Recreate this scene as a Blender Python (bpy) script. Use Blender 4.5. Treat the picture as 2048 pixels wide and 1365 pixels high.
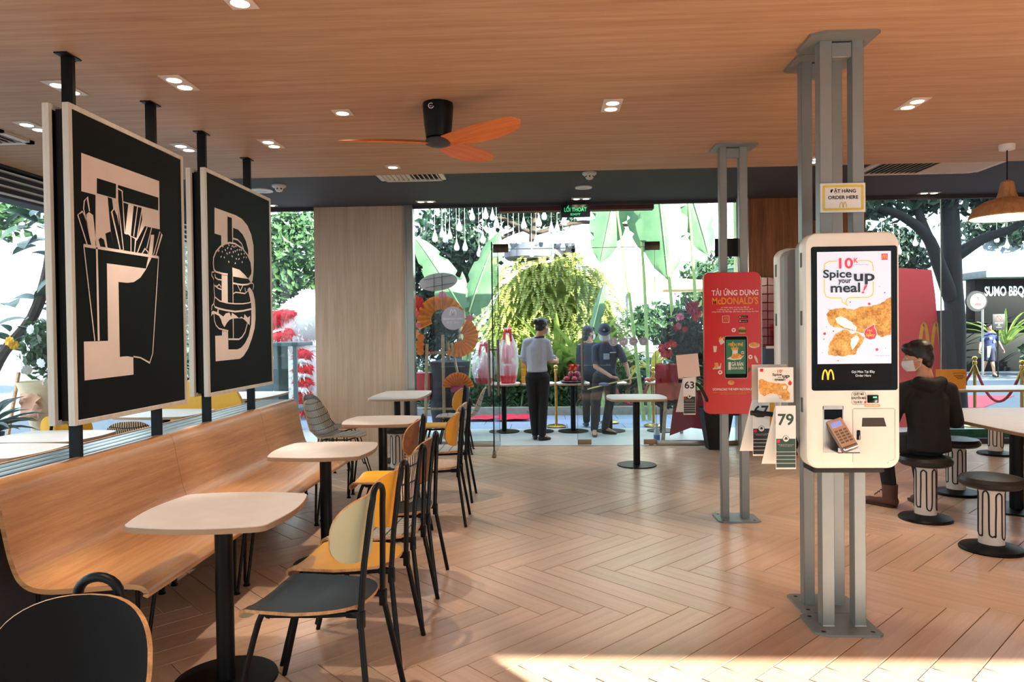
import bpy, bmesh, math, random
from math import pi, sin, cos, tan, radians, sqrt, atan2
from mathutils import Vector, Matrix, noise as mnoise
from mathutils.geometry import tessellate_polygon

for o in list(bpy.data.objects):
    bpy.data.objects.remove(o)
SC = bpy.context.scene
COL = SC.collection
rnd = random.Random(7)

# ------------------------------------------------------------------ camera
EYE = 1.53
cam_data = bpy.data.cameras.new('camera')
cam_data.sensor_width = 36.0
cam_data.lens = 1424.0 / 2048.0 * 36.0
cam_data.clip_start = 0.05
cam_data.clip_end = 300
cam = bpy.data.objects.new('camera', cam_data)
COL.objects.link(cam)
_c = ((0.99890429, 0.04517749, -0.01221564), (-0.01152757, -0.01545974, -0.99981404), (-0.04535794, 0.99885934, -0.01492201))
_X, _Y, _Z = Vector(_c[0]), Vector(_c[1]), Vector(_c[2])
_m = Matrix((( _X[0], -_Y[0], -_Z[0], 0), (_X[1], -_Y[1], -_Z[1], 0), (_X[2], -_Y[2], -_Z[2], EYE), (0, 0, 0, 1)))
cam.matrix_world = _m
SC.camera = cam

# ------------------------------------------------------------------ exposure, sky, sun
SC.view_settings.view_transform = 'Standard'
SC.view_settings.look = 'None'
SC.view_settings.exposure = 0.0
SC.view_settings.gamma = 1.0
SC.view_settings.use_curve_mapping = False
SC.cycles.use_denoising = True
SC.cycles.max_bounces = 10
SC.cycles.diffuse_bounces = 5
SC.cycles.glossy_bounces = 5
SC.cycles.transmission_bounces = 8
SC.cycles.transparent_max_bounces = 24
SC.cycles.sample_clamp_indirect = 6.0
SC.cycles.caustics_reflective = False
SC.cycles.caustics_refractive = False

SKY_STRENGTH = 4.6
SUN_STRENGTH = 30.0
LAMP = 1.2
world = bpy.data.worlds.new('sky')
SC.world = world
world.use_nodes = True
_nt = world.node_tree
_nt.nodes.clear()
_out = _nt.nodes.new('ShaderNodeOutputWorld')
_bg = _nt.nodes.new('ShaderNodeBackground')
_tc = _nt.nodes.new('ShaderNodeTexCoord')
_sx = _nt.nodes.new('ShaderNodeSeparateXYZ')
_rp = _nt.nodes.new('ShaderNodeValToRGB')
_rp.color_ramp.elements[0].position = 0.0
_rp.color_ramp.elements[0].color = (0.86, 0.95, 1.0, 1)
_rp.color_ramp.elements[1].position = 0.7
_rp.color_ramp.elements[1].color = (0.62, 0.80, 1.0, 1)
_nt.links.new(_tc.outputs['Generated'], _sx.inputs[0])
_nt.links.new(_sx.outputs['Z'], _rp.inputs[0])
_nt.links.new(_rp.outputs[0], _bg.inputs[0])
_bg.inputs[1].default_value = SKY_STRENGTH
_nt.links.new(_bg.outputs[0], _out.inputs[0])

_sl = bpy.data.lights.new('sun', 'SUN')
_sl.energy = SUN_STRENGTH
_sl.angle = 0.009
_sl.color = (1.0, 0.93, 0.80)
sun = bpy.data.objects.new('sun', _sl)
COL.objects.link(sun)
SUN_EL = radians(23.6)
_sd = Vector((-0.62 * cos(SUN_EL), 0.785 * cos(SUN_EL), -sin(SUN_EL)))
sun.rotation_euler = _sd.to_track_quat('-Z', 'Y').to_euler()
sun.location = (6, -8, 7)

# ------------------------------------------------------------------ materials
def lin(c):
    return tuple(((v / 255.0) / 12.92 if v <= 10.3 else (((v / 255.0) + 0.055) / 1.055) ** 2.4) for v in c[:3]) + (1.0,)

def new_mat(name):
    m = bpy.data.materials.new(name)
    m.use_nodes = True
    nt = m.node_tree
    return m, nt, nt.nodes['Principled BSDF']

def N(nt, t, **kw):
    n = nt.nodes.new(t)
    for k, v in kw.items():
        setattr(n, k, v)
    return n

def mixrgb(nt, a, b, fac, blend='MIX'):
    n = N(nt, 'ShaderNodeMixRGB', blend_type=blend)
    for i, v in ((0, fac), (1, a), (2, b)):
        if hasattr(v, 'is_output'):
            nt.links.new(v, n.inputs[i])
        else:
            n.inputs[i].default_value = v
    return n.outputs[0]

def math_(nt, op, a, b=None):
    n = N(nt, 'ShaderNodeMath', operation=op)
    for i, v in ((0, a), (1, b)):
        if v is None:
            continue
        if hasattr(v, 'is_output'):
            nt.links.new(v, n.inputs[i])
        else:
            n.inputs[i].default_value = v
    return n.outputs[0]

def noise_fac(nt, scale, detail=3.0, stretch=(1, 1, 1), coord='Object', rough=0.55):
    tc = N(nt, 'ShaderNodeTexCoord')
    mp = N(nt, 'ShaderNodeMapping')
    mp.inputs['Scale'].default_value = stretch
    nt.links.new(tc.outputs[coord], mp.inputs[0])
    nz = N(nt, 'ShaderNodeTexNoise')
    nz.inputs['Scale'].default_value = scale
    nz.inputs['Detail'].default_value = detail
    nz.inputs['Roughness'].default_value = rough
    nt.links.new(mp.outputs[0], nz.inputs['Vector'])
    return nz.outputs['Fac']

def ramp(nt, fac, stops):
    r = N(nt, 'ShaderNodeValToRGB')
    e = r.color_ramp.elements
    while len(e) < len(stops):
        e.new(0.5)
    for el, (p, c) in zip(e, stops):
        el.position = p
        el.color = c if len(c) == 4 else tuple(c) + (1,)
    nt.links.new(fac, r.inputs[0])
    return r.outputs[0]

def bump(nt, bsdf, fac, strength=0.2, dist=0.01):
    b = N(nt, 'ShaderNodeBump')
    b.inputs['Strength'].default_value = strength
    b.inputs['Distance'].default_value = dist
    nt.links.new(fac, b.inputs['Height'])
    nt.links.new(b.outputs[0], bsdf.inputs['Normal'])

MATS = {}
def M(name, col, rough=0.5, metal=0.0, var=0.10, nscale=9.0, bmp=0.0, emit=0.0, spec=0.5, stretch=(1, 1, 1), sub=0.0, two=None, rand=0.0):
    """plain procedural material: base colour with a fine noise variation"""
    if name in MATS:
        return MATS[name]
    m, nt, b = new_mat(name)
    c = lin(col)
    f = noise_fac(nt, nscale, 4.0, stretch)
    d = tuple(min(1, v * (1 + var)) for v in c[:3])
    e = tuple(v * (1 - var) for v in c[:3]) if two is None else lin(two)[:3]
    colr = ramp(nt, f, [(0.3, e), (0.7, d)])
    if rand:
        oi = N(nt, 'ShaderNodeObjectInfo')
        v = math_(nt, 'MULTIPLY_ADD', oi.outputs['Random'], 2 * rand)
        v.node.inputs[2].default_value = 1 - rand
        colr = mixrgb(nt, colr, v, 1.0, 'MULTIPLY')
    nt.links.new(colr, b.inputs['Base Color'])
    b.inputs['Roughness'].default_value = rough
    b.inputs['Metallic'].default_value = metal
    b.inputs['Specular IOR Level'].default_value = spec
    if bmp:
        bump(nt, b, f, bmp, 0.01)
    if emit:
        nt.links.new(colr, b.inputs['Emission Color'])
        b.inputs['Emission Strength'].default_value = emit
    if sub:
        b.inputs['Subsurface Weight'].default_value = sub
        b.inputs['Subsurface Radius'].default_value = (0.02, 0.01, 0.006)
    MATS[name] = m
    return m

def wood(name, base, dark, axis='X', scale=1.0, rough=0.45, spec=0.4, contrast=1.0, rand=0.0, island=False):
    """veneer with grain running along one axis"""
    m, nt, b = new_mat(name)
    st = {'X': (0.22, 5.0, 5.0), 'Y': (5.0, 0.22, 5.0), 'Z': (5.0, 5.0, 0.22)}[axis]
    f1 = noise_fac(nt, 2.2 * scale, 6.0, st, rough=0.62)
    f2 = noise_fac(nt, 11.0 * scale, 4.0, st, rough=0.7)
    k = math_(nt, 'ADD', math_(nt, 'MULTIPLY', f1, 0.62), math_(nt, 'MULTIPLY', f2, 0.38))
    w = 0.13 / contrast
    colr = ramp(nt, k, [(0.5 - w, lin(dark)), (0.5 + w * 0.6, lin(base)), (0.5 + w * 1.7, tuple(min(1, v * 1.12) for v in lin(base)[:3]))])
    if rand:
        if island:
            rv = N(nt, 'ShaderNodeNewGeometry').outputs['Random Per Island']
        else:
            rv = N(nt, 'ShaderNodeObjectInfo').outputs['Random']
        v = math_(nt, 'MULTIPLY_ADD', rv, 2 * rand)
        v.node.inputs[2].default_value = 1 - rand
        colr = mixrgb(nt, colr, v, 1.0, 'MULTIPLY')
    nt.links.new(colr, b.inputs['Base Color'])
    b.inputs['Roughness'].default_value = rough
    b.inputs['Specular IOR Level'].default_value = spec
    bump(nt, b, k, 0.06, 0.004)
    MATS[name] = m
    return m

def glass_mat(name, tint=(0.93, 0.98, 0.97), refl=0.9, rough=0.0, haze=0.0):
    """a thin pane: clear straight through, mirror-like at grazing angles"""
    m, nt, b = new_mat(name)
    nt.nodes.remove(b)
    out = nt.nodes['Material Output']
    tr = N(nt, 'ShaderNodeBsdfTransparent')
    tr.inputs[0].default_value = tint + (1,)
    gl = N(nt, 'ShaderNodeBsdfGlossy')
    gl.inputs['Roughness'].default_value = rough
    fr = N(nt, 'ShaderNodeFresnel')
    fr.inputs[0].default_value = 1.45
    nz = noise_fac(nt, 1.5, 2.0)
    bf = math_(nt, 'SUBTRACT', 1.0, N(nt, 'ShaderNodeNewGeometry').outputs['Backfacing'])
    f = math_(nt, 'MULTIPLY', math_(nt, 'MULTIPLY', fr.outputs[0], bf), math_(nt, 'ADD', math_(nt, 'MULTIPLY', nz, 0.1), refl))
    if haze:  # pale light scattered into the material as a hazy veil
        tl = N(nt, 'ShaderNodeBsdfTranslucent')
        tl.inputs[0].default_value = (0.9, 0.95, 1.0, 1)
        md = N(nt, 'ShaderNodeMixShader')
        md.inputs[0].default_value = haze
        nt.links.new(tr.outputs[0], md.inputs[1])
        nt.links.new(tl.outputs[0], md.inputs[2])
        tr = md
    mx = N(nt, 'ShaderNodeMixShader')
    nt.links.new(f, mx.inputs[0])
    nt.links.new(tr.outputs[0], mx.inputs[1])
    nt.links.new(gl.outputs[0], mx.inputs[2])
    nt.links.new(mx.outputs[0], out.inputs[0])
    MATS[name] = m
    return m

def leaf_mat(name, col, col2, transl=0.35, rough=0.45, scale=6.0, rand=0.18):
    m, nt, b = new_mat(name)
    f = noise_fac(nt, scale, 4.0)
    c = ramp(nt, f, [(0.32, lin(col2)), (0.68, lin(col))])
    oi = N(nt, 'ShaderNodeNewGeometry').outputs['Random Per Island']
    v = math_(nt, 'MULTIPLY_ADD', oi, 2 * rand)
    v.node.inputs[2].default_value = 1 - rand
    c = mixrgb(nt, c, v, 1.0, 'MULTIPLY')
    nt.links.new(c, b.inputs['Base Color'])
    b.inputs['Roughness'].default_value = rough
    tl = N(nt, 'ShaderNodeBsdfTranslucent')
    nt.links.new(c, tl.inputs[0])
    mx = N(nt, 'ShaderNodeMixShader')
    mx.inputs[0].default_value = transl
    nt.links.new(b.outputs[0], mx.inputs[1])
    nt.links.new(tl.outputs[0], mx.inputs[2])
    nt.links.new(mx.outputs[0], nt.nodes['Material Output'].inputs[0])
    MATS[name] = m
    return m

# ------------------------------------------------------------------ mesh building
class MB:
    def __init__(s):
        s.v, s.f, s.m = [], [], []
    def add(s, vs, fs, mi=0):
        n = len(s.v)
        s.v.extend(tuple(p) for p in vs)
        s.f.extend(tuple(i + n for i in f) for f in fs)
        s.m.extend([mi] * len(fs))
        return s
    def addT(s, T, vs, fs, mi=0):
        return s.add([T @ Vector(p) for p in vs], fs, mi)
    def merge(s, o, T=None):
        n = len(s.v)
        s.v.extend(tuple(T @ Vector(p)) if T else p for p in o.v)
        s.f.extend(tuple(i + n for i in f) for f in o.f)
        s.m.extend(o.m)
        return s
    def box(s, c, d, mi=0, rot=None):
        x, y, z = d[0] / 2, d[1] / 2, d[2] / 2
        vs = [Vector((i * x, j * y, k * z)) for i in (-1, 1) for j in (-1, 1) for k in (-1, 1)]
        if rot:
            vs = [rot @ v for v in vs]
        vs = [v + Vector(c) for v in vs]
        return s.add(vs, [(0, 1, 3, 2), (4, 6, 7, 5), (0, 4, 5, 1), (2, 3, 7, 6), (0, 2, 6, 4), (1, 5, 7, 3)], mi)
    def bx(s, x0, x1, y0, y1, z0, z1, mi=0):
        return s.box(((x0 + x1) / 2, (y0 + y1) / 2, (z0 + z1) / 2), (x1 - x0, y1 - y0, z1 - z0), mi)
    def rbox(s, c, d, r=0.004, seg=2, mi=0, rot=None):
        vs, fs = _rbox(round(d[0], 5), round(d[1], 5), round(d[2], 5), r, seg)
        T = Matrix.Translation(c)
        if rot:
            T = T @ (rot.to_4x4() if len(rot) == 3 else rot)
        return s.addT(T, vs, fs, mi)
    def tube(s, pts, r, n=8, closed=False, mi=0, cap=True):
        pts = [Vector(p) for p in pts]
        L = len(pts)
        rr = r if isinstance(r, (list, tuple)) else [r] * L
        tans = []
        for i in range(L):
            a = pts[(i - 1) % L] if (closed or i > 0) else pts[i]
            b = pts[(i + 1) % L] if (closed or i < L - 1) else pts[i]
            t = (b - a)
            tans.append(t.normalized() if t.length > 1e-9 else Vector((0, 0, 1)))
        t0 = tans[0]
        u = t0.orthogonal().normalized()
        vs = []
        for i in range(L):
            t = tans[i]
            if i:
                q = tans[i - 1].rotation_difference(t)
                u = q @ u
            u = (u - t * u.dot(t)).normalized()
            w = t.cross(u)
            for k in range(n):
                a = 2 * pi * k / n
                vs.append(pts[i] + (u * cos(a) + w * sin(a)) * rr[i])
        fs = []
        for i in range(L if closed else L - 1):
            j = (i + 1) % L
            for k in range(n):
                k2 = (k + 1) % n
                fs.append((i * n + k, i * n + k2, j * n + k2, j * n + k))
        if cap and not closed:
            fs.append(tuple(range(n - 1, -1, -1)))
            fs.append(tuple((L - 1) * n + k for k in range(n)))
        return s.add(vs, fs, mi)
    def lathe(s, prof, n=24, c=(0, 0, 0), mi=0, T=None, cap=True):
        vs, fs = [], []
        for (r, z) in prof:
            for k in range(n):
                a = 2 * pi * k / n
                p = Vector((r * cos(a), r * sin(a), z))
                vs.append((T @ p if T else p) + Vector(c))
        for i in range(len(prof) - 1):
            for k in range(n):
                k2 = (k + 1) % n
                fs.append((i * n + k, i * n + k2, (i + 1) * n + k2, (i + 1) * n + k))
        if cap and prof[0][0] > 1e-3:
            fs.append(tuple(range(n - 1, -1, -1)))
        if cap and prof[-1][0] > 1e-3:
            fs.append(tuple((len(prof) - 1) * n + k for k in range(n)))
        return s.add(vs, fs, mi)
    def ell(s, c, r, n=10, mi=0, rot=None):
        """ellipsoid"""
        if not isinstance(r, (list, tuple, Vector)):
            r = (r, r, r)
        vs, fs = _sph(n)
        T = Matrix.Translation(c)
        if rot:
            T = T @ rot.to_4x4()
        T = T @ Matrix.Diagonal((r[0], r[1], r[2], 1))
        return s.addT(T, vs, fs, mi)
    def prism(s, poly, O, U, V, h, mi=0, hole=None):
        """2-D polygon (u,v) placed at O with axes U,V, thickness h towards U x V"""
        O, U, V = Vector(O), Vector(U), Vector(V)
        Wd = U.cross(V).normalized() * h
        n = len(poly)
        bot = [O + U * p[0] + V * p[1] for p in poly]
        area = sum(poly[i][0] * poly[(i + 1) % n][1] - poly[(i + 1) % n][0] * poly[i][1] for i in range(n))
        idx = list(range(n))
        if area < 0:
            bot.reverse()
        tris = tessellate_polygon([[Vector((0, 0, 0)) + U * 0 + p for p in bot]])
        vs = bot + [p + Wd for p in bot]
        nrm = Wd.normalized()
        fs = []
        for t in tris:
            a, b, c2 = (bot[i] for i in t)
            if (b - a).cross(c2 - a).dot(nrm) < 0:
                t = (t[0], t[2], t[1])
            fs.append(tuple(i + n for i in t))
            if h > 0.0016:
                fs.append((t[2], t[1], t[0]))
        if h > 0.0004:
            for i in range(n):
                j = (i + 1) % n
                fs.append((i, j, j + n, i + n))
        return s.add(vs, fs, mi)
    def line(s, pts, w, O, U, V, h=0.0005, mi=0, closed=False):
        """flat ribbon along 2-D points, width w"""
        P = [Vector((p[0], p[1])) for p in pts]
        n = len(P)
        L, Rr = [], []
        for i in range(n):
            a = P[i - 1] if (i > 0 or closed) else P[i]
            b = P[(i + 1) % n] if (i < n - 1 or closed) else P[i]
            t = b - a
            if t.length < 1e-9:
                t = Vector((1, 0))
            t.normalize()
            q = Vector((-t.y, t.x)) * w / 2
            if 0 < i < n - 1 or closed:
                t1 = (P[i] - P[i - 1])
                if t1.length > 1e-9:
                    t1.normalize()
                    k = Vector((-t1.y, t1.x)).dot(q.normalized())
                    q = q / max(0.5, abs(k))
            L.append(P[i] + q)
            Rr.append(P[i] - q)
        O, U, V = Vector(O), Vector(U), Vector(V)
        Wd = U.cross(V).normalized() * h
        vs = [O + U * p[0] + V * p[1] + Wd for p in L] + [O + U * p[0] + V * p[1] + Wd for p in Rr]
        fs = []
        for i in range(n if closed else n - 1):
            j = (i + 1) % n
            fs.append((i + n, j + n, j, i))
        return s.add(vs, fs, mi)
    def text(s, body, O, U, V, h=None, w=None, align='C', mi=0, off=0.0006, mirror=False, bold=0.0, slant=0.0):
        """flat lettering: cap-height h (or total width w), anchor O at baseline"""
        vs, fs, wid, cap = _TXT[(body, bold)]
        sy = (h / cap) if h else None
        sx = (w / wid) if w else sy
        if sy is None:
            sy = sx
        x0 = {'L': 0, 'C': -wid / 2, 'R': -wid}[align]
        O, U, V = Vector(O), Vector(U), Vector(V)
        Wd = U.cross(V).normalized() * off
        mm = -1 if mirror else 1
        pv = [O + U * ((p[0] + x0 + p[1] * slant) * sx * mm) + V * (p[1] * sy) + Wd for p in vs]
        return s.add(pv, [tuple(reversed(f)) for f in fs] if mirror else fs, mi)

_RB = {}
def _rbox(x, y, z, r, seg):
    k = (x, y, z, r, seg)
    if k not in _RB:
        bm = bmesh.new()
        bmesh.ops.create_cube(bm, size=1.0)
        for v in bm.verts:
            v.co = Vector((v.co.x * x, v.co.y * y, v.co.z * z))
        r = min(r, x * .49, y * .49, z * .49)
        bmesh.ops.bevel(bm, geom=list(bm.edges), offset=r, segments=seg, affect='EDGES', profile=0.5)
        bm.verts.index_update()
        _RB[k] = ([v.co.copy() for v in bm.verts], [tuple(v.index for v in f.verts) for f in bm.faces])
        bm.free()
    return _RB[k]

_SP = {}
def _sph(n):
    if n not in _SP:
        m = n
        k = max(4, n // 2 + 1)
        vs, fs = [Vector((0, 0, 1))], []
        for i in range(1, k):
            th = pi * i / k
            for j in range(m):
                a = 2 * pi * j / m
                vs.append(Vector((sin(th) * cos(a), sin(th) * sin(a), cos(th))))
        vs.append(Vector((0, 0, -1)))
        for j in range(m):
            fs.append((0, 1 + j, 1 + (j + 1) % m))
            fs.append((len(vs) - 1, 1 + (k - 2) * m + (j + 1) % m, 1 + (k - 2) * m + j))
        for i in range(k - 2):
            for j in range(m):
                a, b = 1 + i * m + j, 1 + i * m + (j + 1) % m
                fs.append((a, a + m, b + m, b))
        _SP[n] = (vs, fs)
    return _SP[n]

def mesh_of(name, mb, mats, smooth=True, angle=38):
    me = bpy.data.meshes.new(name)
    me.from_pydata([tuple(v) for v in mb.v], [], mb.f)
    if not isinstance(mats, (list, tuple)):
        mats = [mats]
    for m in mats:
        me.materials.append(m)
    if len(mats) > 1:
        me.polygons.foreach_set('material_index', mb.m)
    if smooth:
        me.shade_smooth()
        if angle < 179:
            me.set_sharp_from_angle(angle=radians(angle))
    me.update()
    return me

def link(name, me, parent=None, loc=(0, 0, 0), rot=(0, 0, 0), scale=None):
    o = bpy.data.objects.new(name, me)
    COL.objects.link(o)
    o.location = loc
    o.rotation_euler = rot
    if scale:
        o.scale = scale
    if parent:
        o.parent = parent
    return o

def obj(name, mb, mats, parent=None, loc=(0, 0, 0), rot=(0, 0, 0), smooth=True, angle=38):
    return link(name, mesh_of(name, mb, mats, smooth, angle), parent, loc, rot)

def tag(o, label=None, cat=None, group=None, kind=None):
    if label:
        o['label'] = label
    if cat:
        o['category'] = cat
    if group:
        o['group'] = group
    if kind:
        o['kind'] = kind
    return o

def thing(name, label, cat, loc=(0, 0, 0), rz=0.0, group=None):
    o = bpy.data.objects.new(name, None)
    o.empty_display_size = 0.1
    COL.objects.link(o)
    o.location = loc
    o.rotation_euler = (0, 0, rz)
    return tag(o, label, cat, group)

def struct(name, mb, mats, smooth=False, loc=(0, 0, 0)):
    return tag(obj(name, mb, mats, None, loc, smooth=smooth), kind='structure')

KIDS = {}
def dup(root, loc, rz, label=None, group=None):
    """copy a thing with its parts and sub-parts"""
    r = root.copy()
    COL.objects.link(r)
    r.location = loc
    r.rotation_euler = (0, 0, rz)
    tag(r, label, None, group)
    for ch in root.children:
        c = ch.copy()
        COL.objects.link(c)
        c.parent = r
        for g in ch.children:
            d = g.copy()
            COL.objects.link(d)
            d.parent = c
    return r

def spline(pts, n=6, closed=False):
    """Catmull-Rom through the points"""
    P = [Vector(p) for p in pts]
    L = len(P)
    out = []
    for i in range(L if closed else L - 1):
        p0 = P[(i - 1) % L] if (closed or i > 0) else P[i] * 2 - P[i + 1]
        p1, p2 = P[i], P[(i + 1) % L]
        p3 = P[(i + 2) % L] if (closed or i < L - 2) else p2 * 2 - p1
        for k in range(n):
            t = k / n
            out.append(0.5 * ((2 * p1) + (p2 - p0) * t + (2 * p0 - 5 * p1 + 4 * p2 - p3) * t * t + (3 * p1 - p0 - 3 * p2 + p3) * t ** 3))
    if not closed:
        out.append(P[-1].copy())
    return out

def rrect(w, h, r, n=5, cx=0, cy=0):
    out = []
    for sx, sy, a0 in ((1, 1, 0), (-1, 1, 90), (-1, -1, 180), (1, -1, 270)):
        for k in range(n + 1):
            a = radians(a0 + 90 * k / n)
            out.append((cx + sx * (w / 2 - r) + r * cos(a), cy + sy * (h / 2 - r) + r * sin(a)))
    return out

def circ(r, n=24, cx=0, cy=0, ry=None):
    return [(cx + r * cos(2 * pi * k / n), cy + (ry or r) * sin(2 * pi * k / n)) for k in range(n)]

def sheet(mb, outline, f, th, rings=5, mi=(0, 1, 2)):
    """plywood sheet: outline(theta)->(x,y) about a centre, f(x,y)->point; top mi[0], edge mi[1], underside mi[2]"""
    n = 44
    pts2 = [outline(2 * pi * k / n) for k in range(n)]
    c0 = outline(None)
    def nrm(x, y):
        e = 1e-3
        a = f(x + e, y) - f(x - e, y)
        b = f(x, y + e) - f(x, y - e)
        return a.cross(b).normalized()
    top, bot = [], []
    for r in range(rings + 1):
        s = r / rings
        for k in range(n):
            x = c0[0] + (pts2[k][0] - c0[0]) * s
            y = c0[1] + (pts2[k][1] - c0[1]) * s
            p, q = f(x, y), nrm(x, y)
            top.append(p + q * th / 2)
            bot.append(p - q * th / 2)
    vs = top + bot
    T = len(top)
    ft, fb, fe = [], [], []
    for r in range(rings):
        for k in range(n):
            k2 = (k + 1) % n
            if r == 0:
                ft.append((0, n + k, n + k2))
                fb.append((T, T + n + k2, T + n + k))
            else:
                ft.append((r * n + k, (r + 1) * n + k, (r + 1) * n + k2, r * n + k2))
                fb.append((T + r * n + k, T + r * n + k2, T + (r + 1) * n + k2, T + (r + 1) * n + k))
    for k in range(n):
        k2 = (k + 1) % n
        fe.append((rings * n + k, T + rings * n + k, T + rings * n + k2, rings * n + k2))
    nb = len(mb.v)
    mb.v.extend(tuple(p) for p in vs)
    for fl, m in ((ft, mi[0]), (fe, mi[1]), (fb, mi[2])):
        mb.f.extend(tuple(i + nb for i in q) for q in fl)
        mb.m.extend([m] * len(fl))
    return mb

def superell(a, b, n, cx=0, cy=0):
    def g(t):
        if t is None:
            return (cx, cy)
        c, s = cos(t), sin(t)
        return (cx + a * math.copysign(abs(c) ** (2 / n), c), cy + b * math.copysign(abs(s) ** (2 / n), s))
    return g

# ------------------------------------------------------------------ lettering (glyph outlines made once, as meshes)
_TXT = {}
def make_text(items):
    made = []
    for body, bold in items:
        cu = bpy.data.curves.new('glyphs', 'FONT')
        cu.body = body
        cu.size = 1.0
        cu.resolution_u = 3
        cu.offset = bold
        o = bpy.data.objects.new('glyphs', cu)
        COL.objects.link(o)
        made.append((body, bold, o, cu))
    dg = bpy.context.evaluated_depsgraph_get()
    for body, bold, o, cu in made:
        me = bpy.data.meshes.new_from_object(o.evaluated_get(dg))
        xs = [v.co.x for v in me.vertices]
        x0, x1 = min(xs), max(xs)
        vs = [(v.co.x - x0, v.co.y) for v in me.vertices]
        _TXT[(body, bold)] = (vs, [tuple(p.vertices) for p in me.polygons], x1 - x0, 0.70)
        bpy.data.meshes.remove(me)
    for body, bold, o, cu in made:
        bpy.data.objects.remove(o)
        bpy.data.curves.remove(cu)
B = 0.022
make_text([(t, B) for t in ('ĐẶT HÀNG', 'ORDER HERE', 'LỐI THOÁT', 'EXIT', 'TẢI ỨNG DỤNG', "McDONALD'S", '10', 'K', 'Spice', 'your', 'up', 'meal', '!',
    'QUÉT MÃ', 'KHUYẾN MÃI', 'TẠI ĐÂY', 'SCAN HERE', 'GÀ RÁN', 'KHOAI CHIÊN', '1', 'MIỄN PHÍ', "DOWNLOAD THE NEW McDONALD'S APP",
    '63', '67', '79', 'SUMO BBQ', 'OPERATION HOURS', 'Hot', 'Spicy', '&')] + [(t, 0.0) for t in ('Gọi Món Tại Đây', 'Order Here',
    'và nhận ngay vô vàn ưu đãi từ', '1 miếng gà rán + 1 phần khoai chiên cỡ R', 'cùng nhiều ưu đãi hấp dẫn khác dành riêng cho bạn',
    'App Store', 'Google Play', '10:00 - 22:00', 'FREE WIFI', 'to get your exclusive coupons and special offers today', 'with many other surprises for you',
    'Product image for illustration', 'only for you, try it today', 'Please take this number to your table', 'we will serve you right there', 'mr', 'HOT & SPICY CHICKEN', 'NO SMOKING')])

def arches(mb, O, U, V, h, mi=0, off=0.0008, w=None, thick=0.14):
    """the two-arch emblem, height h, foot centre at O"""
    w = w or h * 1.05
    L = []
    for s in (-1, 1):
        out, inn = [], []
        for k in range(15):
            t = k / 14
            # one arch: from outer foot up and over to inner foot
            x = -1 + t
            y = sin(pi * min(1, max(0, t))) ** 0.55 if 0 < t < 1 else 0
            if t > 0.5:
                y = max(y, 0.0)
            out.append((x, y))
        pts = [((s * (-p[0])) * w / 2, p[1] * h * (1 if p[0] < -0.5 else 1)) for p in out]
        mb.line(pts, h * thick, O, U, V, off, mi)
    return mb
# ------------------------------------------------------------------ figures: one continuous skinned surface per body
def remeshed(mb, voxel, smooth=4):
    me = bpy.data.meshes.new('figure_tmp')
    me.from_pydata([tuple(v) for v in mb.v], [], mb.f)
    o = bpy.data.objects.new('figure_tmp', me)
    COL.objects.link(o)
    r = o.modifiers.new('r', 'REMESH')
    r.mode = 'VOXEL'
    r.voxel_size = voxel
    s = o.modifiers.new('s', 'SMOOTH')
    s.factor = 0.5
    s.iterations = smooth
    dg = bpy.context.evaluated_depsgraph_get()
    m2 = bpy.data.meshes.new_from_object(o.evaluated_get(dg))
    bpy.data.objects.remove(o)
    bpy.data.meshes.remove(me)
    m2.shade_smooth()
    return m2
def chain(mb, pts, n=12):
    """tapered limb: pts = [(point, radius or (rx, ry, rz))]"""
    for (a, ra), (b, rb) in zip(pts[:-1], pts[1:]):
        a, b = Vector(a), Vector(b)
        ra = Vector(ra) if not isinstance(ra, (int, float)) else Vector((ra,) * 3)
        rb = Vector(rb) if not isinstance(rb, (int, float)) else Vector((rb,) * 3)
        st = max(2, int((b - a).length / (0.35 * min(min(ra), min(rb)))))
        for i in range(st + 1):
            t = i / st
            mb.ell(a + (b - a) * t, ra + (rb - ra) * t, n)
    return mb
def hand(mb, wrist, palm_dir, curl_dir, side, r=0.0085, curl=0.6):
    """palm, four unequal bent fingers and a thumb from the side of the palm"""
    d, c, s = Vector(palm_dir).normalized(), Vector(curl_dir).normalized(), Vector(side).normalized()
    w = Vector(wrist)
    for k in range(5):
        t = k / 4
        for u in (-0.026, -0.009, 0.009, 0.026):
            mb.ell(w + d * (0.015 + 0.07 * t) + s * u * (0.75 + 0.25 * t), (0.014, 0.014, 0.014), 8)
    for i, (u, L) in enumerate(((-0.031, 0.058), (-0.0105, 0.072), (0.0105, 0.078), (0.031, 0.070))):
        p0 = w + d * 0.085 + s * u
        p1 = p0 + (d * cos(curl * 0.6) + c * sin(curl * 0.6)) * L * 0.5
        p2 = p1 + (d * cos(curl * 1.8) + c * sin(curl * 1.8)) * L * 0.3
        p3 = p2 + (d * cos(curl * 2.6) + c * sin(curl * 2.6)) * L * 0.25
        chain(mb, [(p0, r), (p1, r * 0.95), (p2, r * 0.9), (p3, r * 0.78)], 8)
    t0 = w + d * 0.025 + s * 0.028
    t1 = t0 + (d * 0.6 + s * 0.7 + c * 0.2).normalized() * 0.038
    t2 = t1 + (d * 0.8 + s * 0.25 + c * 0.5).normalized() * 0.032
    chain(mb, [(t0, r * 1.3), (t1, r * 1.1), (t2, r * 0.85)], 8)
    return mb
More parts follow.
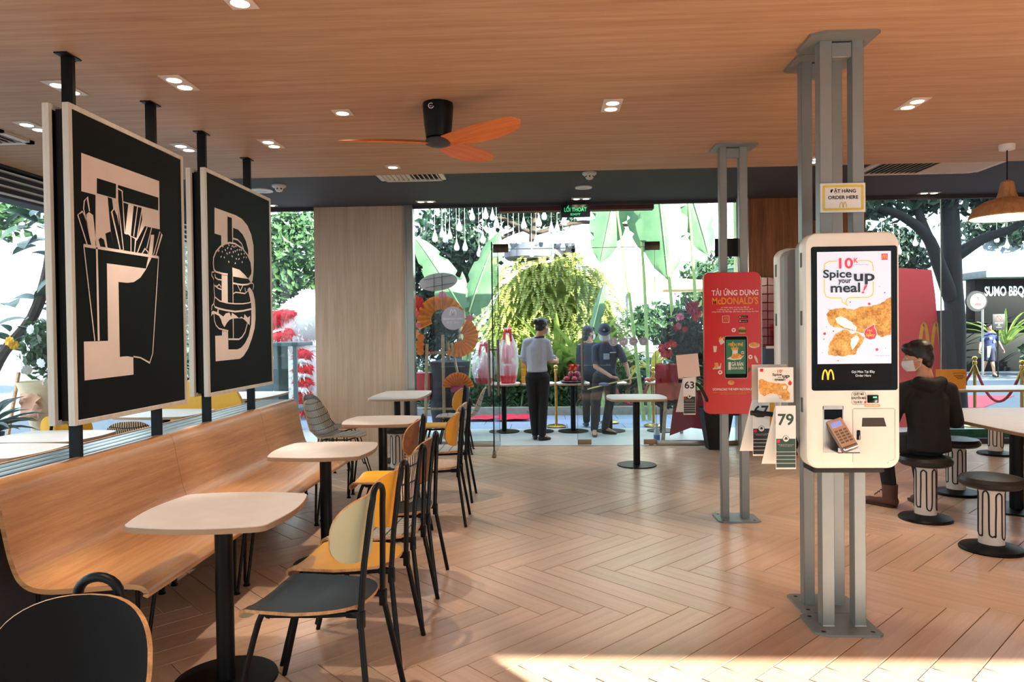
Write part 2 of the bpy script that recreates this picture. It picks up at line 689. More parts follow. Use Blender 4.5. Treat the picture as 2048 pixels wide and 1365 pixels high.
def head(mb, c, face, up=(0, 0, 1), s=1.0, nose=True):
    """skull, jaw, nose, ears, brow; face = direction looked at. Returns its frame"""
    f = Vector(face).normalized()
    u = (Vector(up) - f * f.dot(Vector(up))).normalized()
    l = f.cross(u)
    R = Matrix((l, f, u)).transposed()
    c = Vector(c)
    E = lambda p, r: mb.ell(c + R @ (Vector(p) * s), Vector(r) * s, 14, rot=R)
    E((0, -0.012, 0.03), (0.073, 0.092, 0.085))
    E((0, 0.015, -0.01), (0.066, 0.076, 0.082))
    E((0, 0.030, -0.055), (0.050, 0.056, 0.050))
    E((0, 0.052, -0.082), (0.026, 0.026, 0.020))
    if nose:
        E((0, 0.094, -0.012), (0.012, 0.018, 0.026))
        E((0, 0.085, -0.055), (0.022, 0.012, 0.008))
        E((0, 0.082, -0.066), (0.019, 0.011, 0.007))
    E((-0.028, 0.078, 0.022), (0.022, 0.014, 0.009))
    E((0.028, 0.078, 0.022), (0.022, 0.014, 0.009))
    for sg in (-1, 1):
        E((sg * 0.074, -0.008, -0.012), (0.008, 0.020, 0.031))
    return R, c
FIG = {}
skin_m = M('skin', (206, 152, 122), 0.5, var=0.05, nscale=20, sub=0.08)
hair_m = M('hair_black', (18, 15, 15), 0.45, var=0.3, nscale=60, stretch=(1, 1, 0.2), bmp=0.25)
def eyes(R, c, s=1.0):
    a, b = MB(), MB()
    for sg in (-1, 1):
        a.ell(c + R @ (Vector((sg * 0.030, 0.080, 0.004)) * s), Vector((0.013, 0.008, 0.0075)) * s, 10, rot=R)
        b.ell(c + R @ (Vector((sg * 0.030, 0.0865, 0.004)) * s), Vector((0.0062, 0.003, 0.0062)) * s, 10, rot=R)
    return a, b
def mask_mb(R, c, s=1.0):
    mb = MB()
    n, m = 12, 8
    for j in range(m + 1):
        v = j / m
        for i in range(n + 1):
            u = i / n - 0.5
            a = u * 2.5
            z = -0.012 - 0.085 * v
            rad = 0.100 - 0.018 * (v ** 2) + 0.010 * sin(pi * v) * (1 - abs(u))
            x, y = 0.078 * sin(a), rad * cos(a) * 1.08 if abs(a) < 1.57 else 0
            mb.v.append(tuple(c + R @ (Vector((x, max(y, 0.01) + 0.006, z)) * s)))
    for j in range(m):
        for i in range(n):
            k = j * (n + 1) + i
            mb.f.append((k, k + 1, k + n + 2, k + n + 1)); mb.m.append(0)
    for sg in (-1, 1):
        for z in (-0.02, -0.09):
            mb.tube([c + R @ (Vector((sg * 0.074, 0.035, z)) * s), c + R @ (Vector((sg * 0.080, 0.0, (z - 0.012) * 0.6)) * s), c + R @ (Vector((sg * 0.082, -0.015, -0.012)) * s)], 0.0022 * s, 5)
    return mb
def shoe_mb(heel, toe, w=0.042, h=0.06, boot=0.0):
    mb = MB()
    a, b = Vector(heel), Vector(toe)
    chain(mb, [(a + Vector((0, 0, h * 0.6)), (w * 0.85, w * 0.85, h * 0.6)), (a + (b - a) * 0.45 + Vector((0, 0, h * 0.5)), (w * 0.9, w * 0.9, h * 0.55)), (a + (b - a) * 0.8 + Vector((0, 0, h * 0.38)), (w, w, h * 0.40)), (b + Vector((0, 0, h * 0.33)), (w * 0.75, w * 0.75, h * 0.33))])
    return mb

def figure(key, loc, J, cloth, vox=0.0065):
    """J: joints in the figure's own frame; builds body, shirt, trousers, shoes, hair meshes"""
    g = {k: Vector(v) for k, v in J.items()}
    s = cloth.get('s', 1.0)
    face = cloth['face']
    body = MB()
    R, hc = head(body, g['head'], face, cloth.get('up', (0, 0, 1)), s)
    chain(body, [(g['neck0'], 0.058 * s), (g['head'] + R @ Vector((0, -0.02, -0.05)) * s, 0.05 * s)])
    chain(body, [(g['pelvis'], (0.125 * s, 0.092 * s, 0.09 * s)), (g['waist'], (0.112 * s, 0.08 * s, 0.08 * s)), (g['chest'], (0.135 * s, 0.095 * s, 0.10 * s)), (g['neck0'] - Vector((0, 0, 0.06 * s)), (0.10 * s, 0.07 * s, 0.05 * s))])
    for sd in 'LR':
        chain(body, [(g['neck0'] - Vector((0, 0, 0.05 * s)), 0.055 * s), (g['sh' + sd], 0.048 * s), (g['el' + sd], 0.036 * s), (g['wr' + sd], 0.024 * s)])
        chain(body, [(g['hip' + sd], 0.082 * s), (g['kn' + sd], 0.052 * s), (g['an' + sd], 0.036 * s)])
        chain(body, [(g['an' + sd], 0.034 * s), (g['to' + sd] + Vector((0, 0, 0.015)), 0.028 * s)])
        h = cloth['hand' + sd]
        hand(body, g['wr' + sd], h[0], h[1], h[2], curl=h[3])
    FIG[key] = {'body': remeshed(body, vox, 4)}
    sh = MB()
    k = cloth.get('loose', 1.0)
    chain(sh, [(g['waist'] - Vector((0, 0, cloth.get('hem', 0.06))), Vector((0.145, 0.112, 0.05)) * s * k), (g['waist'], Vector((0.138, 0.105, 0.08)) * s * k), (g['chest'], Vector((0.155, 0.115, 0.11)) * s * k), (g['neck0'] - Vector((0, 0, 0.055 * s)), Vector((0.115, 0.085, 0.05)) * s)])
    for sd in 'LR':
        e = g['sh' + sd] + (g['el' + sd] - g['sh' + sd]) * cloth.get('sleeve', 0.85)
        chain(sh, [(g['neck0'] - Vector((0, 0, 0.045 * s)), 0.060 * s), (g['sh' + sd] + Vector((0, 0, -0.012)), 0.058 * s * k), (e, 0.057 * s * k)])
        if cloth.get('long'):
            chain(sh, [(g['el' + sd], 0.055 * s * k), (g['wr' + sd], 0.042 * s * k)])
    for extra in cloth.get('shirt_extra', []):
        chain(sh, extra)
    FIG[key]['shirt'] = remeshed(sh, vox * 1.3, cloth.get('sm', 7))
    tr = MB()
    chain(tr, [(g['waist'] - Vector((0, 0, 0.05)), Vector((0.122, 0.092, 0.05)) * s), (g['pelvis'], Vector((0.142, 0.112, 0.10)) * s)])
    for sd in 'LR':
        e = g['an' + sd] + Vector((0, 0, 0.02)) if not cloth.get('shorts') else g['hip' + sd] + (g['kn' + sd] - g['hip' + sd]) * 0.85
        chain(tr, [(g['pelvis'], 0.10 * s), (g['hip' + sd], 0.098 * s), (g['kn' + sd] if not cloth.get('shorts') else e, (0.070 if not cloth.get('shorts') else 0.085) * s), (e, (0.058 if not cloth.get('shorts') else 0.085) * s)])
    FIG[key]['trousers'] = remeshed(tr, vox * 1.3, 5)
    for sd in 'LR':
        FIG[key]['shoe' + sd] = remeshed(shoe_mb(Vector((g['an' + sd].x, g['an' + sd].y, g['to' + sd].z)) - (g['to' + sd] - g['an' + sd]).to_2d().to_3d().normalized() * 0.03, g['to' + sd], cloth.get('shoe_w', 0.042), cloth.get('shoe_h', 0.06)), 0.006, 3)
    hm = MB()
    for p, r in cloth['hair']:
        hm.ell(hc + R @ (Vector(p) * s), Vector(r) * s, 14, rot=R)
    FIG[key]['hair'] = remeshed(hm, 0.006, 2)
    FIG[key]['R'], FIG[key]['c'], FIG[key]['loc'] = R, hc, loc
    FIG[key]['eyes'] = eyes(R, hc, s)
    FIG[key]['mask'] = mask_mb(R, hc, s)
HAIR_SHORT = [((0, -0.022, 0.048), (0.082, 0.096, 0.082)), ((0, -0.05, 0.0), (0.077, 0.066, 0.072)), ((0, 0.05, 0.085), (0.06, 0.05, 0.030)), ((-0.066, -0.01, 0.02), (0.012, 0.04, 0.04)), ((0.066, -0.01, 0.02), (0.012, 0.04, 0.04))]
figure('woman', (-0.09, 9.93, 0), dict(head=(0.062, 0.0, 1.575), neck0=(0.02, -0.01, 1.44), chest=(-0.02, 0.0, 1.26), waist=(-0.015, 0.0, 1.02), pelvis=(-0.01, 0.0, 0.90),
    shL=(-0.160, 0.0, 1.365), elL=(-0.205, 0.03, 1.10), wrL=(-0.15, 0.24, 1.02), shR=(0.125, 0.0, 1.36), elR=(0.175, 0.03, 1.10), wrR=(0.255, 0.20, 1.085),
    hipL=(-0.09, 0, 0.86), knL=(-0.075, 0.02, 0.47), anL=(-0.05, 0.0, 0.08), toL=(-0.06, 0.16, 0.0), hipR=(0.07, 0, 0.86), knR=(0.062, -0.03, 0.47), anR=(0.045, -0.08, 0.08), toR=(0.14, -0.02, 0.0)),
    dict(face=(0.62, 0.78, -0.12), handL=((0.1, 1, 0), (0.3, 0, -1), (1, 0, 0.2), 0.5), handR=((0.35, 1, 0), (-1, 0, -0.3), (0, 0.2, 1), 0.6), sleeve=0.82, hem=0.05, loose=1.04,
         hair=HAIR_SHORT + [((-0.02, -0.115, 0.055), (0.042, 0.042, 0.042)), ((-0.05, -0.10, 0.07), (0.03, 0.03, 0.03))]))
figure('worker', (0.80, 10.25, 0), dict(head=(0.055, -0.09, 1.49), neck0=(0.075, -0.01, 1.36), chest=(0.095, 0.0, 1.20), waist=(0.08, 0.02, 0.98), pelvis=(0.07, 0.03, 0.88),
    shL=(-0.065, -0.01, 1.275), elL=(-0.075, -0.05, 1.00), wrL=(0.13, -0.22, 0.865), shR=(0.25, 0.0, 1.275), elR=(0.36, -0.02, 1.02), wrR=(0.395, -0.16, 0.86),
    hipL=(-0.02, 0.03, 0.84), knL=(-0.075, -0.01, 0.45), anL=(-0.095, 0.02, 0.08), toL=(-0.10, -0.15, 0.0), hipR=(0.155, 0.03, 0.84), knR=(0.135, 0.10, 0.46), anR=(0.075, 0.20, 0.08), toR=(0.21, 0.12, 0.0)),
    dict(face=(-0.12, -1, -0.42), handL=((1, -0.35, -0.25), (-0.2, 0.5, -1), (0, -1, 0.3), 0.8), handR=((0.1, -0.6, -1), (-1, 0.2, 0), (-0.3, -1, 0.4), 0.8), sleeve=0.72, hem=0.08, loose=1.03,
         hair=[((0, -0.03, 0.03), (0.08, 0.088, 0.07)), ((0, -0.06, -0.02), (0.072, 0.05, 0.06))]))
figure('colleague', (0.73, 11.25, 0), dict(head=(-0.03, 0.02, 1.47), neck0=(-0.02, 0.0, 1.33), chest=(0.0, 0, 1.16), waist=(0.0, 0, 0.95), pelvis=(0.0, 0, 0.85),
    shL=(-0.17, 0, 1.26), elL=(-0.19, 0.02, 0.98), wrL=(-0.15, 0.15, 0.82), shR=(0.16, 0, 1.26), elR=(0.2, 0.02, 0.98), wrR=(0.2, 0.15, 0.82),
    hipL=(-0.08, 0, 0.82), knL=(-0.08, 0.01, 0.44), anL=(-0.08, 0, 0.08), toL=(-0.1, 0.16, 0), hipR=(0.08, 0, 0.82), knR=(0.08, 0.01, 0.44), anR=(0.08, 0, 0.08), toR=(0.1, 0.16, 0)),
    dict(face=(0.9, 0.5, -0.1), handL=((0, 0.4, -1), (1, 0, 0), (0, 1, 0.4), 0.5), handR=((0, 0.4, -1), (-1, 0, 0), (0, 1, 0.4), 0.5), long=True, sleeve=1.0,
         hair=HAIR_SHORT + [((0, -0.06, -0.06), (0.07, 0.05, 0.07))]), 0.0085)
figure('diner', (2.99, 5.74, 0), dict(head=(-0.040, 0.03, 1.275), neck0=(0.005, 0.0, 1.12), chest=(0.01, 0.0, 0.93), waist=(0.02, -0.01, 0.70), pelvis=(0.02, 0.0, 0.585),
    shL=(-0.170, 0.0, 1.03), elL=(-0.235, 0.06, 0.77), wrL=(-0.13, 0.28, 0.80), shR=(0.185, 0.0, 1.03), elR=(0.265, 0.06, 0.77), wrR=(0.20, 0.30, 0.80),
    hipL=(-0.07, 0.06, 0.59), knL=(-0.12, 0.44, 0.54), anL=(-0.085, 0.40, 0.11), toL=(-0.22, 0.545, 0.0), hipR=(0.11, 0.06, 0.59), knR=(0.16, 0.46, 0.54), anR=(0.2, 0.42, 0.11), toR=(0.22, 0.60, 0.0)),
    dict(face=(-0.93, 0.36, -0.14), handL=((0.1, 1, 0), (0.3, 0, -1), (1, 0, 0), 0.5), handR=((-0.1, 1, 0), (-0.3, 0, -1), (-1, 0, 0), 0.5), long=True, sleeve=1.0, hem=0.13, loose=1.12,
         shirt_extra=[[((-0.08, -0.06, 1.085), 0.05), ((0.0, -0.095, 1.06), 0.055), ((0.09, -0.06, 1.085), 0.05)], [((0.02, -0.02, 0.56), (0.17, 0.13, 0.04)), ((0.02, -0.01, 0.70), (0.16, 0.125, 0.06))]],
         shoe_w=0.048, shoe_h=0.085, hair=[((0, -0.014, 0.058), (0.084, 0.104, 0.088)), ((0, 0.055, 0.082), (0.070, 0.052, 0.045)), ((0, -0.052, 0.0), (0.080, 0.066, 0.085)), ((0, -0.058, -0.055), (0.064, 0.040, 0.045)), ((-0.072, -0.02, 0.025), (0.012, 0.045, 0.045)), ((0.072, -0.02, 0.025), (0.012, 0.045, 0.045))]))
figure('boy', (13.3, 21.9, 0), dict(head=(0.0, 0.0, 1.44), neck0=(0.0, 0.01, 1.31), chest=(0.0, 0.01, 1.13), waist=(0.0, 0.0, 0.93), pelvis=(0.0, 0.0, 0.82),
    shL=(-0.17, 0.01, 1.22), elL=(-0.245, 0.05, 0.95), wrL=(-0.31, -0.02, 0.78), shR=(0.17, 0.01, 1.22), elR=(0.30, 0.05, 0.99), wrR=(0.37, 0.0, 0.80),
    hipL=(-0.075, 0, 0.80), knL=(-0.075, 0.05, 0.45), anL=(-0.08, 0.22, 0.12), toL=(-0.10, 0.10, 0.02), hipR=(0.075, 0, 0.80), knR=(0.04, -0.06, 0.42), anR=(0.05, -0.12, 0.07), toR=(0.05, -0.28, -0.03)),
    dict(face=(0.15, -1, 0.05), s=0.98, handL=((-0.3, -0.3, -1), (1, 0, 0), (0, -1, 0), 0.6), handR=((0.3, -0.3, -1), (-1, 0, 0), (0, -1, 0), 0.6), sleeve=0.62, hem=0.10, loose=1.06, shorts=True, hair=HAIR_SHORT), 0.009)
# ------------------------------------------------------------------ common materials
white_lam = M('pale_laminate', (226, 210, 198), 0.42, var=0.04)
ply_edge = wood('plywood_edge', (206, 160, 112), (150, 104, 66), 'X', 2.0, 0.5)
black_metal = M('black_powder_coat', (9, 9, 10), 0.45, 0.0, var=0.15, spec=0.22)
dark_grey = M('dark_grey_paint', (60, 56, 60), 0.75, var=0.05)
grey_steel = M('silver_powder_coat', (134, 139, 138), 0.38, 0.3, var=0.04)
steel = M('brushed_steel', (176, 172, 166), 0.28, 0.9, var=0.06, stretch=(1, 1, 30))
chrome = M('chrome', (210, 210, 212), 0.12, 1.0, var=0.02)
kiosk_white = M('cream_gloss_plastic', (240, 237, 226), 0.28, var=0.02)
white_plastic = M('white_plastic', (228, 226, 222), 0.4, var=0.03)
black_gloss = M('black_gloss', (7, 8, 9), 0.15, var=0.1, spec=0.18)
black_matt = M('black_matt', (17, 18, 18), 0.7, var=0.15)
print_black = M('print_black', (7, 8, 8), 0.6, var=0.1, spec=0.12)
print_white = M('print_white', (240, 236, 230), 0.5, var=0.03)
print_cream = M('print_cream', (236, 216, 204), 0.5, var=0.03)
print_red = M('print_red', (214, 34, 38), 0.4, var=0.06)
print_yellow = M('print_yellow', (246, 190, 50), 0.45, var=0.05)
ceil_wood = wood('ceiling_veneer', (196, 162, 132), (164, 126, 98), 'X', 1.9, 0.55, 0.25, 0.62)
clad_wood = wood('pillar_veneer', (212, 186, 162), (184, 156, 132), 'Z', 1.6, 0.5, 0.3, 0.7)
bench_wood = wood('bench_veneer', (208, 156, 108), (176, 122, 78), 'Y', 2.4, 0.33, 0.45, 0.8)
plank_wood = wood('plank_oak', (220, 184, 156), (200, 162, 132), 'X', 1.6, 0.30, 0.4, 0.8, rand=0.09)
plank_wood_far = wood('plank_oak_far', (220, 184, 156), (200, 162, 132), 'X', 1.6, 0.30, 0.4, 0.8, rand=0.09, island=True)
joint_mat = M('floor_joint', (104, 66, 44), 0.8)
tile_red = M('red_glazed_tile', (150, 20, 24), 0.2, var=0.15)
grout = M('grout', (92, 20, 22), 0.8)
ext_tile = M('terrace_tile', (206, 208, 204), 0.35, var=0.05)
paver_mat = M('blue_grey_paver', (138, 150, 172), 0.7, var=0.12, nscale=30, rand=0.08)
glass = glass_mat('clear_glass', haze=0.004)  # slight veil of glare mixed into the panes
glass_edge = M('glass_edge', (10, 18, 17), 0.2, var=0.1)
sticker_mat = None

ZC, ZF = 2.97, 3.20        # wooden ceiling, higher dark ceiling behind it
YG = 9.40                  # far glass line
XL, XR, YB = -4.60, 7.50, -1.50

# ------------------------------------------------------------------ floor of herringbone planks
fb = MB().bx(XL - 0.1, XR + 0.1, YB - 0.1, YG + 0.02, -0.06, -0.0045)
floor = struct('floor', fb, joint_mat)
PW, PL = 0.163, 0.978
GAP = 0.0035
TH = radians(-2.186 + 2.6)
def plank_poly():
    return PL - GAP, PW - GAP
ux = Vector((cos(TH), sin(TH), 0))
vx = Vector((-sin(TH), cos(TH), 0))
dA = (ux + vx).normalized()      # rising to the right
dB = (ux - vx).normalized()
# a peak of the pattern measured on the photograph: row 2 peak
PWP = 0.163
P0 = Vector((-0.151, 4.61, 0)) - dA * PWP
e1 = dA
e2 = Vector((-dA.y, dA.x, 0))    # up-left
def planks():
    out = []
    # lattice: a-plank lies along e1, b-plank along -e2; period vectors
    # corner layout in (e1,e2) units of W: A covers [0,6]x[0,1]; B covers [0,1]x[-6... ] shifted along the stair
    n = 6
    for k in range(-90, 90):
        for m in range(-16, 17):
            ox = k + m * 2 * n / 2
            oy = -k + m * 2 * n / 2
            out.append((0, ox * PW, oy * PW, n * PW, PW))          # along e1
            out.append((1, ox * PW, (oy - n + 0) * PW, PW, n * PW))  # along e2, below
    return out
pl = []
for kind, a, b, la, lb in planks():
    c = P0 + e1 * (a + la / 2) + e2 * (b + lb / 2)
    pl.append((kind, c))
def inside(c):
    return XL + 0.36 < c.x < XR - 0.36 and YB + 0.36 < c.y < YG - 0.36
near = [(k, c) for k, c in pl if inside(c) and abs(c.x) < 0.78 * c.y + 0.5 and c.y > 2.3]
near.sort(key=lambda kc: (kc[1] - Vector((0, 0, 0))).length)
pick = near[:296]
pset = set((k, round(c.x, 3), round(c.y, 3)) for k, c in pick)
pm = mesh_of('plank', MB().rbox((0, 0, -0.006), (PL - GAP, PW - GAP, 0.012), 0.0022, 1), plank_wood)
aA = atan2(e1.y, e1.x)
for k, c in pick:
    link('plank', pm, floor, c, (0, 0, aA if k == 0 else aA + pi / 2))
rest = MB()
for k, c in pl:
    if (k, round(c.x, 3), round(c.y, 3)) in pset:
        continue
    if not (XL - 0.5 < c.x < XR + 0.5 and YB - 0.5 < c.y < YG + 0.5):
        continue
    a = aA if k == 0 else aA + pi / 2
    h, w = (PL - GAP) / 2, (PW - GAP) / 2
    q = [Vector((sx * h, sy * w, 0)) for sx, sy in ((-1, -1), (1, -1), (1, 1), (-1, 1))]
    R = Matrix.Rotation(a, 3, 'Z')
    poly = [c + R @ p for p in q]
    for axis, lim, sg in ((0, XL, 1), (0, XR, -1), (1, YB, 1), (1, YG - 0.01, -1)):
        np_ = []
        for i in range(len(poly)):
            p, r = poly[i], poly[(i + 1) % len(poly)]
            ip, ir = (p[axis] - lim) * sg >= 0, (r[axis] - lim) * sg >= 0
            if ip:
                np_.append(p)
            if ip != ir:
                t = (lim - p[axis]) / (r[axis] - p[axis])
                np_.append(p + (r - p) * t)
        poly = np_
        if len(poly) < 3:
            break
    if len(poly) < 3:
        continue
    n = len(poly)
    rest.add([(p.x, p.y, 0) for p in poly] + [(p.x, p.y, -0.01) for p in poly],
             [tuple(range(n))] + [(i, i + n, (i + 1) % n + n, (i + 1) % n) for i in range(n)])
ro = obj('planks', rest, plank_wood_far, floor, smooth=False)
ro['kind'] = 'stuff'

# ------------------------------------------------------------------ ceilings
struct('ceiling', MB().bx(XL - 0.3, XR + 0.3, YB - 0.3, 6.5, ZC, 3.4), ceil_wood)
struct('ceiling_far', MB().bx(XL - 0.3, XR + 0.3, 6.5, YG + 0.15, ZF, 3.5), dark_grey)
# ------------------------------------------------------------------ far wall
pil = MB().bx(-3.05, -1.815, YG - 0.02, YG + 0.42, 0, ZF)
struct('wall_pillar', pil, clad_wood)
fr = MB().bx(-1.812, -1.72, YG - 0.05, YG + 0.10, 0, ZF).bx(-1.83, -1.812, YG - 0.065, YG - 0.02, 0, ZF)
struct('trim_1', fr, steel)
fr2 = MB().bx(2.50, 2.56, YG - 0.04, YG + 0.1, 0, ZF).bx(2.56, 2.65, YG - 0.06, YG + 0.1, 0, ZF)
struct('trim_2', fr2, steel)
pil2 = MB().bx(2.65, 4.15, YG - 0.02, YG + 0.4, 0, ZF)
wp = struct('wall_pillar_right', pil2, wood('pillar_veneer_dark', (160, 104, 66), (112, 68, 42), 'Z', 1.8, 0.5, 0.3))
tw = struct('wall_tiled', MB().bx(2.66, 3.5, YG - 0.10, YG - 0.02, 0, 2.16), grout)
tm = mesh_of('tile', MB().rbox((0, 0, 0), (0.205, 0.016, 0.104), 0.004, 1), tile_red)
for r in range(10):
    for c in range(4):
        link('tile', tm, tw, (2.765 + c * 0.21, YG - 0.104, 1.14 + r * 0.109))
# glazing of the far wall
def pane(mb, x0, x1, z0, z1, y=YG, t=0.012):
    return mb.bx(x0, x1, y - t / 2, y + t / 2, z0, z1)
def window(name, x0, x1, frames, y=YG):
    w = struct(name, frames, dark_grey)
    obj('pane', pane(MB(), x0, x1, 0.06, ZF - 0.04, y), glass, w, smooth=False)
    return w
w1 = window('window_1', XL, -3.05, MB().bx(XL, -3.05, YG - 0.03, YG + 0.03, ZF - 0.045, ZF).bx(XL, -3.05, YG - 0.03, YG + 0.03, 0, 0.06))
w2 = window('window_2', -1.72, -0.60, MB().bx(-1.72, -0.60, YG - 0.03, YG + 0.03, ZF - 0.04, ZF))
obj('sill', MB().rbox((-1.16, YG, 0.03), (1.12, 0.07, 0.06), 0.004), steel, w2)
w3 = window('window_3', 1.46, 2.50, MB().bx(1.46, 2.50, YG - 0.03, YG + 0.03, ZF - 0.04, ZF))
obj('sill', MB().rbox((1.98, YG, 0.03), (1.04, 0.07, 0.06), 0.004), steel, w3)
w4 = struct('window_4', MB().bx(4.15, XR, YG - 0.03, YG + 0.03, ZF - 0.05, ZF).bx(4.15, XR, YG - 0.03, YG + 0.03, 0, 0.07), dark_grey)
for x0, x1 in ((4.15, 5.097), (5.103, XR)):
    obj('pane', pane(MB(), x0, x1, 0.07, ZF - 0.05), glass, w4, smooth=False)
obj('silicone_joint', MB().bx(5.096, 5.104, YG - 0.008, YG + 0.008, 0.07, ZF - 0.05), M('silicone', (150, 158, 150), 0.5), w4, smooth=False)
# entrance: transom, fixed head, two frameless leaves
tr = struct('window_5', MB().bx(-0.60, 1.46, YG - 0.03, YG + 0.03, ZF - 0.04, ZF), dark_grey)
obj('pane', pane(MB(), -0.60, 1.46, 2.607, ZF - 0.04), glass, tr, smooth=False)
obj('pane_edge', MB().bx(-0.60, 1.46, YG - 0.006, YG + 0.006, 2.598, 2.607), M('polished_glass_edge', (190, 206, 204), 0.15), tr, smooth=False)
for x in (-0.56, 1.42):
    obj('patch_fitting', MB().rbox((x, YG, 2.615), (0.20, 0.04, 0.11), 0.004), M('bronze_patch', (86, 72, 62), 0.35, 0.7), tr)
red_hdr = M('dark_red_paint', (96, 18, 28), 0.6)
struct('trim_3', MB().bx(-0.58, 1.46, YG + 0.06, YG + 0.22, 3.11, ZF), red_hdr)
def door(name, w, loc, rz, hx):
    d = struct(name, MB().bx(0, w, -0.007, 0.007, 0.012, 2.592), glass, loc=loc)
    d.rotation_euler = (0, 0, rz)
    ed = MB().bx(0, 0.004, -0.0075, 0.0075, 0.012, 2.592).bx(w - 0.004, w, -0.0075, 0.0075, 0.012, 2.592)
    obj('glass_edge', ed, glass_edge, d, smooth=False)
    hd = MB()
    for s in (-1, 1):
        hd.tube([(hx, s * 0.055, 0.74), (hx, s * 0.055, 1.42)], 0.016, 12)
        for z in (0.86, 1.30):
            hd.tube([(hx, 0, z), (hx, s * 0.055, z)], 0.009, 8)
    obj('handle', hd, M('handle_bronze', (112, 100, 90), 0.3, 0.8), d)
    return d
bz = M('bronze_fitting', (150, 122, 92), 0.35, 0.6)
d1 = door('door_1', 0.86, (-0.60, YG - 0.02, 0), radians(-91.2), 0.80)
obj('patch_fitting', MB().rbox((0.84, 0, 0.055), (0.05, 0.035, 0.05), 0.004).rbox((0.84, 0, 0.02), (0.07, 0.05, 0.03), 0.004), bz, d1)
d2 = door('door_2', 1.03, (0.425, YG, 0), 0, 0.07)
obj('patch_fitting', MB().rbox((0.09, 0, 0.045), (0.18, 0.036, 0.066), 0.004), bz, d2)
obj('patch_fitting', MB().rbox((0.95, 0, 0.045), (0.17, 0.036, 0.066), 0.004).rbox((0.96, 0, 0.012), (0.06, 0.05, 0.02), 0.004), bz, d2)

# frosted decals on the glass
frost = M('frosted_film', (176, 178, 196), 0.6, var=0.03)
frost_p = M('frosted_print', (222, 224, 236), 0.6, var=0.03)
dc = MB().prism(circ(0.155, 40), (0, 0, 0), (1, 0, 0), (0, 0, 1), 0.0012)
def decal(name, x, z, r, label, y=YG - 0.0075):
    o = thing(name, label, 'sticker', (x, y, z))
    obj('film', MB().prism(circ(r, 36), (0, 0, 0), (1, 0, 0), (0, 0, 1), 0.0012), frost, o, smooth=False)
    return o
s1 = decal('window_decal', -1.205, 1.70, 0.155, 'round frosted opening-hours sticker on the glass left of the open door')
p = MB()
arches(p, (0, -0.002, 0.04), (1, 0, 0), (0, 0, 1), 0.075, off=0.0004, thick=0.16)
p.text('OPERATION HOURS', (0, -0.002, -0.02), (1, 0, 0), (0, 0, 1), w=0.26, h=0.026, mirror=True, bold=B)
p.text('10:00 - 22:00', (0, -0.002, -0.068), (1, 0, 0), (0, 0, 1), w=0.17, h=0.026, mirror=True)
obj('lettering', p, frost_p, s1, smooth=False)
icons = []
for i, (x, nm) in enumerate(((0.905, 'child playing'), (1.035, 'pet'), (1.165, 'no smoking'), (1.295, 'wireless'))):
    o = decal('door_decal', x, 1.365, 0.058, 'round frosted %s sticker on the closed glass door' % nm)
    q = MB()
    Y2 = -0.002
    q.line(circ(0.05, 28), 0.004, (0, Y2, 0), (1, 0, 0), (0, 0, 1), closed=True)
    if i == 0:
        q.prism(circ(0.011, 12, -0.006, 0.024), (0, Y2, 0), (1, 0, 0), (0, 0, 1), 0.0003)
        q.line([(-0.006, 0.012), (0.0, -0.008), (-0.014, -0.03)], 0.009, (0, Y2, 0), (1, 0, 0), (0, 0, 1))
        q.line([(0.0, -0.008), (0.014, -0.028)], 0.008, (0, Y2, 0), (1, 0, 0), (0, 0, 1))
        q.line([(-0.022, -0.004), (0.016, 0.008)], 0.006, (0, Y2, 0), (1, 0, 0), (0, 0, 1))
    elif i == 1:
        q.prism([(-0.03, 0.0), (-0.022, 0.012), (0.012, 0.01), (0.02, 0.026), (0.032, 0.016), (0.022, 0.0), (0.02, -0.024), (0.012, -0.024), (0.008, -0.006), (-0.016, -0.006), (-0.02, -0.024), (-0.028, -0.024)], (0, Y2, 0), (1, 0, 0), (0, 0, 1), 0.0003)
    elif i == 2:
        q.line([(-0.034, -0.004), (0.03, 0.008)], 0.009, (0, Y2, 0), (1, 0, 0), (0, 0, 1))
        q.line([(-0.034, 0.034), (0.034, -0.034)], 0.004, (0, Y2, 0), (1, 0, 0), (0, 0, 1))
    else:
        for r in (0.012, 0.024, 0.036):
            q.line([(r * cos(radians(a)), r * sin(radians(a)) - 0.018) for a in range(40, 141, 10)], 0.006, (0, Y2, 0), (1, 0, 0), (0, 0, 1))
        q.prism(circ(0.005, 10, 0, -0.02), (0, Y2, 0), (1, 0, 0), (0, 0, 1), 0.0003)
    obj('pictogram', q, frost_p, o, smooth=False)

# ------------------------------------------------------------------ left glass wall with louvres, hidden back and right walls
wl = struct('wall_left', MB().bx(XL - 0.2, XL, YB - 0.2, YG, 2.72, 3.4).bx(XL - 0.1, XL + 0.02, YB, YG, 0, 0.08), dark_grey)
for i in range(4):
    obj('louvre_slat', MB().rbox((XL + 0.03, 3.9, 2.745 + i * 0.062), (0.05, 10.6, 0.010), 0.002), white_plastic, wl)
obj('louvre_box', MB().bx(XL, XL + 0.10, YB, YG, 2.955, 2.97), black_matt, wl, smooth=False)
for k, (y0, y1) in enumerate(((-1.4, 1.2), (1.2, 3.9), (3.9, 6.6), (6.6, 9.36))):
    o = struct('window_%d' % (6 + k), MB().bx(XL - 0.04, XL + 0.02, y0 - 0.02, y0 + 0.02, 0.08, 2.72), dark_grey)
    obj('pane', MB().bx(XL - 0.016, XL - 0.004, y0 + 0.02, y1 - 0.02, 0.08, 2.72), glass, o, smooth=False)
wall_paint = M('warm_wall_paint', (176, 150, 128), 0.8, var=0.05)
struct('wall_right', MB().bx(XR, XR + 0.15, YB - 0.2, YG + 0.15, 0, 3.5), wall_paint)
